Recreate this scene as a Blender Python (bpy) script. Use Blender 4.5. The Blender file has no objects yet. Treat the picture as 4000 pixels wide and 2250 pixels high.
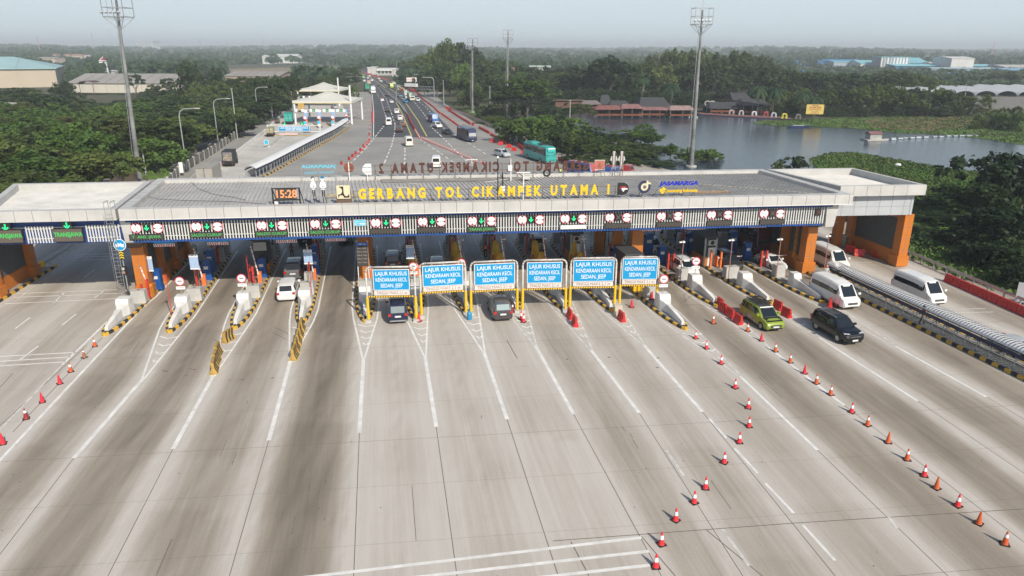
import bpy, math, random
import numpy as np
from mathutils import Vector, Matrix, noise
random.seed(7); rng = np.random.default_rng(7)
R = math.radians
scene = bpy.context.scene
# ------------------------------------------------------------------ camera, light, exposure
F, CX, CY, H = 2775.0, 2000.0, 1125.0, 23.0        # focal length and centre in photograph pixels, camera height (m)
PITCH = math.atan((CY - 187.0) / F); ROLL = R(0.2)
SP, CP = math.sin(PITCH), math.cos(PITCH)
cd = bpy.data.cameras.new('camera'); cam = bpy.data.objects.new('camera', cd); scene.collection.objects.link(cam)
cd.sensor_width = 36.0; cd.lens = 36.0 * F / 4000.0; cd.clip_start = 0.5; cd.clip_end = 30000
cam.matrix_world = Matrix.Translation((0, 0, H)) @ Matrix.Rotation(math.pi/2 - PITCH, 4, 'X') @ Matrix.Rotation(ROLL, 4, 'Z')
scene.camera = cam
SUN_AZ, SUN_EL = math.atan2(0.50, -0.86), R(37)     # azimuth from +Y towards +X: behind the camera, to the right
w = bpy.data.worlds.new('World'); scene.world = w; w.use_nodes = True
nt = w.node_tree; bg = nt.nodes['Background']
sk = nt.nodes.new('ShaderNodeTexSky'); sk.sky_type = 'NISHITA'; sk.sun_disc = False
sk.sun_elevation = SUN_EL; sk.sun_rotation = SUN_AZ; sk.dust_density = 1.2; sk.air_density = 1.0; sk.ozone_density = 1.0
# hazy lower sky: the air near the horizon is pale, the zenith keeps the clear sky colour
wt = nt.nodes.new('ShaderNodeTexCoord'); wx = nt.nodes.new('ShaderNodeSeparateXYZ'); wr = nt.nodes.new('ShaderNodeValToRGB'); wf = nt.nodes.new('ShaderNodeMapRange'); wm_ = nt.nodes.new('ShaderNodeMix'); wm_.data_type = 'RGBA'; wv = nt.nodes.new('ShaderNodeVectorMath'); wv.operation = 'SCALE'; wv.inputs[3].default_value = 14.4
nt.links.new(wt.outputs['Generated'], wx.inputs[0]); nt.links.new(wx.outputs['Z'], wr.inputs['Fac']); nt.links.new(wx.outputs['Z'], wf.inputs['Value'])
we = wr.color_ramp.elements; we[0].position = 0.0; we[0].color = (.47,.545,.585,1); we[1].position = .3; we[1].color = (.41,.485,.54,1)
wf.inputs['From Min'].default_value = .14; wf.inputs['From Max'].default_value = .28; wf.inputs['To Min'].default_value = .96; wf.inputs['To Max'].default_value = .0
nt.links.new(wr.outputs[0], wv.inputs[0]); nt.links.new(wf.outputs[0], wm_.inputs['Factor']); nt.links.new(sk.outputs[0], wm_.inputs[6]); nt.links.new(wv.outputs[0], wm_.inputs[7])
nt.links.new(wm_.outputs[2], bg.inputs[0]); bg.inputs[1].default_value = 0.105
sl = bpy.data.lights.new('sun', 'SUN'); sl.energy = 4.6; sl.angle = R(0.6); sl.color = (1.0, 0.925, 0.81)
so = bpy.data.objects.new('sun', sl); scene.collection.objects.link(so)
sd = Vector((math.sin(SUN_AZ) * math.cos(SUN_EL), math.cos(SUN_AZ) * math.cos(SUN_EL), math.sin(SUN_EL)))
so.rotation_euler = sd.to_track_quat('Z', 'Y').to_euler(); so.location = (30, -40, 80)
vs = scene.view_settings; vs.view_transform = 'Standard'; vs.look = 'None'; vs.exposure = 0.0; vs.gamma = 1.0
# ------------------------------------------------------------------ helpers
def ray(x, y):
    u = (x - CX) / F; v = (y - CY) / F
    u, v = u*math.cos(ROLL) + v*math.sin(ROLL), -u*math.sin(ROLL) + v*math.cos(ROLL)
    return (u, CP - v*SP, -(SP + v*CP))
def at(x, y, z=0.0):          # photograph pixel -> point on the level z
    d = ray(x, y); t = (z - H) / d[2]; return Vector((d[0]*t, d[1]*t, z))
def av(x, y, Y):              # photograph pixel -> point at distance Y
    d = ray(x, y); t = Y / d[1]; return Vector((d[0]*t, Y, H + d[2]*t))
COL = scene.collection
MATS = {}
def mat(name, c, rough=0.6, metal=0.0, emit=None, es=1.0, var=0.0, vs_=3.0, bump=0.0, bs=20.0, spec=0.5, alpha=1.0, coat=0.0, hue=None, dirt=None):
    if name in MATS: return MATS[name]
    m = bpy.data.materials.new(name); m.use_nodes = True; t = m.node_tree; b = t.nodes['Principled BSDF']
    b.inputs['Base Color'].default_value = (*c, 1); b.inputs['Roughness'].default_value = rough; b.inputs['Metallic'].default_value = metal
    b.inputs['Specular IOR Level'].default_value = spec; b.inputs['Alpha'].default_value = alpha; b.inputs['Coat Weight'].default_value = coat
    if emit: b.inputs['Emission Color'].default_value = (*emit, 1); b.inputs['Emission Strength'].default_value = es
    if var or bump or dirt:
        tc = t.nodes.new('ShaderNodeTexCoord')
    if var:
        n = t.nodes.new('ShaderNodeTexNoise'); n.inputs['Scale'].default_value = vs_; n.inputs['Detail'].default_value = 6; n.inputs['Roughness'].default_value = 0.65
        t.links.new(tc.outputs['Object'], n.inputs['Vector'])
        cr = t.nodes.new('ShaderNodeValToRGB'); c2 = hue or tuple(x*(1-var) for x in c)
        cr.color_ramp.elements[0].position = 0.3; cr.color_ramp.elements[1].position = 0.7
        cr.color_ramp.elements[0].color = (*c2, 1); cr.color_ramp.elements[1].color = (*[min(1, x*(1+var*0.5)) for x in c], 1)
        t.links.new(n.outputs['Fac'], cr.inputs['Fac']); t.links.new(cr.outputs['Color'], b.inputs['Base Color'])
    if bump:
        n2 = t.nodes.new('ShaderNodeTexNoise'); n2.inputs['Scale'].default_value = bs; n2.inputs['Detail'].default_value = 4
        t.links.new(tc.outputs['Object'], n2.inputs['Vector'])
        bp = t.nodes.new('ShaderNodeBump'); bp.inputs['Strength'].default_value = bump; bp.inputs['Distance'].default_value = 0.05
        t.links.new(n2.outputs['Fac'], bp.inputs['Height']); t.links.new(bp.outputs['Normal'], b.inputs['Normal'])
    MATS[name] = m; return m
class MB:
    def __init__(s): s.v = []; s.f = []; s.m = []; s.mats = []; s.T = Matrix()
    def mi(s, m):
        if m not in s.mats: s.mats.append(m)
        return s.mats.index(m)
    def face(s, pts, m):
        k = len(s.v); s.v += [tuple(s.T @ Vector(p)) for p in pts]; s.f.append(tuple(range(k, k+len(pts)))); s.m.append(s.mi(m))
    def mesh(s, vs_, fs, m):
        k = len(s.v); s.v += [tuple(s.T @ Vector(p)) for p in vs_]; i = s.mi(m)
        for f in fs: s.f.append(tuple(k+a for a in f)); s.m.append(i)
    def hexa(s, p, m):     # 4 bottom, 4 top
        s.mesh(p, [(3,2,1,0),(4,5,6,7),(0,1,5,4),(1,2,6,5),(2,3,7,6),(3,0,4,7)], m)
    def box(s, x0, x1, y0, y1, z0, z1, m):
        s.hexa([(x0,y0,z0),(x1,y0,z0),(x1,y1,z0),(x0,y1,z0),(x0,y0,z1),(x1,y0,z1),(x1,y1,z1),(x0,y1,z1)], m)
    def cbox(s, c, d, m): s.box(c[0]-d[0]/2, c[0]+d[0]/2, c[1]-d[1]/2, c[1]+d[1]/2, c[2]-d[2]/2, c[2]+d[2]/2, m)
    def prism(s, poly, a, b, m, axis='y'):   # 2D polygon extruded along an axis; poly in (x,z) for y, (x,y) for z, (y,z) for x
        g = {'y': lambda p, k: (p[0], k, p[1]), 'z': lambda p, k: (p[0], p[1], k), 'x': lambda p, k: (k, p[0], p[1])}[axis]
        n = len(poly); v = [g(p, a) for p in poly] + [g(p, b) for p in poly]
        s.mesh(v, [tuple(range(n)), tuple(range(2*n-1, n-1, -1))] + [(i, (i+1) % n, n+(i+1) % n, n+i) for i in range(n)], m)
    def cyl(s, p0, p1, r0, r1, m, n=8, caps=True):
        p0 = Vector(p0); p1 = Vector(p1); d = (p1-p0)
        if d.length < 1e-6: return
        q = d.to_track_quat('Z', 'Y'); v = []
        for p, r in ((p0, r0), (p1, r1)):
            for i in range(n):
                a = 2*math.pi*i/n; v.append(tuple(p + q @ Vector((r*math.cos(a), r*math.sin(a), 0))))
        f = [(i, (i+1) % n, n+(i+1) % n, n+i) for i in range(n)]
        if caps: f += [tuple(range(n-1, -1, -1)), tuple(range(n, 2*n))]
        s.mesh(v, f, m)
    def tube(s, pts, r, m, n=6):
        for a, b in zip(pts[:-1], pts[1:]): s.cyl(a, b, r, r, m, n)
    def bar(s, a, b, w_, h_, m):   # rectangular bar from a to b
        a = Vector(a); b = Vector(b); d = b-a; q = d.to_track_quat('Y', 'Z'); L = d.length; T0 = s.T
        s.T = T0 @ Matrix.Translation(a) @ q.to_matrix().to_4x4(); s.box(-w_/2, w_/2, 0, L, -h_/2, h_/2, m); s.T = T0
    def lathe(s, c, prof, m, n=16):
        for (r0, z0), (r1, z1) in zip(prof[:-1], prof[1:]):
            v = []
            for r, z in ((r0, z0), (r1, z1)):
                for i in range(n):
                    a = 2*math.pi*i/n; v.append((c[0]+r*math.cos(a), c[1]+r*math.sin(a), c[2]+z))
            s.mesh(v, [(i, (i+1) % n, n+(i+1) % n, n+i) for i in range(n)], m)
    def build(s, name, parent=None, smooth=False, kind=None):
        me = bpy.data.meshes.new(name); me.from_pydata(s.v, [], s.f)
        for m in s.mats: me.materials.append(m)
        me.polygons.foreach_set('material_index', s.m)
        if smooth: me.polygons.foreach_set('use_smooth', [True]*len(s.f))
        me.update(); return link(name, me, parent, kind)
def link(name, me, parent=None, kind=None):
    o = bpy.data.objects.new(name, me); COL.objects.link(o)
    if parent: o.parent = parent
    if kind: o['kind'] = kind
    return o
def tag(o, label, cat, group=None, kind=None):
    o['label'] = label; o['category'] = cat
    if group: o['group'] = group
    if kind: o['kind'] = kind
    return o
def thing(name, label, cat, loc=(0, 0, 0), rz=0.0, group=None):
    o = bpy.data.objects.new(name, None); COL.objects.link(o); o.location = loc; o.rotation_euler = (0, 0, rz); o.empty_display_size = 0.3
    return tag(o, label, cat, group)
def dup(root, loc, rz, label, group=None, sc=None):
    def cp(o, par):
        c = o.copy(); COL.objects.link(c); c.parent = par
        for ch in o.children: cp(ch, c)
        return c
    r = cp(root, None); r.location = loc; r.rotation_euler = (0, 0, rz); r['label'] = label
    if sc: r.scale = sc if isinstance(sc, tuple) else (sc, sc, sc)
    if group: r['group'] = group
    return r
def text_mesh(txt, size, depth=0.05, bold=0.02, sx=1.0, mirror=False, center=True):
    cu = bpy.data.curves.new('t', 'FONT'); cu.body = txt; cu.size = size; cu.extrude = depth/2; cu.offset = bold*size; cu.resolution_u = 3
    if center: cu.align_x = 'CENTER'; cu.align_y = 'CENTER'
    o = bpy.data.objects.new('t', cu); COL.objects.link(o)
    bpy.context.view_layer.update(); me = bpy.data.meshes.new_from_object(o.evaluated_get(bpy.context.evaluated_depsgraph_get()))
    bpy.data.objects.remove(o); bpy.data.curves.remove(cu)
    n = len(me.vertices); a = np.empty(n*3); me.vertices.foreach_get('co', a); a = a.reshape(-1, 3)
    fs = [tuple(p.vertices) for p in me.polygons]; bpy.data.meshes.remove(me)
    a = a[:, [0, 2, 1]]; a[:, 1] *= -1      # stand the text upright: x right, z up, front faces -y
    a[:, 0] *= -sx if mirror else sx
    return a, fs
def add_text(mb, txt, size, m, x=0, y=0, z=0, **k):
    a, fs = text_mesh(txt, size, **k)
    mb.mesh([(p[0]+x, p[1]+y, p[2]+z) for p in a], fs, m)
# common materials
M = dict(
 conc=mat('concrete_block', (.50,.49,.46), .85, var=.16, vs_=1.3, bump=.15),
 islc=mat('island_concrete', (.34,.33,.31), .9, var=.3, vs_=.8, bump=.2),
 wpaint=mat('white_paint', (.74,.73,.70), .7, var=.22, vs_=1.1),
 yel=mat('kerb_yellow', (.72,.42,.04), .7, var=.25, vs_=2.5), blk=mat('kerb_black', (.03,.03,.032), .7, var=.3, vs_=2.5),
 clad=mat('white_cladding', (.55,.54,.515), .5, var=.16, vs_=.45), cladg=mat('grey_cladding', (.46,.48,.50), .45, var=.1, vs_=.6),
 joint=mat('panel_joint', (.2,.2,.2), .8), blue=mat('royal_blue_panel', (.015,.06,.25), .5, var=.12, vs_=2),
 roof=mat('corrugated_grey_roof', (.50,.49,.465), .7, metal=.1, var=.25, vs_=.35), roofw=mat('white_sheet_roof', (.66,.65,.62), .6, var=.16, vs_=.5),
 slat=mat('louvre_slat', (.62,.63,.61), .5), dark=mat('dark_void', (.02,.021,.024), .8), dgrey=mat('dark_grey_steel', (.06,.062,.065), .6),
 orange=mat('orange_cladding', (.56,.175,.02), .5, var=.1, vs_=1.5), orangey=mat('bright_orange_cladding', (.80,.32,.02), .5, var=.08, vs_=1.5),
 steel=mat('galvanised_steel', (.42,.43,.43), .45, metal=.5, var=.2, vs_=4), rust=mat('rusty_steel', (.17,.11,.08), .8, var=.4, vs_=5),
 whitem=mat('white_metal', (.79,.79,.78), .5, var=.1, vs_=2), red=mat('barrier_red', (.62,.035,.03), .45, var=.25, vs_=1.2), redp=mat('red_paint', (.6,.05,.04), .5, var=.2, vs_=3),
 oran=mat('orange_paint', (.85,.20,.05), .5, var=.15, vs_=3), sblue=mat('sign_blue', (.0,.30,.62), .45, var=.05), white=mat('sign_white', (.85,.85,.85), .5), black=mat('sign_black', (.015,.015,.015), .6),
 led=mat('led_board', (.06,.052,.045), .6), green=mat('led_green', (.0,.3,.1), .5, emit=(.02,1,.32), es=1.3), green2=mat('led_text_green', (.02,.25,.05), .5, emit=(.06,.8,.15), es=.55), lorange=mat('led_orange', (.7,.25,.1), .5, emit=(1,.34,.14), es=.55),
 yletter=mat('letter_yellow', (.86,.56,.02), .45), tyre=mat('tyre', (.02,.02,.021), .85), rim=mat('wheel_rim', (.4,.4,.41), .35, metal=.7),
 glass=mat('dark_glass', (.012,.015,.018), .06, spec=.8), glassb=mat('windscreen_glass', (.015,.022,.03), .08, spec=.45), plate=mat('number_plate', (.7,.7,.7), .5), lamp=mat('headlamp', (.8,.82,.84), .12, coat=1.0), tail=mat('tail_lamp', (.5,.01,.01), .2, coat=1.0),
 mblue=mat('machine_blue', (.012,.085,.33), .45, var=.1, vs_=3), ycov=mat('yellow_cover', (.70,.42,.03), .6, var=.25, vs_=2, bump=.6, bs=3), ypost=mat('yellow_sleeve', (.86,.52,.01), .45, var=.06), pipe=mat('painted_pipe', (.58,.56,.52), .55, var=.35, vs_=3),
 skin=mat('skin', (.25,.13,.08), .6), wood=mat('weathered_wood', (.20,.15,.11), .85, var=.3, vs_=2), thatch=mat('dark_thatch', (.055,.056,.06), .9, var=.25, vs_=1.5, bump=.8, bs=6), redroof=mat('rusty_red_roof', (.26,.10,.085), .8, var=.35, vs_=.8),
)
# ------------------------------------------------------------------ toll island axes (x as a function of distance y)
NOSE = {1:(-34.1,54.9),2:(-29.0,55.6),3:(-23.8,56.5),4:(-18.4,57.5),5:(-12.9,58.2),6:(-8.5,59.1),7:(-4.0,60.4),8:(.5,60.8),9:(5.0,61.1),10:(9.3,61.1),11:(15.0,56.7),12:(19.3,62.5),13:(24.6,63.2),14:(29.7,63.6),15:(36.4,57.6)}
SL = {1:-.16,2:-.19,3:-.18,4:-.19,5:-.19,6:-.16,7:-.15,8:-.15,9:-.155,10:-.155,11:-.2,12:-.185,13:-.2,14:-.2,15:-.215}
LN = {1:[(0,1800),(555,1204)],2:[(0,2168),(289,1791),(560,1480)],3:[(423,2250),(676,1755),(830,1475)],4:[(897,2250),(1050,1722),(1135,1410)],5:[(1382,2250),(1404,1693),(1420,1400)],
 6:[(1785,2250),(1704,1669),(1660,1390)],7:[(2180,2250),(1981,1640),(1890,1375)],8:[(2582,2250),(2241,1620),(2092,1352)],9:[(2900,2250),(2497,1615),(2310,1370)],10:[(3260,2250),(2743,1610),(2515,1350)],
 11:[(3700,2250),(3193,1760),(2890,1470)],12:[(4000,2120),(3298,1585),(3000,1357)],13:[(4000,1850),(3584,1568),(3199,1320)],14:[(4100,1700),(3853,1552),(3497,1353)],15:[(4300,1560),(3890,1500),(3420,1225)]}
AX = {}
for i in range(1, 16):
    pts = [at(*p) for p in LN[i]]; a, b = pts[0], pts[1]
    k = (b.x-a.x)/(b.y-a.y); pts = [Vector((a.x+k*(5-a.y), 5, 0))] + pts if a.y > 5 else pts
    nx, ny = NOSE[i]
    if i == 15: pts = pts[:1] + [Vector((nx+SL[i]*(y-ny), y, 0)) for y in (45, 52)]; pts[0] = Vector((nx+SL[i]*(5-ny), 5, 0))
    pts = [p for p in pts if p.y < ny-1] + [Vector((nx, ny, 0)), Vector((nx+SL[i]*29, ny+29, 0)), Vector((nx+SL[i]*29-.15*60, ny+89, 0))]
    AX[i] = pts
def axx(i, y):
    p = AX[i]
    for a, b in zip(p[:-1], p[1:]):
        if y <= b.y or b is p[-1]: return a.x + (b.x-a.x)*(y-a.y)/(b.y-a.y)
def ip(i, d, off=0.0, z=0.0):     # point d metres behind the nose of island i
    return Vector((NOSE[i][0]+SL[i]*d+off, NOSE[i][1]+d, z))
def irz(i): return math.atan(-SL[i])     # heading of an island (rotation of +Y)
# ------------------------------------------------------------------ ground, roads, water
def sheet(name, px, z, m, kind='structure', world=False):
    mb = MB(); pts = [Vector((*p, z)) if world else at(*p, z) for p in px]; mb.face(pts, m); o = mb.build(name, kind=kind)
    if o.data.polygons[0].normal.z < 0: o.data.flip_normals()
    return o
gm = mat('ground_scrub', (.05,.062,.026), .95, var=.5, vs_=.04, hue=(.085,.07,.04), bump=.5, bs=.5)
sheet('ground', [(-9000,-60),(9000,-60),(9000,16000),(-9000,16000)], 0, gm, world=True)
# toll plaza concrete with worn wheel tracks: a grid whose 'wear' and 'grain' values come from the lanes
LD = {0:.25,1:.55,2:.66,3:.5,4:.78,5:.16,6:.17,7:.18,8:.34,9:.3,10:.28,11:.58,12:.66,13:.64,14:.55,15:.45}
LC = {0:.0,1:.55,2:.5,3:.35,4:.6,5:.55,6:.45,7:.05,8:.15,9:.1,10:.12,11:.3,12:.3,13:.35,14:.2,15:.1}
def plaza():
    xs = np.arange(-78, 74.01, .45); ys = np.concatenate([np.arange(6, 60, .7), np.arange(60, 145, 1.6), np.arange(145, 205, 4)])
    V_ = []; W_ = []; U_ = []
    for y in ys:
        ax = [axx(i, y) for i in range(1, 16)]
        for x in xs:
            V_.append((x, y, 0.03)); j = sum(1 for a in ax if x > a)
            if j == 0: u = ((x-ax[0])/6.5) % 1.0; lane = 0
            elif j == 15: u = ((x-ax[14])/6.0) % 1.0; lane = 15
            else: u = (x-ax[j-1])/(ax[j]-ax[j-1]); lane = j
            U_ += [(lane+u)*4.7, y*.028, 0.0]
            nz = noise.noise(Vector((x*.10, y*.02, lane*3.1))); n2 = noise.noise(Vector((x*1.2, y*.03, 9.0)))
            uu = u + .035*nz
            band = max(0.0, 1-abs((uu-.5)/.40)**3.2)
            d = LD[lane]*band*(.86+.28*n2)
            fy = min(1, max(.0, (75-y)/62))
            if lane in (5, 6, 7): d *= .8
            core = max(0, 1-abs((uu-.49)/.05)**2)*LC[lane]*max(0, min(1, (y-18)/30))*(.6+.8*noise.noise(Vector((x*2, y*.07, 4.))))
            if y > 62: core = max(core, max(0, 1-abs((uu-.5)/.12)**2)*.55)
            d += .3*max(0, core)
            d += .10*(math.sin(lane*12.9898+int((y+.115*x)/4.9)*78.233)*43758.5453 % 1.0-.5)
            if y > 95 and lane: d = .25+.15*nz
            W_.append(min(1, max(0, d)))
    nx_, ny_ = len(xs), len(ys)
    idx = np.arange(nx_*ny_).reshape(ny_, nx_); f = np.stack([idx[:-1,:-1], idx[:-1,1:], idx[1:,1:], idx[1:,:-1]], -1).reshape(-1, 4)
    me = bpy.data.meshes.new('toll_plaza_concrete'); me.from_pydata(V_, [], f.tolist())
    at_ = me.attributes.new('wear', 'FLOAT', 'POINT'); at_.data.foreach_set('value', W_); a2 = me.attributes.new('lane_coord', 'FLOAT_VECTOR', 'POINT'); a2.data.foreach_set('vector', U_)
    m = bpy.data.materials.new('plaza_concrete'); m.use_nodes = True; t = m.node_tree; b = t.nodes['Principled BSDF']; b.inputs['Roughness'].default_value = .8
    def N(k, **kw):
        n = t.nodes.new(k)
        for a, v in kw.items(): n.inputs[a].default_value = v
        return n
    L = t.links.new
    tc = N('ShaderNodeTexCoord'); mp = N('ShaderNodeMapping'); la = N('ShaderNodeAttribute'); la.attribute_name = 'lane_coord'; L(la.outputs['Vector'], mp.inputs['Vector'])
    n1 = N('ShaderNodeTexNoise', Scale=2.2, Detail=8, Roughness=.7); L(mp.outputs[0], n1.inputs['Vector'])
    n2 = N('ShaderNodeTexNoise', Scale=.11, Detail=6, Roughness=.6); L(tc.outputs['Object'], n2.inputs['Vector'])
    n3 = N('ShaderNodeTexNoise', Scale=9., Detail=6, Roughness=.75); L(tc.outputs['Object'], n3.inputs['Vector'])
    a = N('ShaderNodeAttribute'); a.attribute_name = 'wear'
    mm = N('ShaderNodeMath'); mm.operation = 'MULTIPLY_ADD'; L(n1.outputs[0], mm.inputs[0]); mm.inputs[1].default_value = .55; L(a.outputs['Fac'], mm.inputs[2])
    m2 = N('ShaderNodeMath'); m2.operation = 'MULTIPLY_ADD'; L(n2.outputs[0], m2.inputs[0]); m2.inputs[1].default_value = .26; L(mm.outputs[0], m2.inputs[2])
    m3 = N('ShaderNodeMath'); m3.operation = 'MULTIPLY_ADD'; L(n3.outputs[0], m3.inputs[0]); m3.inputs[1].default_value = .22; L(m2.outputs[0], m3.inputs[2])
    m4 = N('ShaderNodeMath'); m4.operation = 'SUBTRACT'; L(m3.outputs[0], m4.inputs[0]); m4.inputs[1].default_value = .50
    cr = N('ShaderNodeValToRGB'); e = cr.color_ramp.elements; e[0].position = 0; e[0].color = (.56,.52,.465,1); e[1].position = 1; e[1].color = (.115,.094,.072,1)
    k = e.new(.45); k.color = (.325,.28,.225,1); k = e.new(.75); k.color = (.20,.168,.132,1)
    L(m4.outputs[0], cr.inputs['Fac']); 
    v = N('ShaderNodeTexVoronoi', Scale=1.1); L(tc.outputs['Object'], v.inputs['Vector'])     # small oil drips
    gt = N('ShaderNodeMath'); gt.operation = 'LESS_THAN'; L(v.outputs['Distance'], gt.inputs[0]); gt.inputs[1].default_value = .045
    n4 = N('ShaderNodeTexNoise', Scale=.35); L(tc.outputs['Object'], n4.inputs['Vector']); g2 = N('ShaderNodeMath'); g2.operation = 'GREATER_THAN'; L(n4.outputs[0], g2.inputs[0]); g2.inputs[1].default_value = .56
    g3 = N('ShaderNodeMath'); g3.operation = 'MULTIPLY'; L(gt.outputs[0], g3.inputs[0]); L(g2.outputs[0], g3.inputs[1])
    mx = N('ShaderNodeMix'); mx.data_type = 'RGBA'; L(g3.outputs[0], mx.inputs['Factor']); L(cr.outputs[0], mx.inputs[6]); mx.inputs[7].default_value = (.07,.06,.05,1)
    L(mx.outputs[2], b.inputs['Base Color'])
    bp = N('ShaderNodeBump', Strength=.12, Distance=.02); L(n3.outputs[0], bp.inputs['Height']); L(bp.outputs[0], b.inputs['Normal'])
    me.materials.append(m); return link('toll_plaza_concrete', me, kind='structure')
plaza()
cf = mat('far_concrete', (.33,.32,.295), .85, var=.25, vs_=.08, bump=.1)
sheet('far_plaza_concrete', [(-78,120),(0,120),(26,135),(12,163),(-12,235),(-25.5,297),(-37,360),(-38,400),(-90,400),(-88,280),(-86,255),(-72,145)], .05, cf, world=True)
sheet('left_toll_road', [(650,760),(760,700),(905,615),(1045,507),(1110,440),(1160,400),(1330,400),(1375,470),(1350,505),(1290,540),(1180,600),(1060,670),(960,740)], .075, mat('pale_concrete_road', (.54,.52,.475), .85, var=.22, vs_=.15, bump=.1))
asph = mat('asphalt', (.078,.082,.088), .85, var=.2, vs_=.06, bump=.15)
Lft = [(1452,535),(1454,435),(1449,370),(1430,337),(1414,290),(1395,268),(1362,252),(1325,240)]
Rgt = [(1335,240),(1385,250),(1420,264),(1447,281),(1463,291),(1545,326),(1648,391),(1792,538)]
sheet('highway_asphalt', Lft + Rgt, .09, asph)
mk = mat('road_marking_white', (.80,.79,.75), .7, var=.22, vs_=1.2); mkf = mat('worn_marking_white', (.66,.64,.60), .75, var=.35, vs_=1.5); myl = mat('road_marking_yellow', (.62,.50,.16), .7, var=.2, vs_=.5)
jm = mat('joint_sealant', (.15,.135,.115), .9)
def strip(mb, pts, w_, z, m):
    pts = [Vector((p[0], p[1], z)) for p in pts]
    L_ = []
    for k, p in enumerate(pts):
        d = (pts[min(k+1, len(pts)-1)] - pts[max(k-1, 0)]); n = Vector((-d.y, d.x, 0)).normalized()*w_/2; L_.append((p+n, p-n))
    for (a, b), (c, d) in zip(L_[:-1], L_[1:]): mb.face([a, b, d, c], m)
mb = MB(); mj = MB()
Z = .036
for i in range(2, 15):
    nx, ny = NOSE[i]; hw = 1.25
    segs = LN[i]; end = at(*segs[1]); apex = at(*segs[2]) if len(segs) > 2 else None
    m_ = mk
    # solid line out from the painted nose
    strip(mb, [end, apex], .27 if i < 11 else .22, Z, m_)
    # two edge lines round the island and the chevrons between them
    for sgn in (-1, 1):
        pl = [ip(i, d, sgn*hw) for d in (26, 18, 10, 4)] + [Vector((nx+SL[i]*1.0+sgn*1.05, ny+1.0, 0)), Vector((apex.x+sgn*.08, apex.y, 0))]
        strip(mb, pl, .15, Z, mkf if i > 7 else mk)
    L0 = (ny-apex.y)
    for k in range(1, 5):
        f = k/5.2; y = ny + .6 - (L0)*f*.95; wd = 1.05*(1-f)*.95; cx = nx+(apex.x-nx)*f*.95
        if wd > .15 and i < 14: strip(mb, [(cx-wd, y+.35), (cx, y-.1), (cx+wd, y+.35)], .19, Z+.002, m_)
    # sealed joint that carries the line on towards the camera
    o_ = end; s0 = AX[i][0]
    pj = [s0] + [p for p in AX[i][1:] if p.y < o_.y-.5] + [o_]
    strip(mj, pj, .038, .034, jm)
for i, w0 in ((1, .2),): strip(mb, [at(-60,1870), at(0,1800), at(555,1204), ip(1, 10, 1.2), ip(1, 26, 1.2)], w0, Z, mk)
strip(mb, [at(244,1426), at(445,1233), ip(1, 6, -1.3), ip(1, 40, -1.2)], .2, Z, mk); strip(mb, [at(0,1680), at(244,1426)], .14, Z, mkf)
for a, b in (((0,1378),(296,1378)),): pass
for y0, y1, x1 in ((1394,1378,295),(1413,1396,275),(1431,1415,255)): strip(mb, [at(-150,y0+5), at(0,y0), at(x1,y1)], .16, Z, mk)
for a, b in (((66,1148),(460,1133)),((50,1163),(480,1147)),((20,1188),(470,1167)),((590,985),(290,998)),((590,996),(290,1007)),((590,1008),(320,1017)),((210,1185),(258,1137)),((370,1165),(414,1130)),
             ((60,1285),(118,1241)),((242,1272),(297,1228)),((75,1410),(150,1353)),((328,1085),(369,1055)),((430,1010),(462,985))): strip(mb, [at(*a), at(*b)], .15, Z+.002, mk)
strip(mb, [at(-60,1225), at(60,1177), at(160,1100), at(400,950)], .12, Z, mkf)
# cross lines near the camera and the dashes among the cones
for a, b in (((860,2297),(2505,2102)),((1270,2297),(2535,2155)),((1760,2297),(2545,2209))): strip(mb, [at(*a), at(*b)], .2, Z, mk)
for a, b in (((2770,1637),(2836,1712)),((2870,1754),(2960,1850)),((2990,1890),(3100,2006)),((3136,2053),(3262,2192)),((2603,1762),(2672,1862)),((2822,2070),(2925,2212)),((3470,2020),(3503,2066))): strip(mb, [at(*a), at(*b)], .17, Z, mkf if a[0] in (2603,2822,3470) else mk)
for a, b in (((3410,993),(3480,1000)),((3330,1035),(3420,1037)),((3328,1027),(3405,1027)),((3408,1068),(3475,1095)),((3550,1215),(3850,1206)),((3560,1226),(3880,1220)),((3845,1257),(3950,1302)),((3600,1060),(3500,1010))): strip(mb, [at(*a), at(*b)], .14, Z, mkf)
# transverse joints of the slabs
for k, y in enumerate(np.arange(10, 60, 4.9)):
    strip(mj, [(x, y+.115*x, 0) for x in np.arange(-55, 46, 4)], .012 if k % 3 else .024, .0335, jm)
for a, b in (((2160,2115),(3109,2045)),((3109,2045),(4000,1990)),((2506,2098),(2900,2560)),((2760,2073),(3400,2600)),((2230,2118),(2300,2250)),((0,1515),(50,1460)),((0,1665),(340,1350)),((50,1690),(400,1320))): strip(mj, [at(*a), at(*b)], .05, .0345, jm)
sk_ = MB(); sm = mat('tyre_mark', (.20,.175,.15), .85, var=.4, vs_=1.5); gs_ = random.Random(9)
for k in range(60):
    ln = gs_.choice([1,2,3,4,4,5,6,8,9,11,12,13,13,14]); y = gs_.uniform(14,56); u = .5+gs_.choice([-.17,.17,0])+gs_.uniform(-.07,.07); L_ = gs_.uniform(.3,1.0)*gs_.choice([.6,3,5])
    pt = lambda yy: (axx(ln,yy)+(axx(ln+1,yy)-axx(ln,yy))*u, yy, 0); strip(sk_, [pt(y), pt(y+L_)], gs_.uniform(.025,.06), .0335+k*.00001, sm)
for c in ([(2655,1190),(2690,1165),(2700,1150),(2730,1160)],[(2660,1165),(2680,1180),(2670,1150),(2710,1140)],[(2650,1197),(2720,1190),(2750,1195)],[(1068,1277),(1130,1307)],[(1062,1298),(1120,1328)],[(1980,1330),(2005,1375),(2020,1400)]): strip(sk_, [at(*p) for p in c], .07, .0352, sm)
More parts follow.
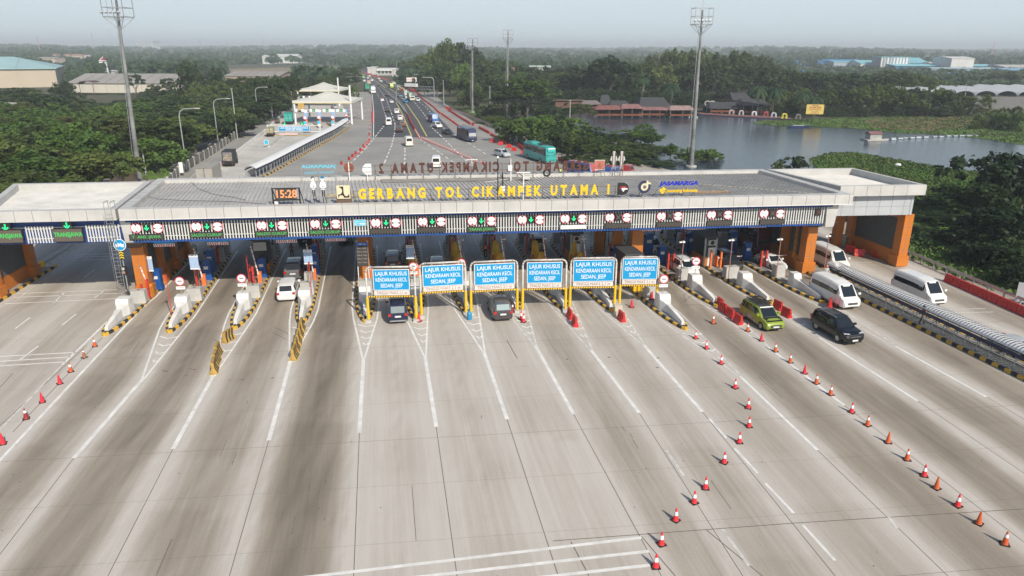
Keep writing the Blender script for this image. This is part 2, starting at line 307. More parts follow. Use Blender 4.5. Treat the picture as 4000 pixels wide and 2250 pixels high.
for c in ((842,1330),(640,1450),(650,1452),(745,1443),(760,1445),(728,1468),(1064,1478),(2380,1397),(2570,1400),(2568,1437),(2216,1405),(948,1485)): q = at(*c); sk_.face([(q.x+.13*math.cos(a), q.y+.1*math.sin(a), .0353) for a in (0,1,2,3,4,5)], sm)
sk_.build('plaza_tyre_marks_and_cracks', kind='structure')
mb.build('plaza_road_markings', kind='structure'); mj.build('plaza_slab_joints', kind='structure')
# highway markings
mb = MB()
def dashes(pts, w_, on, off, z, m):
    P_ = [at(*p) for p in pts]; acc = 0
    for a, b in zip(P_[:-1], P_[1:]):
        d = (b-a); L_ = d.length; d.normalize(); s = 0
        while s < L_:
            e = min(L_, s+on); strip(mb, [a+d*s, a+d*e], w_, z, m); s += on+off
for p in ([(1520,486),(1507,455),(1490,400),(1470,360)],[(1543,486),(1530,445),(1508,385),(1480,345)],[(1480,345),(1440,312),(1420,297)]): dashes(p, .28, 5, 6, .1, mk)
for p in ([(1690,495),(1655,445),(1620,400),(1570,355),(1500,312)],[(1712,475),(1665,420),(1620,385)]): dashes(p, .28, 5, 7, .1, mk)
for p in ([(1608,533),(1573,450),(1545,395),(1500,340),(1455,307),(1432,290)],[(1668,535),(1632,470),(1590,410),(1540,360),(1490,320),(1445,292)]): strip(mb, [at(*q) for q in p], .35, .1, myl)
strip(mb, [at(*q) for q in [(1459,535),(1460,435),(1454,372),(1436,337),(1418,292)]], .25, .1, mk)
for p in ([(1500,493),(1470,530),(1430,580),(1390,620),(1345,665)],[(1543,488),(1542,520),(1530,570),(1505,630),(1480,690)],[(1582,535),(1582,590),(1580,680)],[(1680,493),(1720,530),(1760,570),(1830,640),(1850,660)],[(1730,500),(1830,560),(1900,605)],
          [(1640,545),(1720,600),(1790,650)],[(1260,560),(1180,600),(1060,670)],[(1330,470),(1400,445),(1450,425)]): dashes(p, .3, 3.2, 2.6, .1, mk)
for k in range(9):
    y = 455+k*21; strip(mb, [at(1650+k*9, y), at(1735+k*22, y+2)], .18, .1, mkf)
for y in (470, 500, 535, 585, 620, 650, 680): strip(mb, [at(1000+(700-y)*.6, y), at(1300+(700-y)*.3, y-1)], .15, .085, mkf)
mb.build('highway_road_markings', kind='structure')
# lake, banks and bare earth
wm = bpy.data.materials.new('lake_water'); wm.use_nodes = True; t = wm.node_tree; b = t.nodes['Principled BSDF']
b.inputs['Base Color'].default_value = (.045,.062,.085,1); b.inputs['Roughness'].default_value = .1; b.inputs['IOR'].default_value = 1.33
tc = t.nodes.new('ShaderNodeTexCoord'); mp = t.nodes.new('ShaderNodeMapping'); mp.inputs['Scale'].default_value = (.55,1.6,1); n = t.nodes.new('ShaderNodeTexNoise'); n.inputs['Scale'].default_value = 2.2; n.inputs['Detail'].default_value = 7; n.inputs['Roughness'].default_value = .65
bp = t.nodes.new('ShaderNodeBump'); bp.inputs['Strength'].default_value = .3; bp.inputs['Distance'].default_value = .09
t.links.new(tc.outputs['Object'], mp.inputs['Vector']); t.links.new(mp.outputs[0], n.inputs['Vector']); t.links.new(n.outputs[0], bp.inputs['Height']); t.links.new(bp.outputs[0], b.inputs['Normal'])
sheet('lake_water', [(1990,462),(2160,432),(2330,436),(2700,438),(2800,420),(3000,412),(3130,440),(3100,462),(3300,470),(3600,480),(4100,478),(4700,520),(4700,740),(4000,740),(3300,700),(2900,690),(2640,668),(2420,620),(2250,570),(2100,510)], .06, wm)
gr = mat('lakeside_grass', (.075,.165,.026), .95, var=.45, vs_=.12, hue=(.10,.115,.035), bump=.9, bs=2.5)
def lawn(name, px, z, dens, hgt=.5):
    base = sheet(name, px, z, gr)
    P_ = [at(*p, z) for p in px]; xs = [p.x for p in P_]; ys = [p.y for p in P_]; v = []; f = []
    n = 0; tries = 0
    while n < dens and tries < dens*6:
        tries += 1; x = random.uniform(min(xs), max(xs)); y = random.uniform(min(ys), max(ys)); ins = False; j = len(P_)-1
        for i in range(len(P_)):
            if (P_[i].y > y) != (P_[j].y > y) and x < (P_[j].x-P_[i].x)*(y-P_[i].y)/(P_[j].y-P_[i].y)+P_[i].x: ins = not ins
            j = i
        if not ins: continue
        n += 1
        for q in range(4):
            a = random.uniform(0, 6.28); h = hgt*random.uniform(.3, 1.0); r = random.uniform(.08, .28); cx = x+random.uniform(-.9,.9); cy = y+random.uniform(-.9,.9); k = len(v); c, s_ = math.cos(a)*r, math.sin(a)*r
            v += [(cx-c, cy-s_, z), (cx+c, cy+s_, z), (cx+c*.6, cy+s_*.6+.2, z+h), (cx-c*.7, cy-s_*.7-.1, z+h*.8)]; f.append((k, k+1, k+2, k+3))
    me = bpy.data.meshes.new(name+'_blades'); me.from_pydata(v, [], f); me.materials.append(gr); o = link('lakeside_grass', me); o['kind'] = 'stuff'; tag(o, 'green grass and water plants growing along the '+name.replace('_', ' '), 'grass')
FARB = [(2932,478),(3000,471),(3120,468),(3300,462),(3600,455),(4000,440),(4500,440),(4500,590),(4000,566),(3830,540),(3700,527),(3500,518),(3350,502),(3150,492),(3020,489),(2960,484)]
NEARB = [(3165,620),(3240,600),(3330,596),(3500,624),(3650,652),(3800,672),(4050,695),(4600,740),(4600,1300),(3900,1130),(3700,1060),(3560,1000),(3440,920),(3330,760),(3240,690),(3190,650)]
lawn('far_lake_bank', FARB, .12, 6000, .4); lawn('near_lake_bank', NEARB, .14, 12000, .4)
sheet('lakeside_bare_earth', [(3380,470),(3480,462),(3700,452),(3960,458),(3940,500),(3700,506),(3500,508),(3400,495)], .16, mat('bare_earth', (.20,.115,.065), .95, var=.3, vs_=.2, bump=.5, bs=1))
lawn('roadside_verge', [(1790,420),(1900,470),(1990,520),(2010,470),(1900,420)], .1, 300, .5)
lawn('embankment_grass', [(470,560),(600,600),(660,640),(640,700),(560,700),(500,640)], .1, 500, .9)
sheet('distant_field', [(880,281),(1200,279),(1290,268),(1180,263),(1000,266),(850,270)], .3, mat('dry_field', (.26,.20,.12), .95, var=.3, vs_=.02)); sheet('distant_meadow', [(1120,279),(1290,272),(1400,262),(1250,256),(1150,262)], .35, mat('meadow', (.10,.15,.04), .95, var=.3, vs_=.02)); sheet('left_meadow', [(200,485),(450,465),(440,425),(250,430)], .12, mat('meadow', (0,0,0)))
sheet('dirt_track', [(430,690),(520,610),(640,560),(700,545),(650,590),(600,640),(570,720),(440,740)], .12, mat('track_earth', (.12,.085,.055), .95, var=.3, vs_=.3))
# ------------------------------------------------------------------ the toll gate building
GO = Vector((-35.0, 61.9, 0)); GA = math.atan2(8.0, 68.9); EX = Vector((math.cos(GA), math.sin(GA), 0)); EY = Vector((-.241, .970, 0))
def gw(s, t, z=0.0): return GO + EX*s + EY*t + Vector((0, 0, z))
def gl(s, t, z=0.0): return (s - .1276*t, .9914*t, z)
def gpl(x, y, t):      # pixel -> (s, z) on the vertical plane t metres behind the fascia line
    d = Vector(ray(x, y)); n = Vector((-EX.y, EX.x, 0)); p0 = gw(0, t); k = (p0.dot(n)) / d.dot(n); p = Vector((0, 0, H)) + d*k
    return (p - p0).dot(EX), p.z
W = 69.4
gate = thing('toll_gate', 'long toll gate building with grey roof, white fascia and louvred front', 'toll gate', GO, GA)
def slab(mb, s0, s1, t0, t1, z0, z1, m):
    mb.hexa([gl(s0,t0,z0), gl(s1,t0,z0), gl(s1,t1,z0), gl(s0,t1,z0), gl(s0,t0,z1), gl(s1,t0,z1), gl(s1,t1,z1), gl(s0,t1,z1)], m)
# roof with ribs
mb = MB(); slab(mb, .9, W-.9, .9, 15.3, 8.75, 8.9, M['roof'])
s = 1.0
ribm = mat('roof_rib', (.44,.43,.41), .7, var=.35, vs_=.8)
while s < W-1.0:
    slab(mb, s, s+.11, .95, 15.25, 8.9, 8.97, ribm); s += .42
mb.build('roof', gate)
mb = MB(); sh = mat('roof_soiling', (.33,.31,.28), .85, var=.4, vs_=1.5)
for s0, s1, t0, t1 in ((24,41,13.2,15.2),): slab(mb, s0, s1, t0, t1, 8.975, 8.982, sh)
mb.build('roof_stain', gate)
# fascia: front, back, both sides, with joints and a coping
mb = MB()
slab(mb, 0, W, 0, .9, 8.32, 9.3, M['clad']); slab(mb, 0, .9, .9, 15.3, 8.32, 9.302, M['clad']); slab(mb, W-.9, W, .9, 15.3, 8.32, 9.302, M['clad']); slab(mb, 0, W, 15.3, 16.2, 8.32, 9.3, M['clad'])
for s in np.arange(1.5, W, 1.5): slab(mb, s-.022, s+.022, -.006, 0, 8.34, 9.28, M['joint']); slab(mb, s-.018, s+.018, 0, .9, 9.3, 9.306, M['joint'])
for t in np.arange(2, 15, 1.5): slab(mb, 0, .9, t, t+.04, 9.302, 9.308, M['joint']); slab(mb, W-.9, W, t, t+.04, 9.302, 9.308, M['joint'])
for s in np.arange(1.5, W, 2.4): slab(mb, s, s+.04, 15.3, 16.2, 9.3, 9.306, M['joint'])
slab(mb, -.02, W+.02, -.03, .0, 8.30, 8.34, M['white']); mb.build('fascia', gate)
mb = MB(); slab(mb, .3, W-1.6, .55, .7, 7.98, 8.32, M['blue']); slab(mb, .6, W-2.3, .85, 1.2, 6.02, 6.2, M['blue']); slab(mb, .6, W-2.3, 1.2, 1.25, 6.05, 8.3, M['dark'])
for s in np.arange(.7, W-2.4, .3): slab(mb, s, s+.1, .78, .85, 6.02, 6.18, mat('blue_trim', (.02,.11,.40), .5))
mb.build('blue_band', gate)
mb = MB(); s = .75
while s < W-2.3:
    slab(mb, s, s+.115, .80, .9, 6.22, 7.96, M['slat']); s += .262
for z in (6.55, 7.55): slab(mb, .7, W-2.3, .9, .96, z, z+.06, M['slat'])
mb.build('louvre_screen', gate)
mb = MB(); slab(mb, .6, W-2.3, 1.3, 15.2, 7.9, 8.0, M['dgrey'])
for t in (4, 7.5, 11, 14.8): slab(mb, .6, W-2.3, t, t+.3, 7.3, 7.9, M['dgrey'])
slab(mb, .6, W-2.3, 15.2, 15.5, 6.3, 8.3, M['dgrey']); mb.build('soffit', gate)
mb = MB(); mb.hexa([gl(W-1.9,.85,5.85), gl(W-1.0,.85,5.85), gl(W-1.0,1.6,5.85), gl(W-1.9,1.6,5.85), gl(W-2.2,.6,8.32), gl(W-.9,.6,8.32), gl(W-.9,1.6,8.32), gl(W-2.2,1.6,8.32)], M['clad']); mb.build('end_bracket', gate); mb = MB()
mb.hexa([gl(-.1,.85,5.85), gl(.6,.85,5.85), gl(.6,1.6,5.85), gl(-.1,1.6,5.85), gl(-.2,.6,8.32), gl(.7,.6,8.32), gl(.7,1.6,8.32), gl(-.2,1.6,8.32)], M['clad']); mb.build('end_bracket', gate)
# wings
def wing(parent, C, z0, z1, rz, name):   # C: four plan corners, front left, front right, back right, back left
    C = [Vector((c[0], c[1], 0)) for c in C]; cen = sum(C, Vector())/4
    I = [c + (cen-c)*.09 for c in C]
    mb = MB()
    for k in range(4):
        a, b, c, d = C[k], C[(k+1) % 4], I[(k+1) % 4], I[k]
        mb.hexa([(a.x,a.y,z0),(b.x,b.y,z0),(c.x,c.y,z0),(d.x,d.y,z0),(a.x,a.y,z1),(b.x,b.y,z1),(c.x,c.y,z1),(d.x,d.y,z1)], M['clad'])
        L_ = (b-a).length; n = Vector((b.y-a.y, -(b.x-a.x), 0)).normalized()*.008
        for q in range(1, int(L_/1.5)):
            p = a+(b-a)*(q*1.5/L_); e = (b-a).normalized()*.02
            mb.face([p-e+n+Vector((0,0,z0)), p+e+n+Vector((0,0,z0)), p+e+n+Vector((0,0,z1)), p-e+n+Vector((0,0,z1))], M['joint'])
    mb.T = Matrix(); o1 = mb.build('fascia')
    mb = MB(); q = [(p.x,p.y,z0+.35) for p in I]; mb.face(q, M['roofw']); a, b, c, d = [Vector(p) for p in q]
    n_ = 22
    for k in range(1, n_):
        f = k/n_; p = a+(d-a)*f; r = b+(c-b)*f; mb.bar(p+Vector((0,0,.02)), r+Vector((0,0,.02)), .09, .05, M['roofw'])
    o2 = mb.build('roof')
    return o1, o2
lw = thing('toll_gate_wing', 'left wing of the toll gate with a white sheet roof and two green message boards', 'toll gate wing')
LW = [(-46.6,60.55),(-35.25,61.87),(-38.85,76.0),(-52.5,74.3)]
for o in wing(lw, LW, 8.32, 9.3, 0, 'left'): o.parent = lw
mb = MB(); mb.T = Matrix.Translation(GO) @ Matrix.Rotation(GA, 4, 'Z')
slab(mb, -13, -.3, 1.15, 1.3, 6.05, 8.3, M['blue']); slab(mb, -13, -.3, 1.05, 1.12, 7.52, 7.6, M['whitem']); slab(mb, -13, -.3, 1.3, 12, 7.9, 8.0, M['dgrey']); o = mb.build('blue_beam', lw)
for x0, x1 in ((99,206),(336,463)):
    mb = MB(); mb.T = Matrix.Translation(GO) @ Matrix.Rotation(GA, 4, 'Z')
    s0, _ = gpl(x0, 900, .8); s1, _ = gpl(x1, 900, .8); s = s0
    while s < s1: slab(mb, s, s+.115, .80, .9, 6.2, 7.75, M['slat']); s += .25
    for z in (6.55, 7.45): slab(mb, s0, s1, .9, .96, z, z+.06, M['slat'])
    mb.build('louvre_screen', lw)
rw = thing('toll_gate_wing', 'right wing of the toll gate, set back, with bent back parapet and grey panelled walls', 'toll gate wing')
RW = [(34.5,74.1),(44.1,75.1),(41.3,86.4),(30.4,85.2)]
for o in wing(rw, RW, 8.25, 9.35, 0, 'right'): o.parent = rw
mb = MB(); a, b, c = Vector((34.0,75.0,0)), Vector((43.4,75.8,0)), Vector((41.0,85.9,0))
for p, q in ((a, b), (b, c)):
    n = Vector((q.y-p.y, -(q.x-p.x), 0)).normalized(); mb.hexa([p+Vector((0,0,5.95)), q+Vector((0,0,5.95)), q-n*.3+Vector((0,0,5.95)), p-n*.3+Vector((0,0,5.95)), p+Vector((0,0,8.25)), q+Vector((0,0,8.25)), q-n*.3+Vector((0,0,8.25)), p-n*.3+Vector((0,0,8.25))], M['cladg'])
    L_ = (q-p).length; e = (q-p).normalized()*.02
    for k in range(0, int(L_/1.4)+1):
        r = p+(q-p).normalized()*k*1.4+n*.006; mb.face([r-e+Vector((0,0,5.97)), r+e+Vector((0,0,5.97)), r+e+Vector((0,0,8.23)), r-e+Vector((0,0,8.23))], M['joint'])
    for z in (6.9,): mb.face([p+n*.006+Vector((0,0,z)), q+n*.006+Vector((0,0,z)), q+n*.006+Vector((0,0,z+.03)), p+n*.006+Vector((0,0,z+.03))], M['joint'])
mb.build('panel_wall', rw)
# orange column frames; local y runs back along the island
def frame(parent, p, rz, L_, h=6.1, w_=1.15, bays=3, glassy=False, louv=True, name='column_frame'):
    T = Matrix.Translation(Vector((p[0], p[1], 0))) @ Matrix.Rotation(rz, 4, 'Z')
    step = L_/bays
    for k in range(bays+1):
        mb = MB(); mb.T = T; y = k*step; m = M['orange']
        mb.box(-w_/2, w_/2, y, y+1.1, .1, h, m); mb.box(-w_/2-.18, w_/2+.18, y-.15, y+1.25, .1, 1.25, m)
        for z in (1.9, 3.2, 4.5): mb.box(-w_/2-.006, w_/2+.006, y-.006, y+1.106, z, z+.03, M['joint'])
        mb.box(-.015, .015, y-.008, y, 1.3, h-.05, M['joint']); mb.build('column', parent)
    mb = MB(); mb.T = T
    for k in range(bays):
        y0 = k*step+1.25; y1 = (k+1)*step-.15
        mb.box(-.25, .25, y0, y1, .1, 1.6, M['orange']); mb.box(-.22, .22, y0, y1, 5.3, h, M['orange']); mb.box(-.05, .05, y0, y1, 1.6, 5.3, M['dark'])
        for yy in np.linspace(y0, y1, 4): mb.box(-.13, .13, yy-.03, yy+.03, 1.6, 5.3, M['dgrey'])
        for z in np.arange(1.65, 5.3, .17 if louv else 1.2): mb.box(-.17, .17, y0, y1, z, z+.06, mat('grey_grille', (.22,.23,.24), .6))
    mb.build('grille_wall', parent)
def single(parent, p, rz, h=6.1, w_=1.2, d=.9):
    mb = MB(); mb.T = Matrix.Translation(Vector((p[0], p[1], 0))) @ Matrix.Rotation(rz, 4, 'Z')
    mb.box(-w_/2, w_/2, 0, d, .1, h, M['orange'])
    for z in (1.4, 2.7, 4.0, 5.3): mb.box(-w_/2-.006, w_/2+.006, -.006, d+.006, z, z+.03, M['joint'])
    mb.box(-.015, .015, -.008, 0, .15, h-.05, M['joint']); return mb.build('column', parent)
IT = gate.matrix_world  # parts of the gate are built in world coordinates and parented with the inverse
def keepworld(objs, par):
    bpy.context.view_layer.update()
    for o in objs: o.parent = par; o.matrix_parent_inverse = Matrix.LocRotScale(par.location, par.rotation_euler, None).inverted()
n0 = set(bpy.data.objects)
frame(None, (-35.3, 64.4), R(9), 13.5); frame(None, (31.9, 73.3), R(12), 11.5)
single(None, (-15.0, 69.0), R(9), w_=1.05); single(None, (-15.9, 75.0), R(9)); single(None, (13.0, 71.2), R(9)); single(None, (11.5, 74.6), R(9), w_=1.0); single(None, (10.3, 80.0), R(9))
for p, sg in (((-35.3,64.2),-1), ((31.9,73.2),1)):
    mb = MB(); mb.T = Matrix.Translation(Vector((*p, 0))) @ Matrix.Rotation(R(9), 4, 'Z')
    mb.hexa([(-.5,-.2,5.2),(.5,-.2,5.2),(.5,.3,5.2),(-.5,.3,5.2),(-1.4,-1.9,6.05),(1.4,-1.9,6.05),(1.4,2.5,6.05),(-1.4,2.5,6.05)], M['dgrey']); mb.build('bracket', None)
keepworld([o for o in bpy.data.objects if o not in n0], gate)
frame(rw, (43.35, 75.9), R(11.5), 8.3, bays=1, h=5.95, w_=1.1); frame(lw, (-49.4, 63.6), R(9), 7.0, bays=1, w_=1.3)
single(rw, (39.6, 83.5), R(10), w_=.9, h=5.95)
mb = MB(); 
for s0 in (0, 1): mb.T = Matrix.Translation(Vector((31.9-.75, 73.6, 0))) @ Matrix.Rotation(R(12), 4, 'Z')
for z in np.arange(1.4, 6.0, .22): mb.box(-.12, .05, 1.1, 1.5, z, z+.1, M['orangey'])
o = mb.build('ventilation_fin'); keepworld([o], gate)
# ------------------------------------------------------------------ signs on the louvred front
def ongate(name, label, cat, s, t, z, group=None): return thing(name, label, cat, gw(s, t, z), GA, group)
ORD = ['first','second','third','fourth','fifth','sixth','seventh','eighth','ninth','tenth','eleventh','twelfth','thirteenth']
LS = [(573,890,532,617),(809,884,767,850),(1061,879,1022,1103),(1272,873,1231,1312),(1508,869,1468,1546),(1688,864,1651,1723),(1880,862,1845,1919),(2074,857,2040,2108),(2241,853,2207,2274),(2415,848,2382,2448),(2616,843,2583,2648),(2811,837,2779,2843),(3017,833,2984,3047)]
TX = ['T  ANS  JAWA','SALDO CUKUP','SALDO CUKUP','SALDO CUKUP','','','TRANS JAWA',None,'*','','','','']
def disc(name, par, r, m1, m2, y=0.0):
    mb = MB(); c = []
    for rr, yy, m in ((r, y-.05, m1), (r*.87, y-.058, m2)):
        mb.cyl((0, y+.03, 0), (0, yy, 0), rr, rr, m, 28)
    return mb.build(name, par)
def arrow(mb, k, y, m): mb.prism([(-.06*k,.3*k),(.06*k,.3*k),(.06*k,-.12*k),(.2*k,.05*k),(.26*k,-.02*k),(0,-.3*k),(-.26*k,-.02*k),(-.2*k,.05*k),(-.06*k,-.12*k)], y-.01, y, m)
pink = mat('sign_red', (.74,.06,.10), .45)
for k, (ax_, ay, dl, dr) in enumerate(LS):
    lane = ORD[k]; wtxt = '3.5' if k in (0,1,2,3,10,11,12) else '2.9'
    for nm, px, txt, hor in (('height_limit_sign', dl, '4.2 m', False), ('width_limit_sign', dr, wtxt+' m', True)):
        s, z = gpl(px, ay+1, .7)
        o = ongate(nm, f'round red rimmed {txt} {"width" if hor else "height"} limit sign {"right" if hor else "left"} of the {lane} lane signal', 'traffic sign', s, .7, z, 'limit signs on the louvred front')
        disc('plate', o, .47, pink, M['white'])
        for sg in (-1, 1):
            mb = MB(); tri = [(-.13, .38*sg), (.13, .38*sg), (0, .2*sg)] if not hor else [(.38*sg, -.13), (.38*sg, .13), (.2*sg, 0)]
            mb.prism(tri, -.066, -.06, M['black']); mb.build('symbol', o)
        mb = MB(); add_text(mb, txt, .22, mat('sign_grey_text', (.25,.25,.27), .6), y=-.064, depth=.004, bold=.01); mb.build('lettering', o)
    s, z = gpl(ax_, ay, .7); on = k < 9
    o = ongate('lane_signal', f'black lane signal {"with a lit green arrow" if on else "with a dim cross"}, {lane} from the ladder', 'lane signal', s, .7, z, 'lane signals on the louvred front')
    mb = MB(); mb.box(-.3, .3, -.06, .12, -.34, .34, M['black']); mb.box(-.33, .33, -.1, .1, .3, .36, M['dgrey']); mb.box(-.05, .05, .1, .2, -.3, .3, M['dgrey']); mb.build('housing', o)
    mb = MB()
    if on: arrow(mb, .85, -.062, M['green'])
    else:
        xm = mat('dim_cross', (.16,.14,.14), .6)
        for a in (-1, 1): mb.bar((-.2*a,-.066,-.2), (.2*a,-.066,.2), .01, .06, xm)
    mb.build('arrow' if on else 'cross', o)
    if TX[k] is not None:
        s, z = gpl((dl+dr)/2-1, ay+33+(k == 0)*2, .7); wl = (dr-dl)*.0245*.85 + .55
        t_ = TX[k]; d = 'blank dark' if t_ == '' else 'bright white lit' if t_ == '*' else 'green lettered ' + ('transit' if 'JAWA' in t_ else 'balance')
        o = ongate('message_board', f'{d} message board under the {lane} pair of limit signs from the ladder', 'message board', s, .7, z, 'message boards on the louvred front')
        mb = MB(); mb.box(-wl/2-.35, wl/2+.35, -.08, .1, -.24, .24, M['black']); mb.box(-wl/2-.31, wl/2+.31, -.09, -.08, -.2, .2, M['whitem'] if t_ == '*' else M['led']); mb.build('housing', o)
        if t_ and t_ != '*': mb = MB(); add_text(mb, t_, .38, M['green2'], y=-.095, depth=.006, bold=.0, sx=1.05); mb.build('lettering', o)
        if k == 1 or k == 2: pass
s, z = gpl(3196, 829, .7); o = ongate('lane_signal', 'single dark red crossed signal at the right end of the louvred front', 'lane signal', s, .7, z); mb = MB(); mb.box(-.3,.3,-.06,.12,-.32,.32,M['black']); mb.build('housing', o)
mb = MB(); [mb.bar((-.2*a,-.066,-.2), (.2*a,-.066,.2), .01, .06, mat('dim_red', (.18,.05,.05), .6)) for a in (-1, 1)]; mb.build('cross', o)
s, z = gpl(1407, 870, .7); o = ongate('call_centre_sign', 'small light blue sign with a phone and 14080 between the fourth and fifth lane signals', 'sign', s, .72, z)
cy = mat('cyan_panel', (.05,.48,.72), .5); mb = MB(); mb.box(-.56,.56,-.05,.0,-.3,.3,M['white']); mb.box(-.53,.53,-.056,-.05,-.27,.27,cy); mb.T = Matrix.Translation((-.36,0,0)) @ Matrix.Rotation(R(25),4,'Y'); mb.box(-.09,.09,-.06,-.056,-.17,.17,M['white']); mb.box(-.06,.06,-.064,-.06,-.12,.13,cy); mb.build('panel', o)
mb = MB(); add_text(mb, '14080', .26, M['white'], x=.14, z=-.1, y=-.06, depth=.006, bold=.03); add_text(mb, 'CALL CENTER', .1, M['white'], x=.16, z=.14, y=-.06, depth=.006); mb.build('lettering', o)
for k, (x0, x1, y0, y1, axn, tt) in enumerate(((-30, 97, 900, 946, 22, 'TRANSJAWA'), (206, 332, 893, 942, 262, 'TRANSJAWA'))):
    s0, z1 = gpl(x0, y0, .7); s1, z0 = gpl(x1, y1, .7); zc = (z0+z1)/2; sc = (s0+s1)/2; hw = (s1-s0)/2
    o = ongate('message_board', ['large brown board with green lettering cut off by the left edge of the photo', 'large brown board reading green letters beside the caged ladder'][k], 'message board', sc, .7, zc, 'large boards of the left wing')
    mb = MB(); mb.box(-hw, hw, -.12, .1, -.62, .62, M['black']); mb.box(-hw+.06, hw-.06, -.13, -.12, -.56, .56, mat('brown_led', (.11,.09,.07), .6)); mb.build('housing', o)
    mb = MB(); add_text(mb, tt, .56, M['green2'], y=-.135, z=.05, depth=.006, bold=.02, sx=.74); mb.build('lettering', o)
    s, z = gpl(axn, 888 if k == 0 else 881, .8); o = ongate('lane_signal', ['lit green lane arrow over the cut off message board', 'lit green lane arrow over the message board beside the ladder'][k], 'lane signal', s, .8, z, 'lane signals of the left wing')
    mb = MB(); mb.box(-.42,.42,-.06,.12,-.38,.38,M['dgrey']); mb.build('housing', o); mb = MB(); mb.T = Matrix.Scale(1.3,4); arrow(mb, .8, -.05, M['green']); mb.build('arrow', o)
# hanging red and white height bars behind the front
for k, px in enumerate((640, 850, 1118, 1310, 2545, 2718, 2960)):
    s, z = gpl(px, 948-(px-640)*.0315, 2.2); o = ongate('hanging_height_bar', f'blue board with red and white striped bar under the canopy, {ORD[k]} from left', 'height bar', s, 2.2, z-.1, 'striped height bars under the canopy')
    mb = MB(); mb.box(-.95,.95,-.02,.02,.0,.75,M['sblue']); mb.box(-.95,.95,-.02,.02,-.28,-.0,M['white'])
    for q in range(9):
        x = -.85+q*.2; sg = 1 if q > 4 else -1; mb.prism([(x,-.27),(x+.1,-.27),(x+.1+.07*sg,-.02),(x+.07*sg,-.02)], -.026, -.02, M['red'])
    for x in (-.8, .8): mb.box(x-.02, x+.02, -.01, .01, .75, 1.9-z+6, M['dgrey'])
    mb.build('panel', o)
# ------------------------------------------------------------------ lettering and boards standing on the roof
def roofsign(name, label, cat, x0, x1, y0, y1, t, group=None):
    s0, z1 = gpl(x0, y0, t); s1, z0 = gpl(x1, y1, t)
    return ongate(name, label, cat, (s0+s1)/2, t, 8.9, group), s1-s0, z0-8.9, z1-8.9
TL = 2.0
def lettersign(name, label, txt, x0, x1, ya, yb, t, m, mirror, mframe, hgt, zb):
    s0, _ = gpl(x0, ya, t); s1, _ = gpl(x1, yb, t); L_ = s1-s0
    o = ongate(name, label, 'lettering', (s0+s1)/2, t, 8.9)
    a, fs = text_mesh(txt, 1.0, bold=.0); wd = a[:, 0].max()-a[:, 0].min(); hg = .72
    per = L_/ (len(txt)-.0)
    # letters are spaced out evenly, one mesh each
    ws = []
    for ch in txt:
        if ch == ' ': ws.append(.62); continue
        b, _ = text_mesh(ch, 1.0, bold=.0); ws.append(b[:, 0].max()-b[:, 0].min()+.36)
    tot = sum(ws)-.36; k = L_/tot; x = -L_/2; order = list(zip(txt, ws)); order = order[::-1] if mirror else order
    for ch, w_ in order:
        if ch != ' ':
            mb = MB(); b, f2 = text_mesh(ch, 1.0, bold=.05, depth=.12, mirror=mirror); zs = b[:, 2].min(); ze = b[:, 2].max(); xs = (b[:, 0].min()+b[:, 0].max())/2
            b[:, 2] = (b[:, 2]-zs)/(ze-zs)*hgt+zb; b[:, 0] = (b[:, 0]-xs)*k*.95+x+(w_-.36)*k/2
            mb.mesh(b.tolist(), f2, m); mb.build('letter', o)
        x += w_*k
    mb = MB()
    for z in (zb+.22, zb+hgt-.25): mb.box(-L_/2-.6, L_/2+.8, .08, .12, z-.02, z+.02, mframe)
    for q in np.linspace(-L_/2-.5, L_/2+.7, 15): mb.box(q-.025, q+.025, .1, .15, 0, zb+hgt-.2, mframe); mb.bar((q,.12,zb+hgt*.6), (q+.1,1.0,.02), .03, .03, mframe)
    mb.build('support_frame', o); return o
lettersign('roof_lettering', 'big yellow letters ending in the number 1 along the front of the grey roof', 'GERBANG TOL CIKAMPEK UTAMA 1', 1402, 2378, 760, 740, TL, M['yletter'], False, M['rust'], 1.02, .5)
lettersign('roof_lettering', 'rust brown reversed letters seen from behind along the back edge of the roof', 'GERBANG TOL CIKAMPEK UTAMA 2', 1482, 2300, 662, 655, 15.0, mat('dark_rust_letters', (.10,.035,.025), .8, var=.2), True, M['rust'], 1.15, .75)
fr = M['black']
o, wd, z0, z1 = roofsign('digital_clock', 'digital clock showing 15:28 in orange in a black frame on the roof', 'clock', 1062, 1172, 735, 781, 1.9)
mb = MB(); 
for x in (-wd/2, wd/2): mb.box(x-.06,x+.06,-.05,.05,0,z1,fr); mb.bar((x,.05,z1), (x+.15,1.1,0), .06, .06, fr)
mb.box(-wd/2,wd/2,-.05,.05,z1-.08,z1,fr); mb.box(-wd/2,wd/2,-.05,.05,z0-.04,z0+.08,fr); mb.build('frame', o)
mb = MB(); mb.box(-wd/2+.3,wd/2-.3,-.1,.1,z0+.08,z1-.09,M['led']); mb.build('display', o); mb = MB(); add_text(mb, '15:28', 1.02, M['lorange'], z=(z0+z1)/2, y=-.11, depth=.02, bold=.02, sx=.9); mb.build('digits', o)
mb = MB(); mb.cyl((-wd/2+.2,.2,0),(-wd/2+.2,.2,.55),.2,.2,M['whitem'],12); mb.build('canister', o)
skinw = M['white']; 
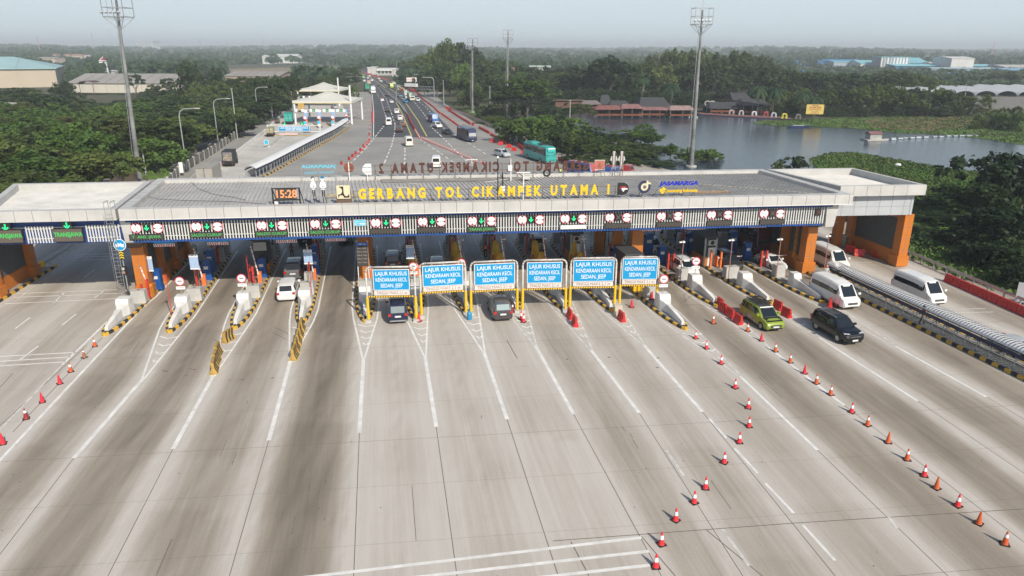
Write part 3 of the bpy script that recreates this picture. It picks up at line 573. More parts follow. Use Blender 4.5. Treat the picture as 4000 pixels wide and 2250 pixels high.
for k, (x0, x1) in enumerate(((1209,1239),(1245,1278))):
    o, wd, z0, z1 = roofsign('staff_cutout', ['flat cut-out of a woman with brown hair in a white jacket greeting on the roof', 'flat cut-out of a man with blue cap and white jacket on the roof'][k], 'cut-out figure', x0, x1, 688, 776, 1.7)
    h = z1-z0; mb = MB(); P_ = lambda q: [(a*wd/2, z0+b*h) for a, b in q]
    mb.prism(P_([(-.5,.06),(-.42,.38),(-.6,.42),(-.58,.5),(-1,.5),(-.95,.62),(-.7,.74),(-.25,.76),(-.3,.8),(-.5,.84),(-.5,.93),(-.3,.98),(.3,.98),(.5,.93),(.5,.84),(.3,.8),(.25,.76),(.7,.74),(.95,.62),(1,.5),(.58,.5),(.6,.42),(.5,.38),(.5,.06),(.15,.06),(.05,.3),(-.05,.3),(-.1,.06)]), 0, .05, skinw); mb.build('board', o)
    mb = MB(); [mb.prism(P_([(a,.07),(a-.03,.4),(a+.4,.4),(a+.33,.07)]), -.012, -.002, M['black']) for a in (-.45,.1)]; mb.prism(P_([(-.65,.44),(.65,.44),(.65,.46),(-.65,.46)]), -.012, -.002, M['dgrey'])
    for a in (-.5,-.15,.15,.5): mb.prism(P_([(a-.04,.62),(a+.04,.62),(a+.04,.7),(a-.04,.7)]), -.012, -.002, mat('grey_print', (.4,.4,.42), .6))
    mb.prism(P_([(-.1,.5),(.15,.5),(.15,.56),(0,.6),(-.1,.56)]), -.012, -.002, mat('navy_print', (.05,.05,.14), .6)); mb.build('printed_clothing', o)
    mb = MB()
    if k == 0: mb.prism(P_([(-.62,.86),(-.55,.95),(-.3,1.0),(.2,1.0),(.6,.95),(.68,.86),(.55,.8),(.5,.9),(.1,.94),(-.35,.88)]), -.02, 0, mat('brown_hair', (.10,.07,.06), .7))
    else: mb.prism(P_([(-.55,.9),(-.5,.98),(-.2,1.01),(.3,1.01),(.55,.97),(.6,.91),(.2,.89),(-.2,.89)]), -.02, 0, mat('cap_blue', (.02,.18,.33), .6))
    mb.build('hair' if k == 0 else 'cap', o); mb = MB(); [mb.bar((x,.06,z0+.3*h), (x+.06,.3,0), .05, .05, M['black']) for x in (-.12,.12)]; mb.build('stand', o)
o, wd, z0, z1 = roofsign('ministry_emblem_board', 'square cream board with a black angular emblem at the start of the yellow letters', 'emblem board', 1313, 1369, 725, 776, 1.9)
cream = mat('cream_board', (.72,.64,.42), .5); mb = MB(); mb.box(-wd/2,wd/2,0,.1,z0,z1,cream); mb.build('board', o); h = z1-z0; mb = MB()
q = lambda a, b: (-wd/2+a*wd, z0+b*h); arc = lambda cx, cy_, r, a0, a1, n=10: [q(cx+r*math.cos(R(a0+(a1-a0)*i/n)), cy_+r*math.sin(R(a0+(a1-a0)*i/n))) for i in range(n+1)]
mb.prism([q(.2,.92),q(.52,.92),q(.52,.42)]+arc(.72,.36,.17,180,360,8)+[q(.93,.36),q(.93,.08),q(.55,.08)]+arc(.33,.08,.2,0,180,8)+[q(.1,.08),q(.1,.33)]+arc(.14,.6,.28,-75,75,10), -.012, 0, M['black']); mb.build('emblem', o)
mb = MB(); [mb.bar((x,.1,z1-.2), (x,1.2,0), .05, .05, M['rust']) for x in (-.6,.6)]; mb.box(-.7,.7,.1,.14,0,z0+.2,M['rust']); mb.build('stand', o)
o, wd, z0, z1 = roofsign('round_cornered_emblem', 'black D shaped emblem with a red and white stroke right of the yellow number 1', 'emblem board', 2415, 2455, 714, 761, 1.9)
h = z1-z0; mb = MB(); q = lambda a, b: (-wd/2+a*wd, z0+b*h)
mb.prism([q(0,0),q(.45,0)]+[q(.45+.55*math.sin(R(a)), .5-.5*math.cos(R(a))) for a in range(0, 181, 15)]+[q(0,1)], 0, .12, M['black']); mb.build('board', o)
mb = MB(); mb.prism([q(.1,.52),q(.3,.68),q(.6,.72),q(.9,.56),q(.55,.62),q(.3,.56)], -.012, 0, M['red']); mb.build('red_stroke', o)
mb = MB(); mb.prism([q(.3,.52),q(.55,.58),q(.9,.52),q(.88,.44),q(.65,.44),q(.5,.25)], -.012, 0, M['white']); mb.build('white_stroke', o)
mb = MB(); [mb.box(x-.025,x+.025,.12,.16,0,z1,M['steel']) for x in (-wd/2,wd/2)]; mb.box(-wd/2,wd/2,.12,.16,z1-.03,z1+.02,M['steel']); mb.build('stand', o)
o, wd, z0, z1 = roofsign('ring_emblem', 'round navy and cream looped road emblem left of the blue roof lettering', 'emblem board', 2495, 2540, 708, 753, 1.9)
r = wd/2; zc = (z0+z1)/2; mb = MB(); navy = mat('navy_emblem', (.03,.03,.09), .5)
def ring(mb, ri, ro, a0, a1, y0, y1, m, cx=0, n=20):
    for i in range(n):
        A = [a0+(a1-a0)*(i+j)/n for j in (0, 1)]; p = [(cx+rr*math.cos(R(a)), zc+rr*math.sin(R(a))) for rr, a in ((ri,A[0]),(ro,A[0]),(ro,A[1]),(ri,A[1]))]; mb.prism(p, y0, y1, m)
ring(mb, r*.62, r, 60, 400, 0, .1, navy); mb.build('outer_ring', o); mb = MB(); ring(mb, r*.3, r*.58, 0, 360, -.02, .08, cream); mb.prism([(r*.3,zc),(r*.58,zc),(r*.58,zc+r),(r*.3,zc+r)], -.03, .07, cream); mb.prism([(r*.2,zc+r*.45),(r,zc+r*.45),(r,zc+r*.7),(r*.2,zc+r*.7)], -.035, .06, cream); mb.build('inner_loop', o)
mb = MB(); [mb.bar((x,.12,zc), (x-.2,.7,0), .05, .05, M['rust']) for x in (-.2,.1)]; mb.build('stand', o)
o, wd, z0, z1 = roofsign('company_lettering', 'blue company name over a yellow slogan at the right end of the roof', 'lettering', 2575, 2723, 708, 753, 1.9)
h = z1-z0; bl = mat('letter_blue', (.02,.03,.45), .45); mb = MB(); a, fs = text_mesh('JASAMARGA', 1.0, bold=.04, depth=.12); a[:,0] *= wd/(a[:,0].max()-a[:,0].min()); a[:,2] = (a[:,2]-a[:,2].min())/(a[:,2].max()-a[:,2].min())*h*.46+z0+h*.54; a[:,0] += (a[:,2]-z0-h*.54)*.25; mb.mesh(a.tolist(), fs, bl); mb.build('name_letters', o)
mb = MB(); a, fs = text_mesh('Connecting Indonesia', 1.0, bold=.03, depth=.1); a[:,0] *= wd*.86/(a[:,0].max()-a[:,0].min()); a[:,0] += wd*.07; a[:,2] = (a[:,2]-a[:,2].min())/(a[:,2].max()-a[:,2].min())*h*.36+z0; mb.mesh(a.tolist(), fs, M['yletter'])
for cx_, cz_ in ((-.44,.25),(-.40,.1),(-.38,.38)): mb.cyl((cx_*wd,-.05,z0+cz_*h),(cx_*wd,.05,z0+cz_*h),.16,.16,M['yletter'],10)
mb.build('slogan_letters', o); mb = MB()
for x in np.linspace(-wd/2, wd/2, 5): mb.box(x-.02,x+.02,.08,.12,0,z1,M['steel']); mb.bar((x,.1,z1*.6),(x-.3,.9,0),.03,.03,M['rust'])
for z in (z0+.1, z0+h*.55, z1): mb.box(-wd/2,wd/2,.08,.12,z-.015,z+.015,M['steel'])
mb.build('support_frame', o)
# backs of the far side signs
o, wd, z0, z1 = roofsign('company_lettering', 'pale cyan reversed company lettering seen from behind at the back left of the roof', 'lettering', 1176, 1314, 642, 680, 15.0)
h = z1-z0; cyl_ = mat('cyan_letters', (.15,.55,.72), .5); mb = MB(); a, fs = text_mesh('JASAMARGA', 1.0, bold=.02, depth=.1, mirror=True); a[:,0] *= wd/(a[:,0].max()-a[:,0].min()); a[:,2] = (a[:,2]-a[:,2].min())/(a[:,2].max()-a[:,2].min())*h*.5+z0+h*.5; mb.mesh(a.tolist(), fs, cyl_); mb.build('name_letters', o)
mb = MB(); a, fs = text_mesh('Connecting Indonesia', 1.0, bold=.0, depth=.1, mirror=True); a[:,0] *= wd*.85/(a[:,0].max()-a[:,0].min()); a[:,2] = (a[:,2]-a[:,2].min())/(a[:,2].max()-a[:,2].min())*h*.33+z0; mb.mesh(a.tolist(), fs, cyl_); mb.build('slogan_letters', o)
mb = MB(); [mb.box(x-.025,x+.025,-.12,-.08,0,z1+.1,M['steel']) for x in np.linspace(-wd/2,wd/2,3)]; [mb.box(-wd/2,wd/2,-.12,-.08,z,z+.03,M['steel']) for z in (z0,z1)]; mb.build('support_frame', o)
o, wd, z0, z1 = roofsign('round_sign_back', 'rusty round sign back on a white post at the back edge of the roof', 'sign back', 1341, 1384, 634, 676, 15.0)
mb = MB(); zc = (z0+z1)/2; mb.cyl((0,0,zc),(0,.08,zc),wd/2,wd/2,mat('rust_red', (.27,.09,.05), .8, var=.4, vs_=3),24); mb.build('plate', o); mb = MB(); mb.box(-.05,.05,-.06,-.01,0,z1,M['whitem']); mb.box(-wd*.45,wd*.45,-.06,-.01,zc-.03,zc+.03,M['rust']); mb.box(-wd*.4,wd*.4,-.06,-.01,zc-.45,zc-.4,M['rust']); mb.build('stand', o)
o, wd, z0, z1 = roofsign('blank_board', 'white board back with one rounded corner beside the reversed number 2', 'sign back', 1414, 1452, 640, 682, 15.0)
mb = MB(); mb.prism([(-wd/2,z0+.3),(-wd/2,z1-.4),(-wd/2+.35,z1),(wd/2,z1),(wd/2,z0),(-wd/2+.35,z0)], 0, .08, M['whitem']); mb.build('plate', o); mb = MB(); mb.box(-.04,.04,-.06,-.01,-.0,z1,M['whitem']); [mb.box(-wd/2,wd/2,-.06,-.01,z,z+.04,M['steel']) for z in (z0+.3,z1-.4)]; mb.build('stand', o)
o, wd, z0, z1 = roofsign('blank_board', 'rust stained square board back left of the two cut-out backs', 'sign back', 2323, 2362, 625, 664, 15.0)
mb = MB(); mb.box(-wd/2,wd/2,0,.08,z0,z1,mat('rust_board', (.36,.20,.15), .8, var=.6, vs_=1.2, hue=(.42,.05,.03))); mb.build('plate', o); mb = MB(); [mb.bar((x,-.05,zz),(x+.1,-.7,0),.04,.04,M['rust']) for x, zz in ((0,z1-.3),(.4,z0+.3))]; [mb.box(-wd/2,wd/2,-.05,-.01,z,z+.05,M['whitem']) for z in (z0,z1-.05)]; mb.build('stand', o)
for k, x0 in enumerate((2386, 2416)):
    o, wd, z0, z1 = roofsign('staff_cutout', ['white back of the left cut-out figure at the back edge of the roof', 'white back of the right cut-out figure at the back edge of the roof'][k], 'cut-out figure', x0, x0+24, 591, 664, 15.0)
    h = z1-z0; P_ = lambda q: [(a*wd/2, z0+b*h) for a, b in q]; mb = MB()
    mb.prism(P_([(-.6,.0),(-.42,.38),(-.6,.42),(-.58,.5),(-1,.5),(-.95,.62),(-.7,.74),(-.25,.76),(-.5,.84),(-.5,.93),(-.3,1),(.3,1),(.5,.93),(.5,.84),(.25,.76),(.7,.74),(.95,.62),(1,.5),(.58,.5),(.6,.42),(.5,.38),(.6,.0),(.15,.06),(.05,.3),(-.05,.3),(-.1,.06)]), 0, .05, M['clad']); mb.build('board', o)
    mb = MB(); [mb.box(x-.03,x+.03,-.08,-.02,0,z0+h*.95,M['rust']) for x in (-.15,.15)]; mb.build('stand', o)
# masts, aerials, tyre and cable on the roof
for k, (x0, yb, yt, t) in enumerate(((1945,790,617,None),(2044,782,672,None),(1844,692,622,None),(1964,745,673,None),(1995,705,620,None))):
    s, _ = gpl(x0, yb, 3); p = at(x0, yb, 8.95); tp = av(x0, yt, p.y)
    lab = ['slim dark mast with a white globe standing on the roof behind the letters', 'white T shaped post between the P and E letters on the roof', 'white T shaped post on the back edge of the roof near the reversed M', 'short black braced post on the roof behind the letters', 'white post with camera arm at the back edge of the roof'][k]
    o = thing('roof_post', lab, 'post', p, GA, 'posts on the roof'); hh = tp.z-8.95; mm = [M['black'],M['whitem'],M['whitem'],M['black'],M['whitem']][k]; mb = MB(); mb.cyl((0,0,0),(0,0,hh),.05 if k in (0,) else .08,.05,mm,8); mb.build('pole', o)
    mb = MB()
    if k == 0: mb.lathe((0,0,hh),[(0,-.1),(.1,0),(.1,.1),(0,.2)],M['white'],10)
    elif k in (1,2): mb.box(-.65,.65,-.06,.06,hh-.08,hh,M['whitem'])
    elif k == 3: [mb.bar((0,0,hh*.5),(a,b,0),.05,.05,M['black']) for a, b in ((-.7,0),(.7,0),(0,.7))]; mb.box(-.25,.2,-.2,.0,0,.5,M['whitem'])
    else: mb.bar((0,0,hh*.6),(1.6,-.4,.3),.1,.1,M['rust']); mb.box(-.3,.15,-.1,.1,hh*.45,hh*.7,M['whitem']); mb.box(1.3,2.1,-.6,-.2,.2,.6,M['clad'])
    mb.build(['globe_lamp','crossbar','crossbar','brace','camera_arm'][k], o)
p = at(2136, 690, 8.95); mb = MB(); 
for k in range(20):
    a, b = R(18*k), R(18*k+18); mb.cyl((.36*math.cos(a),0,.45+.36*math.sin(a)),(.36*math.cos(b),0,.45+.36*math.sin(b)),.1,.1,M['tyre'],6)
o = mb.build('old_tyre', smooth=True); o.location = p; o.rotation_euler = (0,0,GA); tag(o, 'old black tyre leaning at the back edge of the roof', 'tyre')
mb = MB(); cbl = mat('pale_cable', (.55,.52,.45), .7)
mb.tube([at(*q, 8.99) for q in [(570,766),(620,778),(720,783),(900,787),(1040,797)]], .02, M['black'], 4); mb.tube([at(*q, 8.99) for q in [(745,708),(772,735),(830,758),(920,772),(960,782)]], .02, M['black'], 4)
mb.tube([at(*q, 9.0) for q in [(1500,692),(1560,690),(1610,678)]], .03, cbl, 4); mb.tube([at(*q, 9.0) for q in [(1895,712),(1930,708),(1980,700),(2010,703)]], .05, cbl, 4); mb.tube([at(*q, 9.0) for q in [(2190,670),(2260,688),(2500,700),(3240,760)]], .02, cbl, 4); mb.tube([at(*q, 9.0) for q in [(1590,715),(1645,721)]], .05, cbl, 4); mb.tube([at(*q, 9.0) for q in [(1546,732),(1592,735)]], .06, cbl, 4); mb.tube([at(*q, 9.0) for q in [(1650,690),(1720,682),(1800,695)]], .04, M['rust'], 4)
tag(mb.build('roof_cables'), 'loose cables and strips lying across the grey roof', 'cable')
s0, _ = gpl(1280, 700, 12); o = ongate('small_letter_row', 'row of small grimy yellow letters lying behind the emblem board', 'lettering', *[gpl(1330,722,5)[0]], 5, 8.97); mb = MB(); add_text(mb, 'SELAMAT DATANG', .42, mat('grimy_yellow', (.5,.4,.2), .7, var=.5), z=.25, depth=.08, sx=.85); mb.build('letters', o)
o = ongate('small_letter_row', 'row of small rusty letters behind the blue and yellow lettering', 'lettering', gpl(2785,745,2.3)[0], 2.3, 9.3); mb = MB(); add_text(mb, 'Pelayanan Gerbang Tol', .36, mat('rust_orange', (.45,.26,.12), .8), z=.1, depth=.05, sx=1.0); mb.box(-1.9,2.0,.03,.06,-.05,.0,M['rust']); mb.build('letters', o)
# caged ladder at the left end
p = gw(-.75, -.35); hh = 10.0; mb = MB(); lx = .28
for x in (-lx, lx): mb.cyl((x,0,.1),(x,0,hh),.026,.026,M['steel'],6); mb.tube([(x,0,hh),(x,.9,hh),(x,.9,9.3)],.035,M['steel'],6)
for z in np.arange(.4, 9.4, .35): mb.cyl((-lx,0,z),(lx,0,z),.018,.018,M['steel'],5)
o = thing('caged_ladder', 'tall galvanised caged ladder up to the roof at the left end of the gate', 'ladder', (p.x, p.y, 0), GA); mb.build('ladder', o); mb = MB()
for z in np.arange(2.4, 9.2, .9): mb.tube([(lx*1.0*math.cos(R(a))*1.3, -.62*math.sin(R(a)), z) for a in range(0,181,22)],.015,M['steel'],4)
for a in (45,90,135): mb.cyl((lx*1.3*math.cos(R(a)),-.62*math.sin(R(a)),2.4),(lx*1.3*math.cos(R(a)),-.62*math.sin(R(a)),9.1),.012,.012,M['steel'],4)
mb.build('cage', o)
o = thing('caged_ladder', 'grey ladder standing between the islands under the canopy left of the middle orange columns', 'ladder', at(2290,1020), irz(9)); mb = MB(); [mb.cyl((x,0,0),(x,0,6),.035,.035,M['steel'],6) for x in (-.45,.45)]; [mb.cyl((-.45,0,z),(.45,0,z),.02,.02,M['steel'],5) for z in np.arange(.3,6,.42)]; mb.build('ladder', o)
mb = MB(); mb.cyl((0,-.03,0),(0,0,0),.2,.2,M['white'],16); mb.cyl((0,-.04,0),(0,-.03,0),.11,.11,pink,12); o = mb.build('round_badge'); q = V_ = av(3467, 736, 75.0); o.location = (q.x, 74.8, q.z); o.rotation_euler = (0,0,R(6)); tag(o, 'small round badge on the right wing fascia', 'badge')
# ------------------------------------------------------------------ toll islands and everything on them
ORDI = ['']+ORD+['fourteenth','fifteenth']
def island_outline(i, hw=.95, L_=27.0):
    pts = []     # half outline in island coordinates (x off axis, y behind nose); nose rounded and both ends tapered
    for d, f in ((0,.0),(.06,.12),(.3,.27),(1.0,.5),(2.2,.72),(3.6,.88),(5.5,1.0),(L_-4,1.0),(L_-2,.8),(L_-.5,.4),(L_,.1)): pts.append((f*hw, d))
    return pts
def build_island(i, hw=.95, L_=27.0):
    o = thing('toll_island', f'long toll island with black and yellow kerb, {ORDI[i]} from the left', 'toll island', (NOSE[i][0], NOSE[i][1], 0), irz(i), 'toll islands between the lanes')
    hp = island_outline(i, hw, L_); poly = [(-x, y) for x, y in hp] + [(x, y) for x, y in hp[::-1]]
    # densify for the painted blocks
    P_ = []
    n = len(poly)
    for k in range(n):
        a = Vector(poly[k]); b = Vector(poly[(k+1) % n]); m_ = max(1, int((b-a).length/.12))
        for q in range(m_): P_.append(a+(b-a)*q/m_)
    n = len(P_); kb = MB(); acc = 0; blen = .62
    inn = []
    for k in range(n):
        d = (P_[(k+1) % n]-P_[k-1]); d.normalize(); nn = Vector((d.y, -d.x)); c = P_[k]+nn*.2 if (P_[k]+nn*.2).length < 1e9 else P_[k]
        c = P_[k] + nn*.19*(1 if True else 0); inn.append(c)
    area = sum(P_[k].x*P_[(k+1) % n].y-P_[(k+1) % n].x*P_[k].y for k in range(n))
    if area > 0: inn = [P_[k]*2-inn[k] if True else 0 for k in range(n)]
    for k in range(n):
        a, b, c, d = P_[k], P_[(k+1) % n], inn[(k+1) % n], inn[k]; acc += (b-a).length
        m_ = M['yel'] if int(acc/blen) % 2 == 0 else M['blk']
        if k == 0 or (a.y < .35 and b.y < .35): m_ = M['yel']
        kb.face([(a.x,a.y,.0),(b.x,b.y,.0),(b.x,b.y,.26),(a.x,a.y,.26)], m_); kb.face([(a.x,a.y,.26),(b.x,b.y,.26),(c.x,c.y,.28),(d.x,d.y,.28)], m_)
    kb.build('kerb', o); mb = MB(); mb.face([(c.x,c.y,.262) for c in inn], M['islc']); ob = mb.build('deck', o)
    if ob.data.polygons[0].normal.z < 0: ob.data.flip_normals()
    return o
for i in range(1, 15): build_island(i, .95 if i != 4 else .85, 27 if i not in (1,) else 29)
notice = mat('notice_blue', (.03,.40,.62), .5)
def wedge(i, d0, lab, small=False, hasnote=True):
    p = ip(i, d0); o = thing('crash_block', lab, 'crash block', (p.x, p.y, .26), irz(i), 'grey concrete crash blocks on the island noses')
    S = [(0,.13,.34),(.4,.16,.44),(3.2,.21,.78),(3.95,.53,.98),(4.15,.55,1.36),(5.1,.55,1.36)] if not small else [(0,.13,.34),(.4,.16,.44),(3.2,.21,.75),(3.8,.42,.9),(4.0,.44,1.3),(4.8,.44,1.3)]
    mb = MB(); v = []; f = []
    for y, w_, h_ in S:
        v += [(-w_*1.12,y,0),(w_*1.12,y,0),(w_,y,h_*.92),(w_*.92,y,h_),(-w_*.92,y,h_),(-w_,y,h_*.92)]
    n = len(S)
    for k in range(n-1):
        for q in range(6): f.append((6*k+q, 6*k+(q+1) % 6, 6*(k+1)+(q+1) % 6, 6*(k+1)+q))
    f += [(5,4,3,2,1,0), tuple(6*(n-1)+q for q in range(6))]
    mb.mesh(v, f, M['wpaint']); mb.build('block', o)
    if hasnote:
        mb = MB(); yy = S[4][0]-.012; mb.T = Matrix(); mb.prism([(-.32,.98),(.32,.98),(.32,1.3),(-.32,1.3)], yy-.03, yy, M['white']); mb.prism([(-.3,1.0),(.3,1.0),(.3,1.28),(-.3,1.28)], yy-.036, yy-.03, notice)
        add_text(mb, 'SIAPKAN KARTU', .085, M['white'], z=1.2, y=yy-.04, depth=.004); add_text(mb, 'E-TOLL ANDA', .085, M['white'], z=1.08, y=yy-.04, depth=.004); mb.build('notice', o)
    return o
side = lambda i: f'the {ORDI[i]} island from left'
def block(i, d, off, sx, sy, sz, lab, m='conc'):
    p = ip(i, d, off); o = thing('concrete_block', lab, 'concrete block', (p.x, p.y, .262), irz(i), 'concrete blocks on the islands'); mb = MB()
    mb.hexa([(-sx/2-.04,-sy/2-.04,0),(sx/2+.04,-sy/2-.04,0),(sx/2+.04,sy/2+.04,0),(-sx/2-.04,sy/2+.04,0),(-sx/2,-sy/2,sz),(sx/2,-sy/2,sz),(sx/2,sy/2,sz),(-sx/2,sy/2,sz)], M[m]); mb.build('body', o)
    mb = MB(); mb.box(-.12,.12,-.02,.02,sz,sz+.05,M['dgrey']); mb.build('lifting_eye', o); return o
def roundsign(i, d, off, lab, zc=3.0, base=.26):
    p = ip(i, d, off); o = thing('round_lane_sign', lab, 'traffic sign', (p.x, p.y, base), irz(i)*.4, 'round signs on the island noses'); zc -= base
    mb = MB(); mb.cyl((0,.05,0),(0,.05,zc),.035,.035,M['steel'],8); mb.build('post', o)
    mb = MB(); mb.cyl((0,.03,zc),(0,0,zc),.42,.42,pink,28); mb.cyl((0,0,zc),(0,-.008,zc),.34,.34,M['white'],28); mb.build('disc', o); mb = MB(); mb.box(-.2,.2,-.016,-.01,zc-.035,zc+.035,M['black']); add_text(mb, 'BERHENTI', .07, M['dgrey'], z=zc+.12, y=-.012, depth=.004); mb.build('bar', o)
    mb = MB(); mb.box(-.4,.4,-.0,.03,zc-.78,zc-.5,M['white']); add_text(mb, 'MAX 1 KENDARAAN', .085, M['dgrey'], z=zc-.62, y=-.004, depth=.004, sx=.85); mb.build('plate', o); return o
tb = mat('tariff_board_blue', (.26,.42,.68), .6, var=.15, vs_=5)
def tariff(i, d, off, lab, zc=3.4, w_=.85, h_=1.5, tilt=0.0):
    p = ip(i, d, off); o = thing('tariff_board', lab, 'tariff board', (p.x, p.y, .26), irz(i)*.3, 'tariff boards on posts'); zc -= .26
    mb = MB(); [mb.cyl((x,.05,0),(x,.05,zc),.03,.03,M['rust'],6) for x in (-.15,.25)]; mb.build('post', o); mb = MB(); mb.box(-w_/2,w_/2,-.02,.03,zc-h_/2,zc+h_/2,tb); mb.box(-w_/2,w_/2,-.03,-.02,zc+h_*.32,zc+h_/2,M['white']); mb.box(-w_/2,w_/2,-.03,-.02,zc-h_/2,zc-h_*.42,M['white']); mb.build('board', o)
    mb = MB()
    for x in np.linspace(-w_*.38, w_*.4, 6): mb.box(x-.03,x+.02,-.028,-.02,zc-h_*.4,zc+h_*.28,mat('tariff_stripe', (.58,.66,.78), .6))
    add_text(mb, 'TARIF TOL', .13, M['dgrey'], z=zc+h_*.41, y=-.034, depth=.004); mb.build('table', o); return o
def post(i, d, off, lab, h=1.9, m='redp'):
    p = ip(i, d, off); o = thing('guard_post', lab, 'guard post', (p.x, p.y, .262), irz(i), 'red guard posts beside the lanes'); mb = MB(); mb.box(-.09,.09,-.12,.12,0,h,M[m]); mb.build('post', o)
    mb = MB(); [mb.box(-.095,.095,-.125,.125,z,z+.05,M['black']) for z in (h*.5,)]; mb.build('band', o); return o
def machine(i, d, off, lab, h=2.1, m='mblue', w_=.75):
    p = ip(i, d, off); o = thing('payment_machine', lab, 'payment machine', (p.x, p.y, .262), irz(i), 'blue payment machines'); mb = MB()
    mb.prism([(-.0-w_/2,0),(w_/2+.1,0),(w_/2+.02,.35),(w_/2,h),(-w_/2+.15,h),(-w_/2,h-.25)], -.35, .45, M[m]); mb.build('cabinet', o)
    mb = MB(); mb.box(-w_/2+.12,w_/2-.2,-.37,-.35,h*.55,h*.7,M['whitem']); mb.build('reader', o); mb = MB(); mb.box(-w_/2-.2,-w_/2+.1,-.1,.2,h*.78,h*.9,M['black']); mb.build('screen', o); return o
def arm(i, d, off, lab, up=True, m='oran', L_=3.0, dirx=-1):
    p = ip(i, d, off); o = thing('barrier_gate', lab, 'barrier gate', (p.x, p.y, .262), irz(i), 'barrier gates of the lanes'); mb = MB(); mb.box(-.2,.2,-.18,.18,0,1.15,M[m]); mb.build('cabinet', o); mb = MB()
    if up: a, b = Vector((-.05,-.24,.9)), Vector((-.5,-.24,.9+L_))
    else: a, b = Vector((0,-.24,.95)), Vector((dirx*L_,-.24,1.05))
    mb.bar(a, b, .05, .11, M['whitem'])
    for f in (.25,.5,.75,.95): mb.bar(a+(b-a)*(f-.04), a+(b-a)*f, .056, .116, M['redp'])
    mb.build('arm', o); return o
def campole(i, d, off, lab, h=4.0, m='redp', two=True):
    p = ip(i, d, off); o = thing('camera_pole', lab, 'camera pole', (p.x, p.y, .262), irz(i), 'thin camera poles on the islands'); mb = MB(); mb.cyl((0,0,0),(0,0,h),.045,.04,mat('pink_pole', (.42,.20,.17), .6, var=.2),8); mb.cyl((0,0,0),(0,0,.06),.16,.16,M['black'],8); mb.build('pole', o)
    mb = MB(); mb.box(-.12,.12,-.18,.12,h,h+.14,M['white'])
    if two: mb.box(-.42,-.15,-.08,.08,h-.02,h+.1,M['white'])
    mb.build('camera', o); return o
def lane_gear(i, d, off, lab):    # dark signal head and poles at the rear of an island
    p = ip(i, d, off); o = thing('rear_signal_pole', lab, 'signal pole', (p.x, p.y, .262), irz(i), 'dark signal poles under the canopy'); mb = MB(); [mb.cyl((x,0,0),(x,0,4.3),.05,.05,M['black'],6) for x in (-.3,.15)]; mb.build('pole', o)
    mb = MB(); mb.box(-.6,.5,-.12,.12,3.0,3.45,M['black']); mb.build('signal_box', o); mb = MB(); mb.box(-.35,.45,-.15,.25,4.2,4.75,M['dgrey']); mb.build('camera_box', o); return o
def cover(i, d, off, lab, h=2.2):
    p = ip(i, d, off); o = thing('covered_machine', lab, 'covered machine', (p.x, p.y, .262), irz(i), 'payment machines under yellow covers'); v = []; n = 14
    prof = [(0,.52),(.3,.48),(h*.5,.44),(h*.8,.38),(h*.95,.22),(h,.02)]; mb = MB()
    for z, r in prof:
        for k in range(n):
            a = 2*math.pi*k/n; rr = r*(1+.13*math.sin(k*3.7+i)+.05*math.sin(5*z+k)); v.append((rr*math.cos(a)*1.0+.12*math.sin(z), rr*math.sin(a)*.8, z))
    mb.mesh(v, [(q*n+k, q*n+(k+1) % n, (q+1)*n+(k+1) % n, (q+1)*n+k) for q in range(len(prof)-1) for k in range(n)], M['ycov']); mb.build('cover', o, smooth=False)
    mb = MB(); mb.box(-.3,.3,-.3,.3,0,.9,M['redp']); mb.build('machine', o); return o
WL = {1:'tall crash block on the leftmost island behind the traffic light',2:'crash block on the second island from the left with a blue notice',3:'crash block on the third island from the left with a blue notice',4:'crash block on the fourth island behind the longest row of yellow barriers',
 5:'crash block under the leftmost blue portal sign',6:'crash block between the first and second blue portal signs',7:'crash block between the second and third blue portal signs',8:'crash block between the third and fourth blue portal signs',9:'crash block between the fourth and fifth blue portal signs',10:'crash block between the fifth and sixth blue portal signs',
 11:'crash block with notice right of the rightmost blue portal sign',12:'crash block pointing at the three red barriers beside the green car',13:'crash block pointing behind the green car, with a blue notice',14:'crash block without notice nearest the parked white van'}
for i in range(1, 15): wedge(i, .75 if i != 5 else 1.2, WL[i], small=i in (14,), hasnote=i not in (1, 5, 14))
for i, off in ((2,.5),(3,.45),(4,.0),(1,.45),(6,.2),(7,.2),(11,-.1),(12,-.2),(13,-.1),(14,-.05)):
    block(i, 7.9, off, 1.4 if i == 13 else 1.2 if i < 11 else 1.02, .8, 1.2 if i != 14 else 1.3, f'square concrete block behind the crash block of {side(i)}')
block(5, 7.4, 0, 1.3, .9, 1.35, 'broad concrete block below the dark tariff board'); block(4, 11.0, -.1, .8, .7, 1.2, 'small concrete block beside the white car on the fourth island')
for i, t_ in ((2,'left of the tall red pole'),(3,'beside the upright red arm'),(6,'half hidden behind the first portal sign'),(7,'half hidden behind the second portal sign'),(11,'right of the sixth portal sign'),(12,'above the red barriers')):
    roundsign(i, 5.3 if i not in (6, 7) else 6.6, 0, f'round red rimmed sign with a black bar, {t_}', zc=2.95)
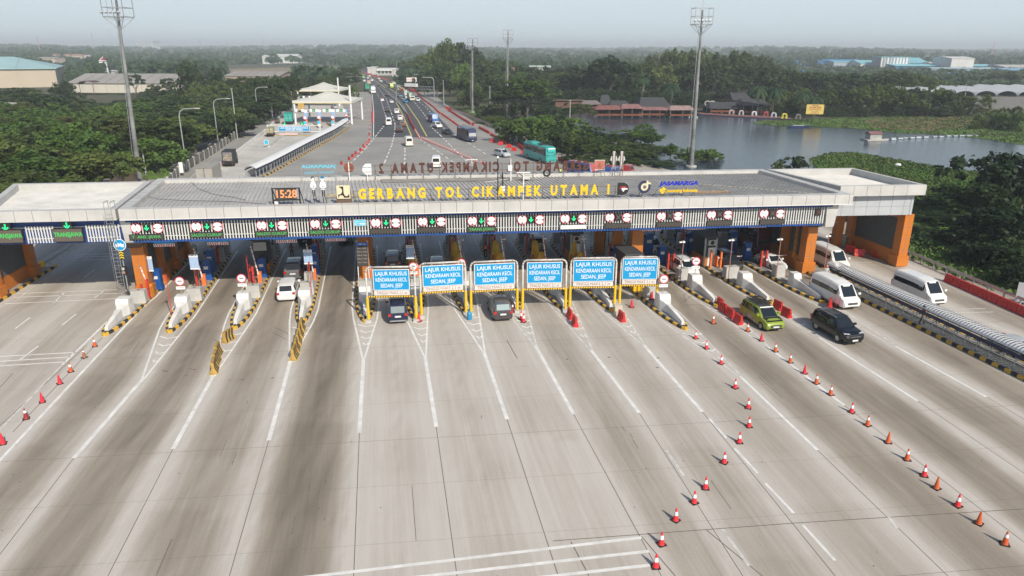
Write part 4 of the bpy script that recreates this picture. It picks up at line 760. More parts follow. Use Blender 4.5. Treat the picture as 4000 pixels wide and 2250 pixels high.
# blue mandatory sign, chevrons and traffic light on island 1
p = ip(1, 6.8, -.1); o = thing('traffic_signal', 'traffic light post with a round blue sign and yellow chevrons on the leftmost island', 'traffic light', (p.x,p.y,2.0), R(4)); mb = MB(); mb.cyl((0,.1,-.1),(0,.1,4.3),.06,.05,M['steel'],8); mb.build('post', o)
mb = MB(); mb.cyl((0,.02,4.1),(0,0,4.1),.55,.55,M['white'],28); mb.cyl((0,0,4.1),(0,-.01,4.1),.49,.49,M['sblue'],28); mb.prism([(-.36,3.9),(-.36,4.22),(-.2,4.12),(-.12,4.3),(0,4.18),(.12,4.3),(.2,4.12),(.36,4.22),(.36,3.9),(.12,3.9),(0,4.02),(-.12,3.9)], -.018, -.012, M['white']); mb.build('blue_disc', o)
mb = MB(); mb.box(-.22,.22,-.03,.0,2.75,3.5,M['black']); 
for k in range(3): z = 2.8+k*.23; mb.prism([(-.21,z),(0,z+.12),(.21,z),(.21,z+.11),(0,z+.23),(-.21,z+.11)], -.04, -.03, mat('chevron_yellow', (.85,.6,.02), .5))
mb.build('chevron_board', o); mb = MB(); mb.box(-.22,.22,-.15,.12,1.35,2.1,M['black']); mb.build('housing', o); mb = MB(); mb.cyl((0,-.16,1.9),(0,-.15,1.9),.13,.13,M['conc'],16); mb.cyl((0,-.16,1.55),(0,-.15,1.55),.13,.13,mat('dull_amber', (.45,.2,.15), .4),16); mb.build('lens', o)
for i, off, lab in ((1,.9,'faded blue tariff board beside the leftmost orange column'),(2,.2,'blue tariff board on a post above the second island'),(4,.1,'blue tariff board on a post right of the white car')): tariff(i, 10.2, off, lab, zc=3.3)
tariff(6, 10.5, -.2, 'blue tariff board behind the first portal sign', zc=3.3, w_=.8, h_=1.45); tariff(11, 9.5, -.6, 'pale tariff board edge behind the sixth portal sign', zc=3.2, w_=.5)
p = ip(5, 8.8, -.1); o = thing('large_tariff_board', 'tall dark tariff board with a blue header in front of the single orange column', 'tariff board', (p.x,p.y,.26), R(3)); mb = MB(); [mb.box(x-.04,x+.04,.0,.08,0,4.9,M['whitem']) for x in (-.52,.52)]; mb.build('post', o)
mb = MB(); mb.box(-.55,.55,-.04,.0,2.3,4.75,M['led']); mb.box(-.55,.55,-.05,-.04,4.4,4.75,mat('header_blue', (.03,.13,.45), .5)); mb.build('board', o); mb = MB(); tg = mat('board_text', (.35,.33,.3), .6)
add_text(mb, 'TARIF TOL', .16, M['white'], z=4.57, y=-.055, depth=.004)
for k, r_ in enumerate(('GOL I','8.500','GOL II','12.500','GOL III','17.000','GOL IV','21.000','GOL V','25.500')): add_text(mb, r_, .15, tg, x=(-.28, .22)[k % 2], z=4.15-.36*(k//2), y=-.045, depth=.004)
mb.build('lettering', o)
for i in (2,3,4): post(i, 11.6, -.15, f'orange red guard post left of the arm on {side(i)}'); arm(i, 12.3, .35, f'upright barrier arm on an orange cabinet on {side(i)}')
for i in (1,): post(i, 9.2, .25, 'red guard post beside the ladder on the leftmost island', 1.3); post(i, 9.0, .95, 'tall red box post on the leftmost island', 1.9); arm(i, 9.8, .9, 'upright barrier arm beside the leftmost orange column', m='orangey', L_=2.0)
post(3, 12.6, -.6, 'second guard post behind the upright arm of the third island')
for i in (2,3,4): machine(i, 14.2, .35, f'blue payment machine behind the arm on {side(i)}'); machine(i, 17.0, .1, f'darker payment machine further back on {side(i)}', 2.4)
machine(1, 11.8, .95, 'sunlit blue payment machine at the foot of the leftmost orange column', 2.0)
for i, off in ((11,-.25),(12,-.3),(13,-.2),(14,-.1)):
    if i != 13: post(i, 11.2, off-.05, f'bright red guard post on {side(i)}'); post(i, 11.3, off+.55, f'second red guard post, right one of the pair on {side(i)}')
    else: post(i, 11.2, off-.5, f'left orange guard post on {side(i)}', 2.0, 'oran'); post(i, 11.2, off+.6, f'right orange guard post on {side(i)}', 1.9, 'oran')
for i in (12,13,14): arm(i, 12.0, .3, f'lowered white barrier arm reaching right from {side(i)}', up=False, dirx=1, L_=2.9)
machine(12, 13.5, -.2, 'sunlit blue payment machine with a white screen right of the sixth portal sign'); machine(14, 14.0, -.3, 'sunlit blue payment machine where a worker stands')
for i in (11,12,13,14): machine(i, 17.5, -.2, f'shaded blue payment cabinet further back on {side(i)}', 2.5, w_=.9)
for i in (5,6,7,8,9,10):
    if i > 5: cover(i, 15.6, -.1, f'machine under a tall yellow cover on {side(i)}', 2.5); cover(i, 13.3, .15, f'machine under a shorter yellow cover, nearer one on {side(i)}', 1.8)
    post(i, 11.2, -.2, f'left pink red guard post behind the portal on {side(i)}', 1.6, 'oran'); post(i, 11.2, .35, f'right pink red guard post behind the portal on {side(i)}', 1.6, 'oran')
    arm(i, 12.3, .6, f'upright white and red arm behind the portal on {side(i)}', L_=3.0); post(i, 18.8, -.35, f'left dark red guard post far back on {side(i)}', 2.3, 'red'); post(i, 18.8, .3, f'right dark red guard post far back on {side(i)}', 2.3, 'red')
    if i in (7,8,9,10): campole(i, 12.9, 1.0-.1*i*.5, f'thin camera pole rising above the portals on {side(i)}', 3.3, two=i in (8, 10))
for i in (2,3,4,11,12,13): post(i, 19.5, -.2, f'left dark red post deep under the canopy on {side(i)}', 2.3, 'red'); post(i, 19.5, .35, f'right dark red post deep under the canopy on {side(i)}', 2.3, 'red')
for i in range(2, 15):
    block(i, 20.8, .2, .95, .7, 1.5, f'shaded grey block deep under the canopy on {side(i)}'); block(i, 24.0, .1, 1.3, .9, 1.3, f'rearmost grey block on {side(i)}'); lane_gear(i, 21.9, .25, f'pair of dark poles with a signal box on {side(i)}')
for i, h in ((11,4.2),(12,4.3),(13,4.3),(14,4.3)): 
    if i > 11: campole(i, 7.0 if i > 12 else 6.9, -.75, f'thin pink camera pole beside the blocks of {side(i)}', 4.2)
campole(15, 15.2, .3, 'thin pink camera pole in front of the right orange column', 4.0)
for i, d, off, lab in ((2,3.4,-.55,'tall thin red pole on the left kerb of the second island'),(3,10.5,-.4,'upright thin red arm on the third island'),(4,7.2,.45,'thin reddish pole in front of the tariff board of the fourth island')):
    p = ip(i, d, off); o = thing('red_pole', lab, 'pole', (p.x,p.y,.262), 0); mb = MB(); mb.cyl((0,0,0),(0,0,3.9 if i == 2 else 3.4),.04,.035,M['redp'],8); mb.build('pole', o); mb = MB(); mb.box(-.07,.07,-.07,.07,3.5 if i == 2 else 3.2,3.9 if i == 2 else 3.4,M['redp']); mb.build('cap', o)
# booths: dark booth on island 3, booth with an air conditioner on island 13, box below portal 6
def booth(i, d, off, lab, sx, sy, h, ac=True, lit=False):
    p = ip(i, d, off); o = thing('toll_booth', lab, 'toll booth', (p.x,p.y,.262), irz(i)); mb = MB(); mb.box(-sx/2,sx/2,0,sy,0,1.0,M['orange']); mb.box(-sx/2+.04,sx/2-.04,.04,sy-.04,1.0,h,mat('booth_dark', (.035,.04,.045), .3)); mb.build('body', o)
    mb = MB(); mb.box(-sx/2-.15,sx/2+.15,-.2,sy+.2,h,h+.16,M['dgrey']); mb.build('roof', o)
    if ac: 
        mb = MB(); [mb.box(x-.09,x+.09,-.06,.04,0,h,M['cladg']) for x in (-sx/2+.1, sx/2-.1)]; mb.box(-.25,sx/2-.1,-.05,.03,0,h*.65,M['whitem']); mb.build('door', o)
        mb = MB(); mb.box(-.42,.42,-.35,.0,h-.75,h-.15,M['clad']); mb.cyl((0,-.36,h-.45),(0,-.35,h-.45),.23,.23,M['black'],16); mb.build('air_conditioner', o)
    else: mb = MB(); mb.box(-sx/2+.1,sx/2-.1,-.06,.02,h-1.15,h-.25,M['clad']); mb.build('white_panel', o)
    return o
booth(3, 15.5, .1, 'dark toll booth with a white panel on the third island', 1.5, 2.4, 3.6, ac=False); booth(13, 12.2, -.35, 'dark toll booth with an air conditioner on the thirteenth island', 1.5, 3.0, 3.1); booth(10, 15.5, .2, 'dark toll booth between the middle orange columns', 1.3, 2.6, 3.2); booth(11, 11.5, -.55, 'dusty roofed booth behind the sixth portal sign', 1.6, 3.2, 3.2)
p = ip(11, 9.9, -.3); o = thing('yellow_cabinet', 'bright yellow cabinet seen under the sixth portal sign', 'cabinet', (p.x,p.y,.262), irz(11)); mb = MB(); mb.box(-.8,.1,-.2,.3,.0,1.0,M['ypost']); mb.box(.2,.8,-.1,.3,.3,1.2,M['ypost']); mb.build('body', o); mb = MB(); mb.box(-.85,.85,-.25,.35,1.2,1.28,M['rust']); mb.build('lid', o)
# ------------------------------------------------------------------ blue portal signs
PT = [((1441,1259),(1627,1256),1046,1040),((1647,1242),(1821,1231),1029,1023),((1841,1231),(2020,1221),1023,1018),((2041,1221),(2208,1217),1020,1011),((2225,1209),(2399,1206),1011,1005),((2418,1203),(2561,1201),1008,1000)]
BD = [((1457,1053),(1600,1129),(1458,1131),(1599,1148)),((1650,1036),(1808,1112),(1653,1117),(1806,1135)),((1853,1030),(2009,1107),(1854,1110),(2008,1129)),((2060,1025),(2193,1101),(2061,1104),(2189,1120)),((2241,1016),(2394,1095),(2241,1097),(2392,1114)),((2434,1010),(2563,1087),(2434,1089),(2559,1107))]
PW = ['leftmost portal, over the dark blue car','second portal from the left','third portal, over the grey car','fourth portal','fifth portal','rightmost portal with the rusty right corner']
rung = mat('stripe_black', (.02,.02,.02), .6)
for k, ((pl, pr_, tl, tr), bd) in enumerate(zip(PT, BD)):
    A = at(*pl); B = at(*pr_); rz = math.atan2(B.y-A.y, B.x-A.x); L_ = (B-A).length; o = thing('height_portal', 'blue lane sign on yellow legged pipe frame, '+PW[k], 'height portal', A, rz, 'blue sign portals over the middle lanes')
    ht = (av(pl[0], tl, A.y).z + av(pr_[0], tr, B.y).z)/2
    mb = MB(); r = .085
    mb.tube([(0,0,.15),(0,0,ht-.45),(.06,0,ht-.2),(.2,0,ht-.06),(.42,0,ht),(L_-.42,0,ht),(L_-.2,0,ht-.06),(L_-.06,0,ht-.2),(L_,0,ht-.45),(L_,0,.15)], r, M['pipe'], 10)
    for x in (.45, L_-.45): mb.cyl((x-.03,0,ht),(x+.03,0,ht),.14,.14,M['steel'],10)
    mb.build('pipe_frame', o, smooth=True)
    for x in (0, L_): mb = MB(); mb.cyl((x,0,.32),(x,0,2.35),.125,.12,M['ypost'],10); mb.build('leg_sleeve', o)
    for x in (0, L_): mb = MB(); mb.box(x-.26,x+.26,-.26,.26,0,.3,M['conc']); [mb.bar((x+a,0,.3),(x+a*.3,0,.62),.04,.04,M['steel']) for a in (-.2,.2)]; mb.build('footing', o)
    def loc(px, py):
        d = Vector(ray(px, py)); n = Vector((-math.sin(rz), math.cos(rz), 0)); kk = (A-n*.1).dot(n)/d.dot(n) if False else A.dot(n)/d.dot(n); q = Vector((0,0,H))+d*kk; return (q-A).dot(Vector((math.cos(rz), math.sin(rz), 0))), q.z
    x0, z1 = loc(bd[0][0], bd[0][1]+2); x1, z0 = loc(bd[1][0], bd[1][1]-1); z1 = (z1+loc(bd[1][0], bd[0][1]-4)[1])/2; z0 = (z0+loc(bd[0][0], bd[1][1]+4)[1])/2
    mb = MB(); mb.box(x0-.03,x1+.03,-.13,-.1,z0-.03,z1+.03,M['white']); mb.box(x0+.02,x1-.02,-.137,-.13,z0+.02,z1-.02,M['sblue']); mb.build('blue_board', o)
    mb = MB(); h_ = z1-z0; wv = x1-x0
    for tt, fz, fw in (('LAJUR KHUSUS',.80,.88),('KENDARAAN KECIL',.5,.88),('SEDAN, JEEP',.21,.62)):
        a, fs = text_mesh(tt, .5, bold=.004, depth=.01); cw = a[:,0].max()-a[:,0].min(); a[:,0] *= wv*fw/cw; a[:,2] *= h_*.19/.35; mb.mesh((a+np.array([(x0+x1)/2, -.142, z0+h_*fz])).tolist(), fs, M['white'])
    mb.build('white_lettering', o)
    zb1 = z0-.07; zb0 = zb1-.42; mb = MB(); mb.box(x0,x1,-.13,-.1,zb0,zb1,mat('worn_white_board', (.70,.66,.62), .6, var=.15, vs_=3)); mb.build('height_plate', o); mb = MB(); a, fs = text_mesh('TINGGI MAKS 2,1 m', .4, bold=.0, depth=.008); cw = a[:,0].max()-a[:,0].min(); a[:,0] *= wv*.86/cw; mb.mesh((a+np.array([(x0+x1)/2, -.137, (zb0+zb1)/2])).tolist(), fs, mat('faded_brown_text', (.30,.16,.13), .7)); mb.build('height_lettering', o)
    mb = MB(); x0b, x1b = .15, L_-.15; zb = zb0-.14; mb.cyl((x0b,-.08,zb),(x1b,-.08,zb),.075,.075,M['ypost'],8)
    n_ = int((x1b-x0b)/.22)
    for q in range(n_): x = x0b+.1+q*.22; mb.bar((x,-.085,zb-.065),(x+.08,-.085,zb+.065),.165,.075,rung)
    mb.build('striped_height_bar', o)
    mb = MB(); fm = M['rust']
    for x in (x0-.08, x1+.08): mb.box(x-.025,x+.025,-.1,-.05,zb,ht,fm)
    for z in (z1+.08, z0-.04, zb0-.03): mb.box(x0-.1,x1+.1,-.1,-.06,z-.02,z+.02,fm)
    mb.build('board_frame', o)
p = at(1834, 1250); o = thing('blue_gas_cylinder', 'small blue cylinder between the legs of the second and third portals', 'cylinder', p); mb = MB(); mb.lathe((0,0,0),[(.17,0),(.22,.08),(.22,.62),(.15,.76),(.08,.8),(0,.81)],mat('cylinder_blue', (.02,.25,.45), .4),16); mb.build('body', o, smooth=True); mb = MB(); mb.cyl((0,0,.8),(0,0,.9),.09,.09,M['sblue'],10); mb.build('collar', o)
p = at(2411, 1232); o = thing('cream_bin', 'cream coloured bin between the fifth and sixth portal legs', 'bin', p, R(6)); mb = MB(); mb.hexa([(-.25,-.25,0),(.25,-.25,0),(.25,.25,0),(-.25,.25,0),(-.3,-.3,.95),(.3,-.3,.95),(.3,.3,.95),(-.3,.3,.95)], mat('cream_plastic', (.62,.55,.42), .5, var=.2)); mb.build('body', o); mb = MB(); mb.box(-.34,.34,-.34,.34,.95,1.05,mat('cream_plastic', (.6,.5,.4))); mb.build('lid', o)
# ------------------------------------------------------------------ cones and plastic barriers
def cone_proto(name, c, band, basec='tyre'):
    def make(label, loc, rz, tilt=0, sc=1.0):
        o = thing('traffic_cone', label, 'traffic cone', loc, rz, 'traffic cones on the concrete'); o.scale = (sc, sc, sc); o.rotation_euler.x = tilt
        mb = MB(); mb.box(-.2,.2,-.2,.2,0,.05,M[basec]); mb.build('base', o)
        mb = MB(); mb.lathe((0,0,0),[(.165,.045),(.14,.1),(.035,.74),(.0,.75)],mat(name, c, .45, var=.15, vs_=4),20); mb.build('body', o, smooth=True)
        if band:
            z0, z1 = band; r = lambda z: .14-.105*(z-.1)/.64+.004; mb = MB(); mb.lathe((0,0,0),[(r(z0),z0),(r(z1),z1)],M['white'],20); mb.build('band', o, smooth=True)
        return o
    return make
CR = cone_proto('cone_red', (.80,.035,.045), (.34,.56)); CRp = cone_proto('cone_plain_red', (.75,.03,.05), None); CO = cone_proto('cone_orange', (.62,.11,.03), (.42,.6)); COp = cone_proto('cone_plain_orange', (.62,.12,.035), None); CD = cone_proto('cone_dark', (.33,.025,.03), (.45,.62)); CG = cone_proto('cone_grimy', (.36,.14,.08), (.5,.6))
CONES = [(371,1361,CO,'orange cone with a white top nearest the leftmost island'),(330,1405,CG,'grimy dark cone, second in the left row'),(277,1460,CO,'orange cone with a white collar, third in the left row'),(234,1507,CRp,'plain faded red cone, fourth in the left row'),(166,1579,CRp,'tall plain red cone, fifth in the left row'),(103,1644,CD,'dark red cone with a white band in the left row'),(12,1742,CRp,'red cone cut by the left edge of the photo'),(859,1378,CRp,'plain salmon cone beside the black and yellow barriers'),
 (2785,1271,CO,'faded orange and white cone alone in the lane of the green car'),(2717,1330,CR,'red and white cone just right of the nose of the eleventh island'),(2759,1370,CR,'second red and white cone on the painted chevrons'),(2816,1429,CR,'red and white cone on the tip of the painted chevrons'),(2871,1524,CR,'red and white cone beside the solid line below the chevrons'),(2922,1602,CR,'upper one of the two cones at the right turn of the curved row'),(2925,1675,CR,'lower one of the two cones at the right turn of the curved row'),(2887,1737,CR,'red and white cone just right of the broken line, where the row bends left'),
 (2828,1816,CR,'red and white cone below the first broken line, left of a second dash'),(2755,1916,CR,'seventh cone from the bottom end, in the middle of the curved row'),(2711,1972,CR,'fourth cone from the bottom end of the curved row'),(2639,2041,CR,'third cone from the bottom end of the curved row'),(2583,2135,CR,'second last cone, at the end of the upper white cross line'),(2561,2223,CR,'nearest red and white cone at the bottom of the photo'),
 (2920,1302,CO,'orange and white cone just below the three red barriers'),(2973,1339,CRp,'plain pink red cone second in the long right row'),(3028,1381,CO,'orange and white cone third in the long right row'),(3086,1424,CO,'orange and white cone fourth in the long right row'),(3142,1467,CRp,'plain crimson cone fifth in the long right row'),(3188,1506,CO,'orange cone sixth in the long right row'),(3244,1550,CO,'orange cone with broad white collar before the line ends'),(3326,1619,CR,'red cone with a narrow white band just past the line end'),(3388,1670,CO,'orange cone beside the short broken dashes in the right row'),(3468,1737,COp,'plain red orange cone in the right row'),(3542,1804,CO,'orange and white cone in the lower right row'),(3609,1867,CR,'crimson cone with a printed white band in the lower right row'),(3657,1916,COp,'plain orange cone in the lower right row'),(3740,1985,CR,'pink red cone with white band fourth from the right end'),(3822,2054,COp,'plain orange cone second from the lower right corner'),(3924,2134,CO,'orange cone with a white collar nearest the lower right corner'),
 (1637,1264,CRp,'red cone at the foot of the first portal right leg'),(2036,1256,CR,'left one of two overlapping cones at the fourth portal'),(2045,1266,CR,'right one of two overlapping cones at the fourth portal'),(2002,1226,CD,'dark cone beside the rear wheel of the grey car'),(2467,1208,CRp,'faded cone standing alone between the fifth and sixth portals'),(2546,1178,CRp,'red cone beside the sixth portal leg on the island')]
for k, (x, y, fn, lab) in enumerate(CONES): fn(lab, at(x, y-8, .262 if (x, y) == (2546,1178) else .036), random.uniform(0, 1.5), sc=1.12 if y < 1300 else 1.0)
def wb_profile():
    return [(-.22,0),(.22,0),(.24,.12),(.12,.42),(.08,.75),(.08,.85),(-.08,.85),(-.08,.75),(-.12,.42),(-.24,.12)]
def waterbar(label, loc, rz, m='red', group='red plastic water barriers', L_=1.1, marks=False, tilt=0, par=None):
    o = thing('water_barrier', label, 'plastic barrier', loc, rz, group); o.rotation_euler.y = tilt; p = wb_profile(); mb = MB()
    mb.prism([(a, b) for a, b in p], -L_/2, L_/2, M[m], axis='y'); mb.build('body', o)
    mb = MB()
    for y in (-.32, .0, .32): 
        for s_ in (-1, 1): mb.hexa([(s_*.10,y-.07,.3),(s_*.215,y-.07,.14),(s_*.215,y+.07,.14),(s_*.10,y+.07,.3),(s_*.08,y-.07,.72),(s_*.125,y-.07,.66),(s_*.125,y+.07,.66),(s_*.08,y+.07,.72)], M[m])
    mb.box(-.1,.1,-L_/2-.05,-L_/2,.1,.6,M[m]); mb.build('rib', o)
    if marks:
        mb = MB()
        for q in range(4): y = -.25+q*.14; mb.hexa([(-.098,y,.55),(-.088,y,.63),(-.088,y+.04,.63),(-.098,y+.04,.55),(-.092,y+.06,.55),(-.082,y+.06,.63),(-.082,y+.1,.63),(-.092,y+.1,.55)], mat('mark_yellow', (.7,.5,.05), .6))
        mb.build('yellow_mark', o)
    return o
for k, (x, y, a, lab) in enumerate(((2226,1247,12,'red water barrier at the leg of the fifth portal'),(2245,1276,8,'red water barrier leaning over the painted chevrons below the fifth portal'),(2427,1257,15,'red water barrier in front of the cream bin'),(2812,1204,10,'small part hidden red barrier at the nose of the twelfth island'),(2823,1222,14,'first of three red barriers beside the green car'),(2851,1243,14,'second of three red barriers beside the green car'),(2882,1268,12,'third of three red barriers beside the green car'),(3037,1214,18,'upper red barrier behind the green car'),(3070,1242,18,'lower red barrier behind the green car'),(3240,1208,-25,'red barrier between the white van and the black car'))):
    waterbar(lab, at(x, y-6, .036), R(a))
ysm = mat('yellow_concrete_barrier', (.47,.30,.07), .8, var=.4, vs_=2)
def ybar(label, loc, rz):
    o = thing('striped_concrete_barrier', label, 'concrete barrier', loc, rz, 'black and yellow concrete barriers'); p = [(-.3,0),(.3,0),(.3,.1),(.12,.42),(.09,.95),(-.09,.95),(-.12,.42),(-.3,.1)]; mb = MB(); mb.prism(p, -.62, .62, ysm); mb.build('body', o)
    mb = MB()
    for y in (-.4, -.02, .36):
        for s_ in (-1, 1): mb.face([(s_*.308,y-.2,.1),(s_*.308,y-.02,.1),(s_*.13,y+.1,.43),(s_*.13,y-.08,.43)], M['blk']); mb.face([(s_*.13,y-.08,.43),(s_*.13,y+.1,.43),(s_*.1,y+.22,.952),(s_*.1,y+.04,.952)], M['blk'])
    mb.build('stripe', o); return o
a, b = at(1150, 1398), at(1180, 1288)
for k in range(5): ybar(f'black and yellow concrete barrier below the fourth island, {ORDI[k+1]} from the near end', a+(b-a)*k/4.0*.98+Vector((0,0,.036)), R(9)+random.uniform(-.1,.1))
a, b = at(838, 1452), at(852, 1388)
for k in range(3): ybar(f'black and yellow concrete barrier {["nearest","middle","farthest"][k]} of the three beside the plain salmon cone', a+(b-a)*k/2.0+Vector((0,0,.036)), R(10)+random.uniform(-.12,.12))
ybar('single black and yellow barrier just below the third island', at(893,1330,.036), R(-14))
# ------------------------------------------------------------------ right side: covered walkway on its kerbed strip
A = Vector((33.5, 71.1, 0)); WD = Vector((-.215, .977, 0))
def wk(d, off=0.0, z=0.0): p = A - WD*d; return Vector((p.x + off*WD.y, p.y - off*WD.x, z))
wrz = math.atan2(-WD.x, WD.y)
wo = thing('covered_walkway', 'long covered walkway with white arched ribbed roof and dark blue fascia along the right lanes', 'walkway', wk(0), wrz); LW_ = 36
mb = MB(); k = 0; hw = .78
for d in np.arange(0, LW_, .31):
    n = 7
    for q in range(n):
        a0, a1 = R(180*q/n), R(180*(q+1)/n); r = 1.0 if True else 1
        p = [(-hw*math.cos(a0),-d,1.72+.36*math.sin(a0)),(-hw*math.cos(a1),-d,1.72+.36*math.sin(a1)),(-hw*math.cos(a1),-d-.235,1.74+.36*math.sin(a1)),(-hw*math.cos(a0),-d-.235,1.74+.36*math.sin(a0))]; mb.face(p, M['whitem'])
        p = [(-hw*math.cos(a0),-d-.235,1.69+.34*math.sin(a0)),(-hw*math.cos(a1),-d-.235,1.69+.34*math.sin(a1)),(-hw*math.cos(a1),-d-.31,1.69+.34*math.sin(a1)),(-hw*math.cos(a0),-d-.31,1.69+.34*math.sin(a0))]; mb.face(p, mat('roof_rib_grey', (.60,.61,.62), .6))
mb.build('roof', wo); mb = MB(); dn = mat('dark_navy_fascia', (.008,.018,.06), .5)
for s_ in (-1, 1): mb.box(s_*hw-.04,s_*hw+.04,-LW_,0,1.22,1.52,dn); mb.box(s_*hw-.05,s_*hw+.05,-LW_,0,1.65,1.70,M['black'])
mb.build('fascia', wo); mb = MB()
for k, y in enumerate(np.arange(-LW_+.5, 0, 1.15)):
    for s_ in (-1, 1): mb = MB(); w_ = .04 if k % 2 else .028; mb.box(s_*hw-w_,s_*hw+w_,y-w_,y+w_,.24,1.4,M['steel']); mb.build('post', wo)
mb = MB()
for s_ in (-1, 1):
    for z in (.34,.75,1.28): mb.box(s_*hw-.02,s_*hw+.02,-LW_,0,z,z+.04,M['steel'] if z != .75 else M['dgrey'])
mb.build('railing', wo)
ko = thing('kerbed_strip', 'raised strip with black and yellow kerbs under the covered walkway', 'kerb strip', wk(0), wrz); mb = MB()
mb.box(-1.05,1.05,-LW_,20,0,.24,M['islc']); mb.build('deck', ko); mb = MB(); m2 = MB(); k = 0
for y in np.arange(-LW_, 20, .56):
    mb.box(-1.27,-1.05,y,y+.56,0,.28,M['yel'] if k % 2 else M['blk']); m2.box(1.05,1.27,y,y+.56,0,.28,M['yel'] if k % 2 else M['blk'])
    k += 1
mb.build('kerb', ko); m2.build('kerb', ko)
# edge kerb, guard rail and red barriers on the far right
ga, gb = at(3480, 975), at(4150, 1262)
go = thing('guard_rail', 'grey steel guard rail along the right edge of the right lanes', 'guard rail', (0,0,0)); mb = MB(); d = (gb-ga).normalized(); n = Vector((-d.y, d.x, 0)); mb.bar(ga+n*-.3+Vector((0,0,.75)), gb+n*-.3+Vector((0,0,.75)), .06, .3, M['steel']); mb.build('rail', go); mb = MB()
L_ = (gb-ga).length
for q in np.arange(0, L_, 2.0): p = ga+d*q-n*.36; mb = MB(); mb.box(p.x-.06,p.x+.06,p.y-.06,p.y+.06,0,.8,M['steel']); mb.build('post', go)
a, b = at(3690, 1098), at(4060, 1262); L_ = (b-a).length; nb = int(L_/1.18)
for k in range(nb): waterbar(f'red water barrier along the right guard rail, {ORDI[k+1]} from the far end', a+(b-a)*(k+.5)/nb+Vector((0,0,.036)), math.atan2(-(b-a).x, (b-a).y), marks=k > 1)
for k, (x, y, aa) in enumerate(((3255,940,60),(3290,950,70),(3320,985,40),(3355,1000,80),(3345,970,50),(3400,990,70),(3425,1005,30))): waterbar(f'shaded red barrier in the heap under the right wing, {ORDI[k+1]} from left', at(x, y, .036), R(aa))
block(14, 9.0, 0, .01, .01, .01, 'x') if False else None
p = at(3298, 960); o = thing('concrete_block', 'pale upright block among the red barriers under the right wing', 'concrete block', p, 0); mb = MB(); mb.box(-.5,.5,-.4,.4,0,1.4,M['conc']); mb.build('body', o)
# left edge kerb and guard rail beside the left lane
ga, gb = Vector((-47.6,57,0)), at(160,1080); o = thing('edge_kerb', 'black and yellow kerb under the left orange frame', 'kerb', (0,0,0)); mb = MB(); d = (gb-ga).normalized(); L_ = (gb-ga).length; rz = math.atan2(-d.x, d.y); mb.T = Matrix.Translation(ga) @ Matrix.Rotation(rz, 4, 'Z'); k = 0
for y in np.arange(0, L_+3, .75): mb.box(-.12,.12,y,y+.75,0,.27,M['yel'] if k % 2 else M['blk']); k += 1
mb.build('kerb', o); mb = MB(); mb.T = Matrix.Translation(ga) @ Matrix.Rotation(rz, 4, 'Z'); mb.box(-5,-.12,0,L_+3,0,.22,M['islc']); mb.build('deck', o)
ga, gb = at(172, 1052), at(345, 938); o = thing('guard_rail', 'steel guard rail with a yellow end plate beside the left lane', 'guard rail', (0,0,0)); mb = MB(); mb.bar(ga+Vector((0,0,.6)), gb+Vector((0,0,.6)), .08, .32, M['steel']); mb.build('rail', o); mb = MB()
for q in np.linspace(0, 1, 9): p = ga+(gb-ga)*q; mb = MB(); mb.box(p.x-.08,p.x+.08,p.y,p.y+.16,0,.6,M['conc']); mb.build('post', o)
mb = MB(); mb.box(ga.x-.35,ga.x+.25,ga.y-.1,ga.y,.3,.95,M['ypost']); mb.build('end_plate', o)
p = at(4010, 1190); o = thing('white_board', 'pale blank board standing beyond the guard rail at the right edge', 'board', at(3960,1188), R(-30)); mb = MB(); mb.box(0,3.2,-.04,.04,.3,2.2,M['cladg']); mb.build('board', o); mb = MB(); [mb.box(x-.05,x+.05,.04,.1,0,2.2,M['steel']) for x in (.2,3.0)]; mb.build('post', o)
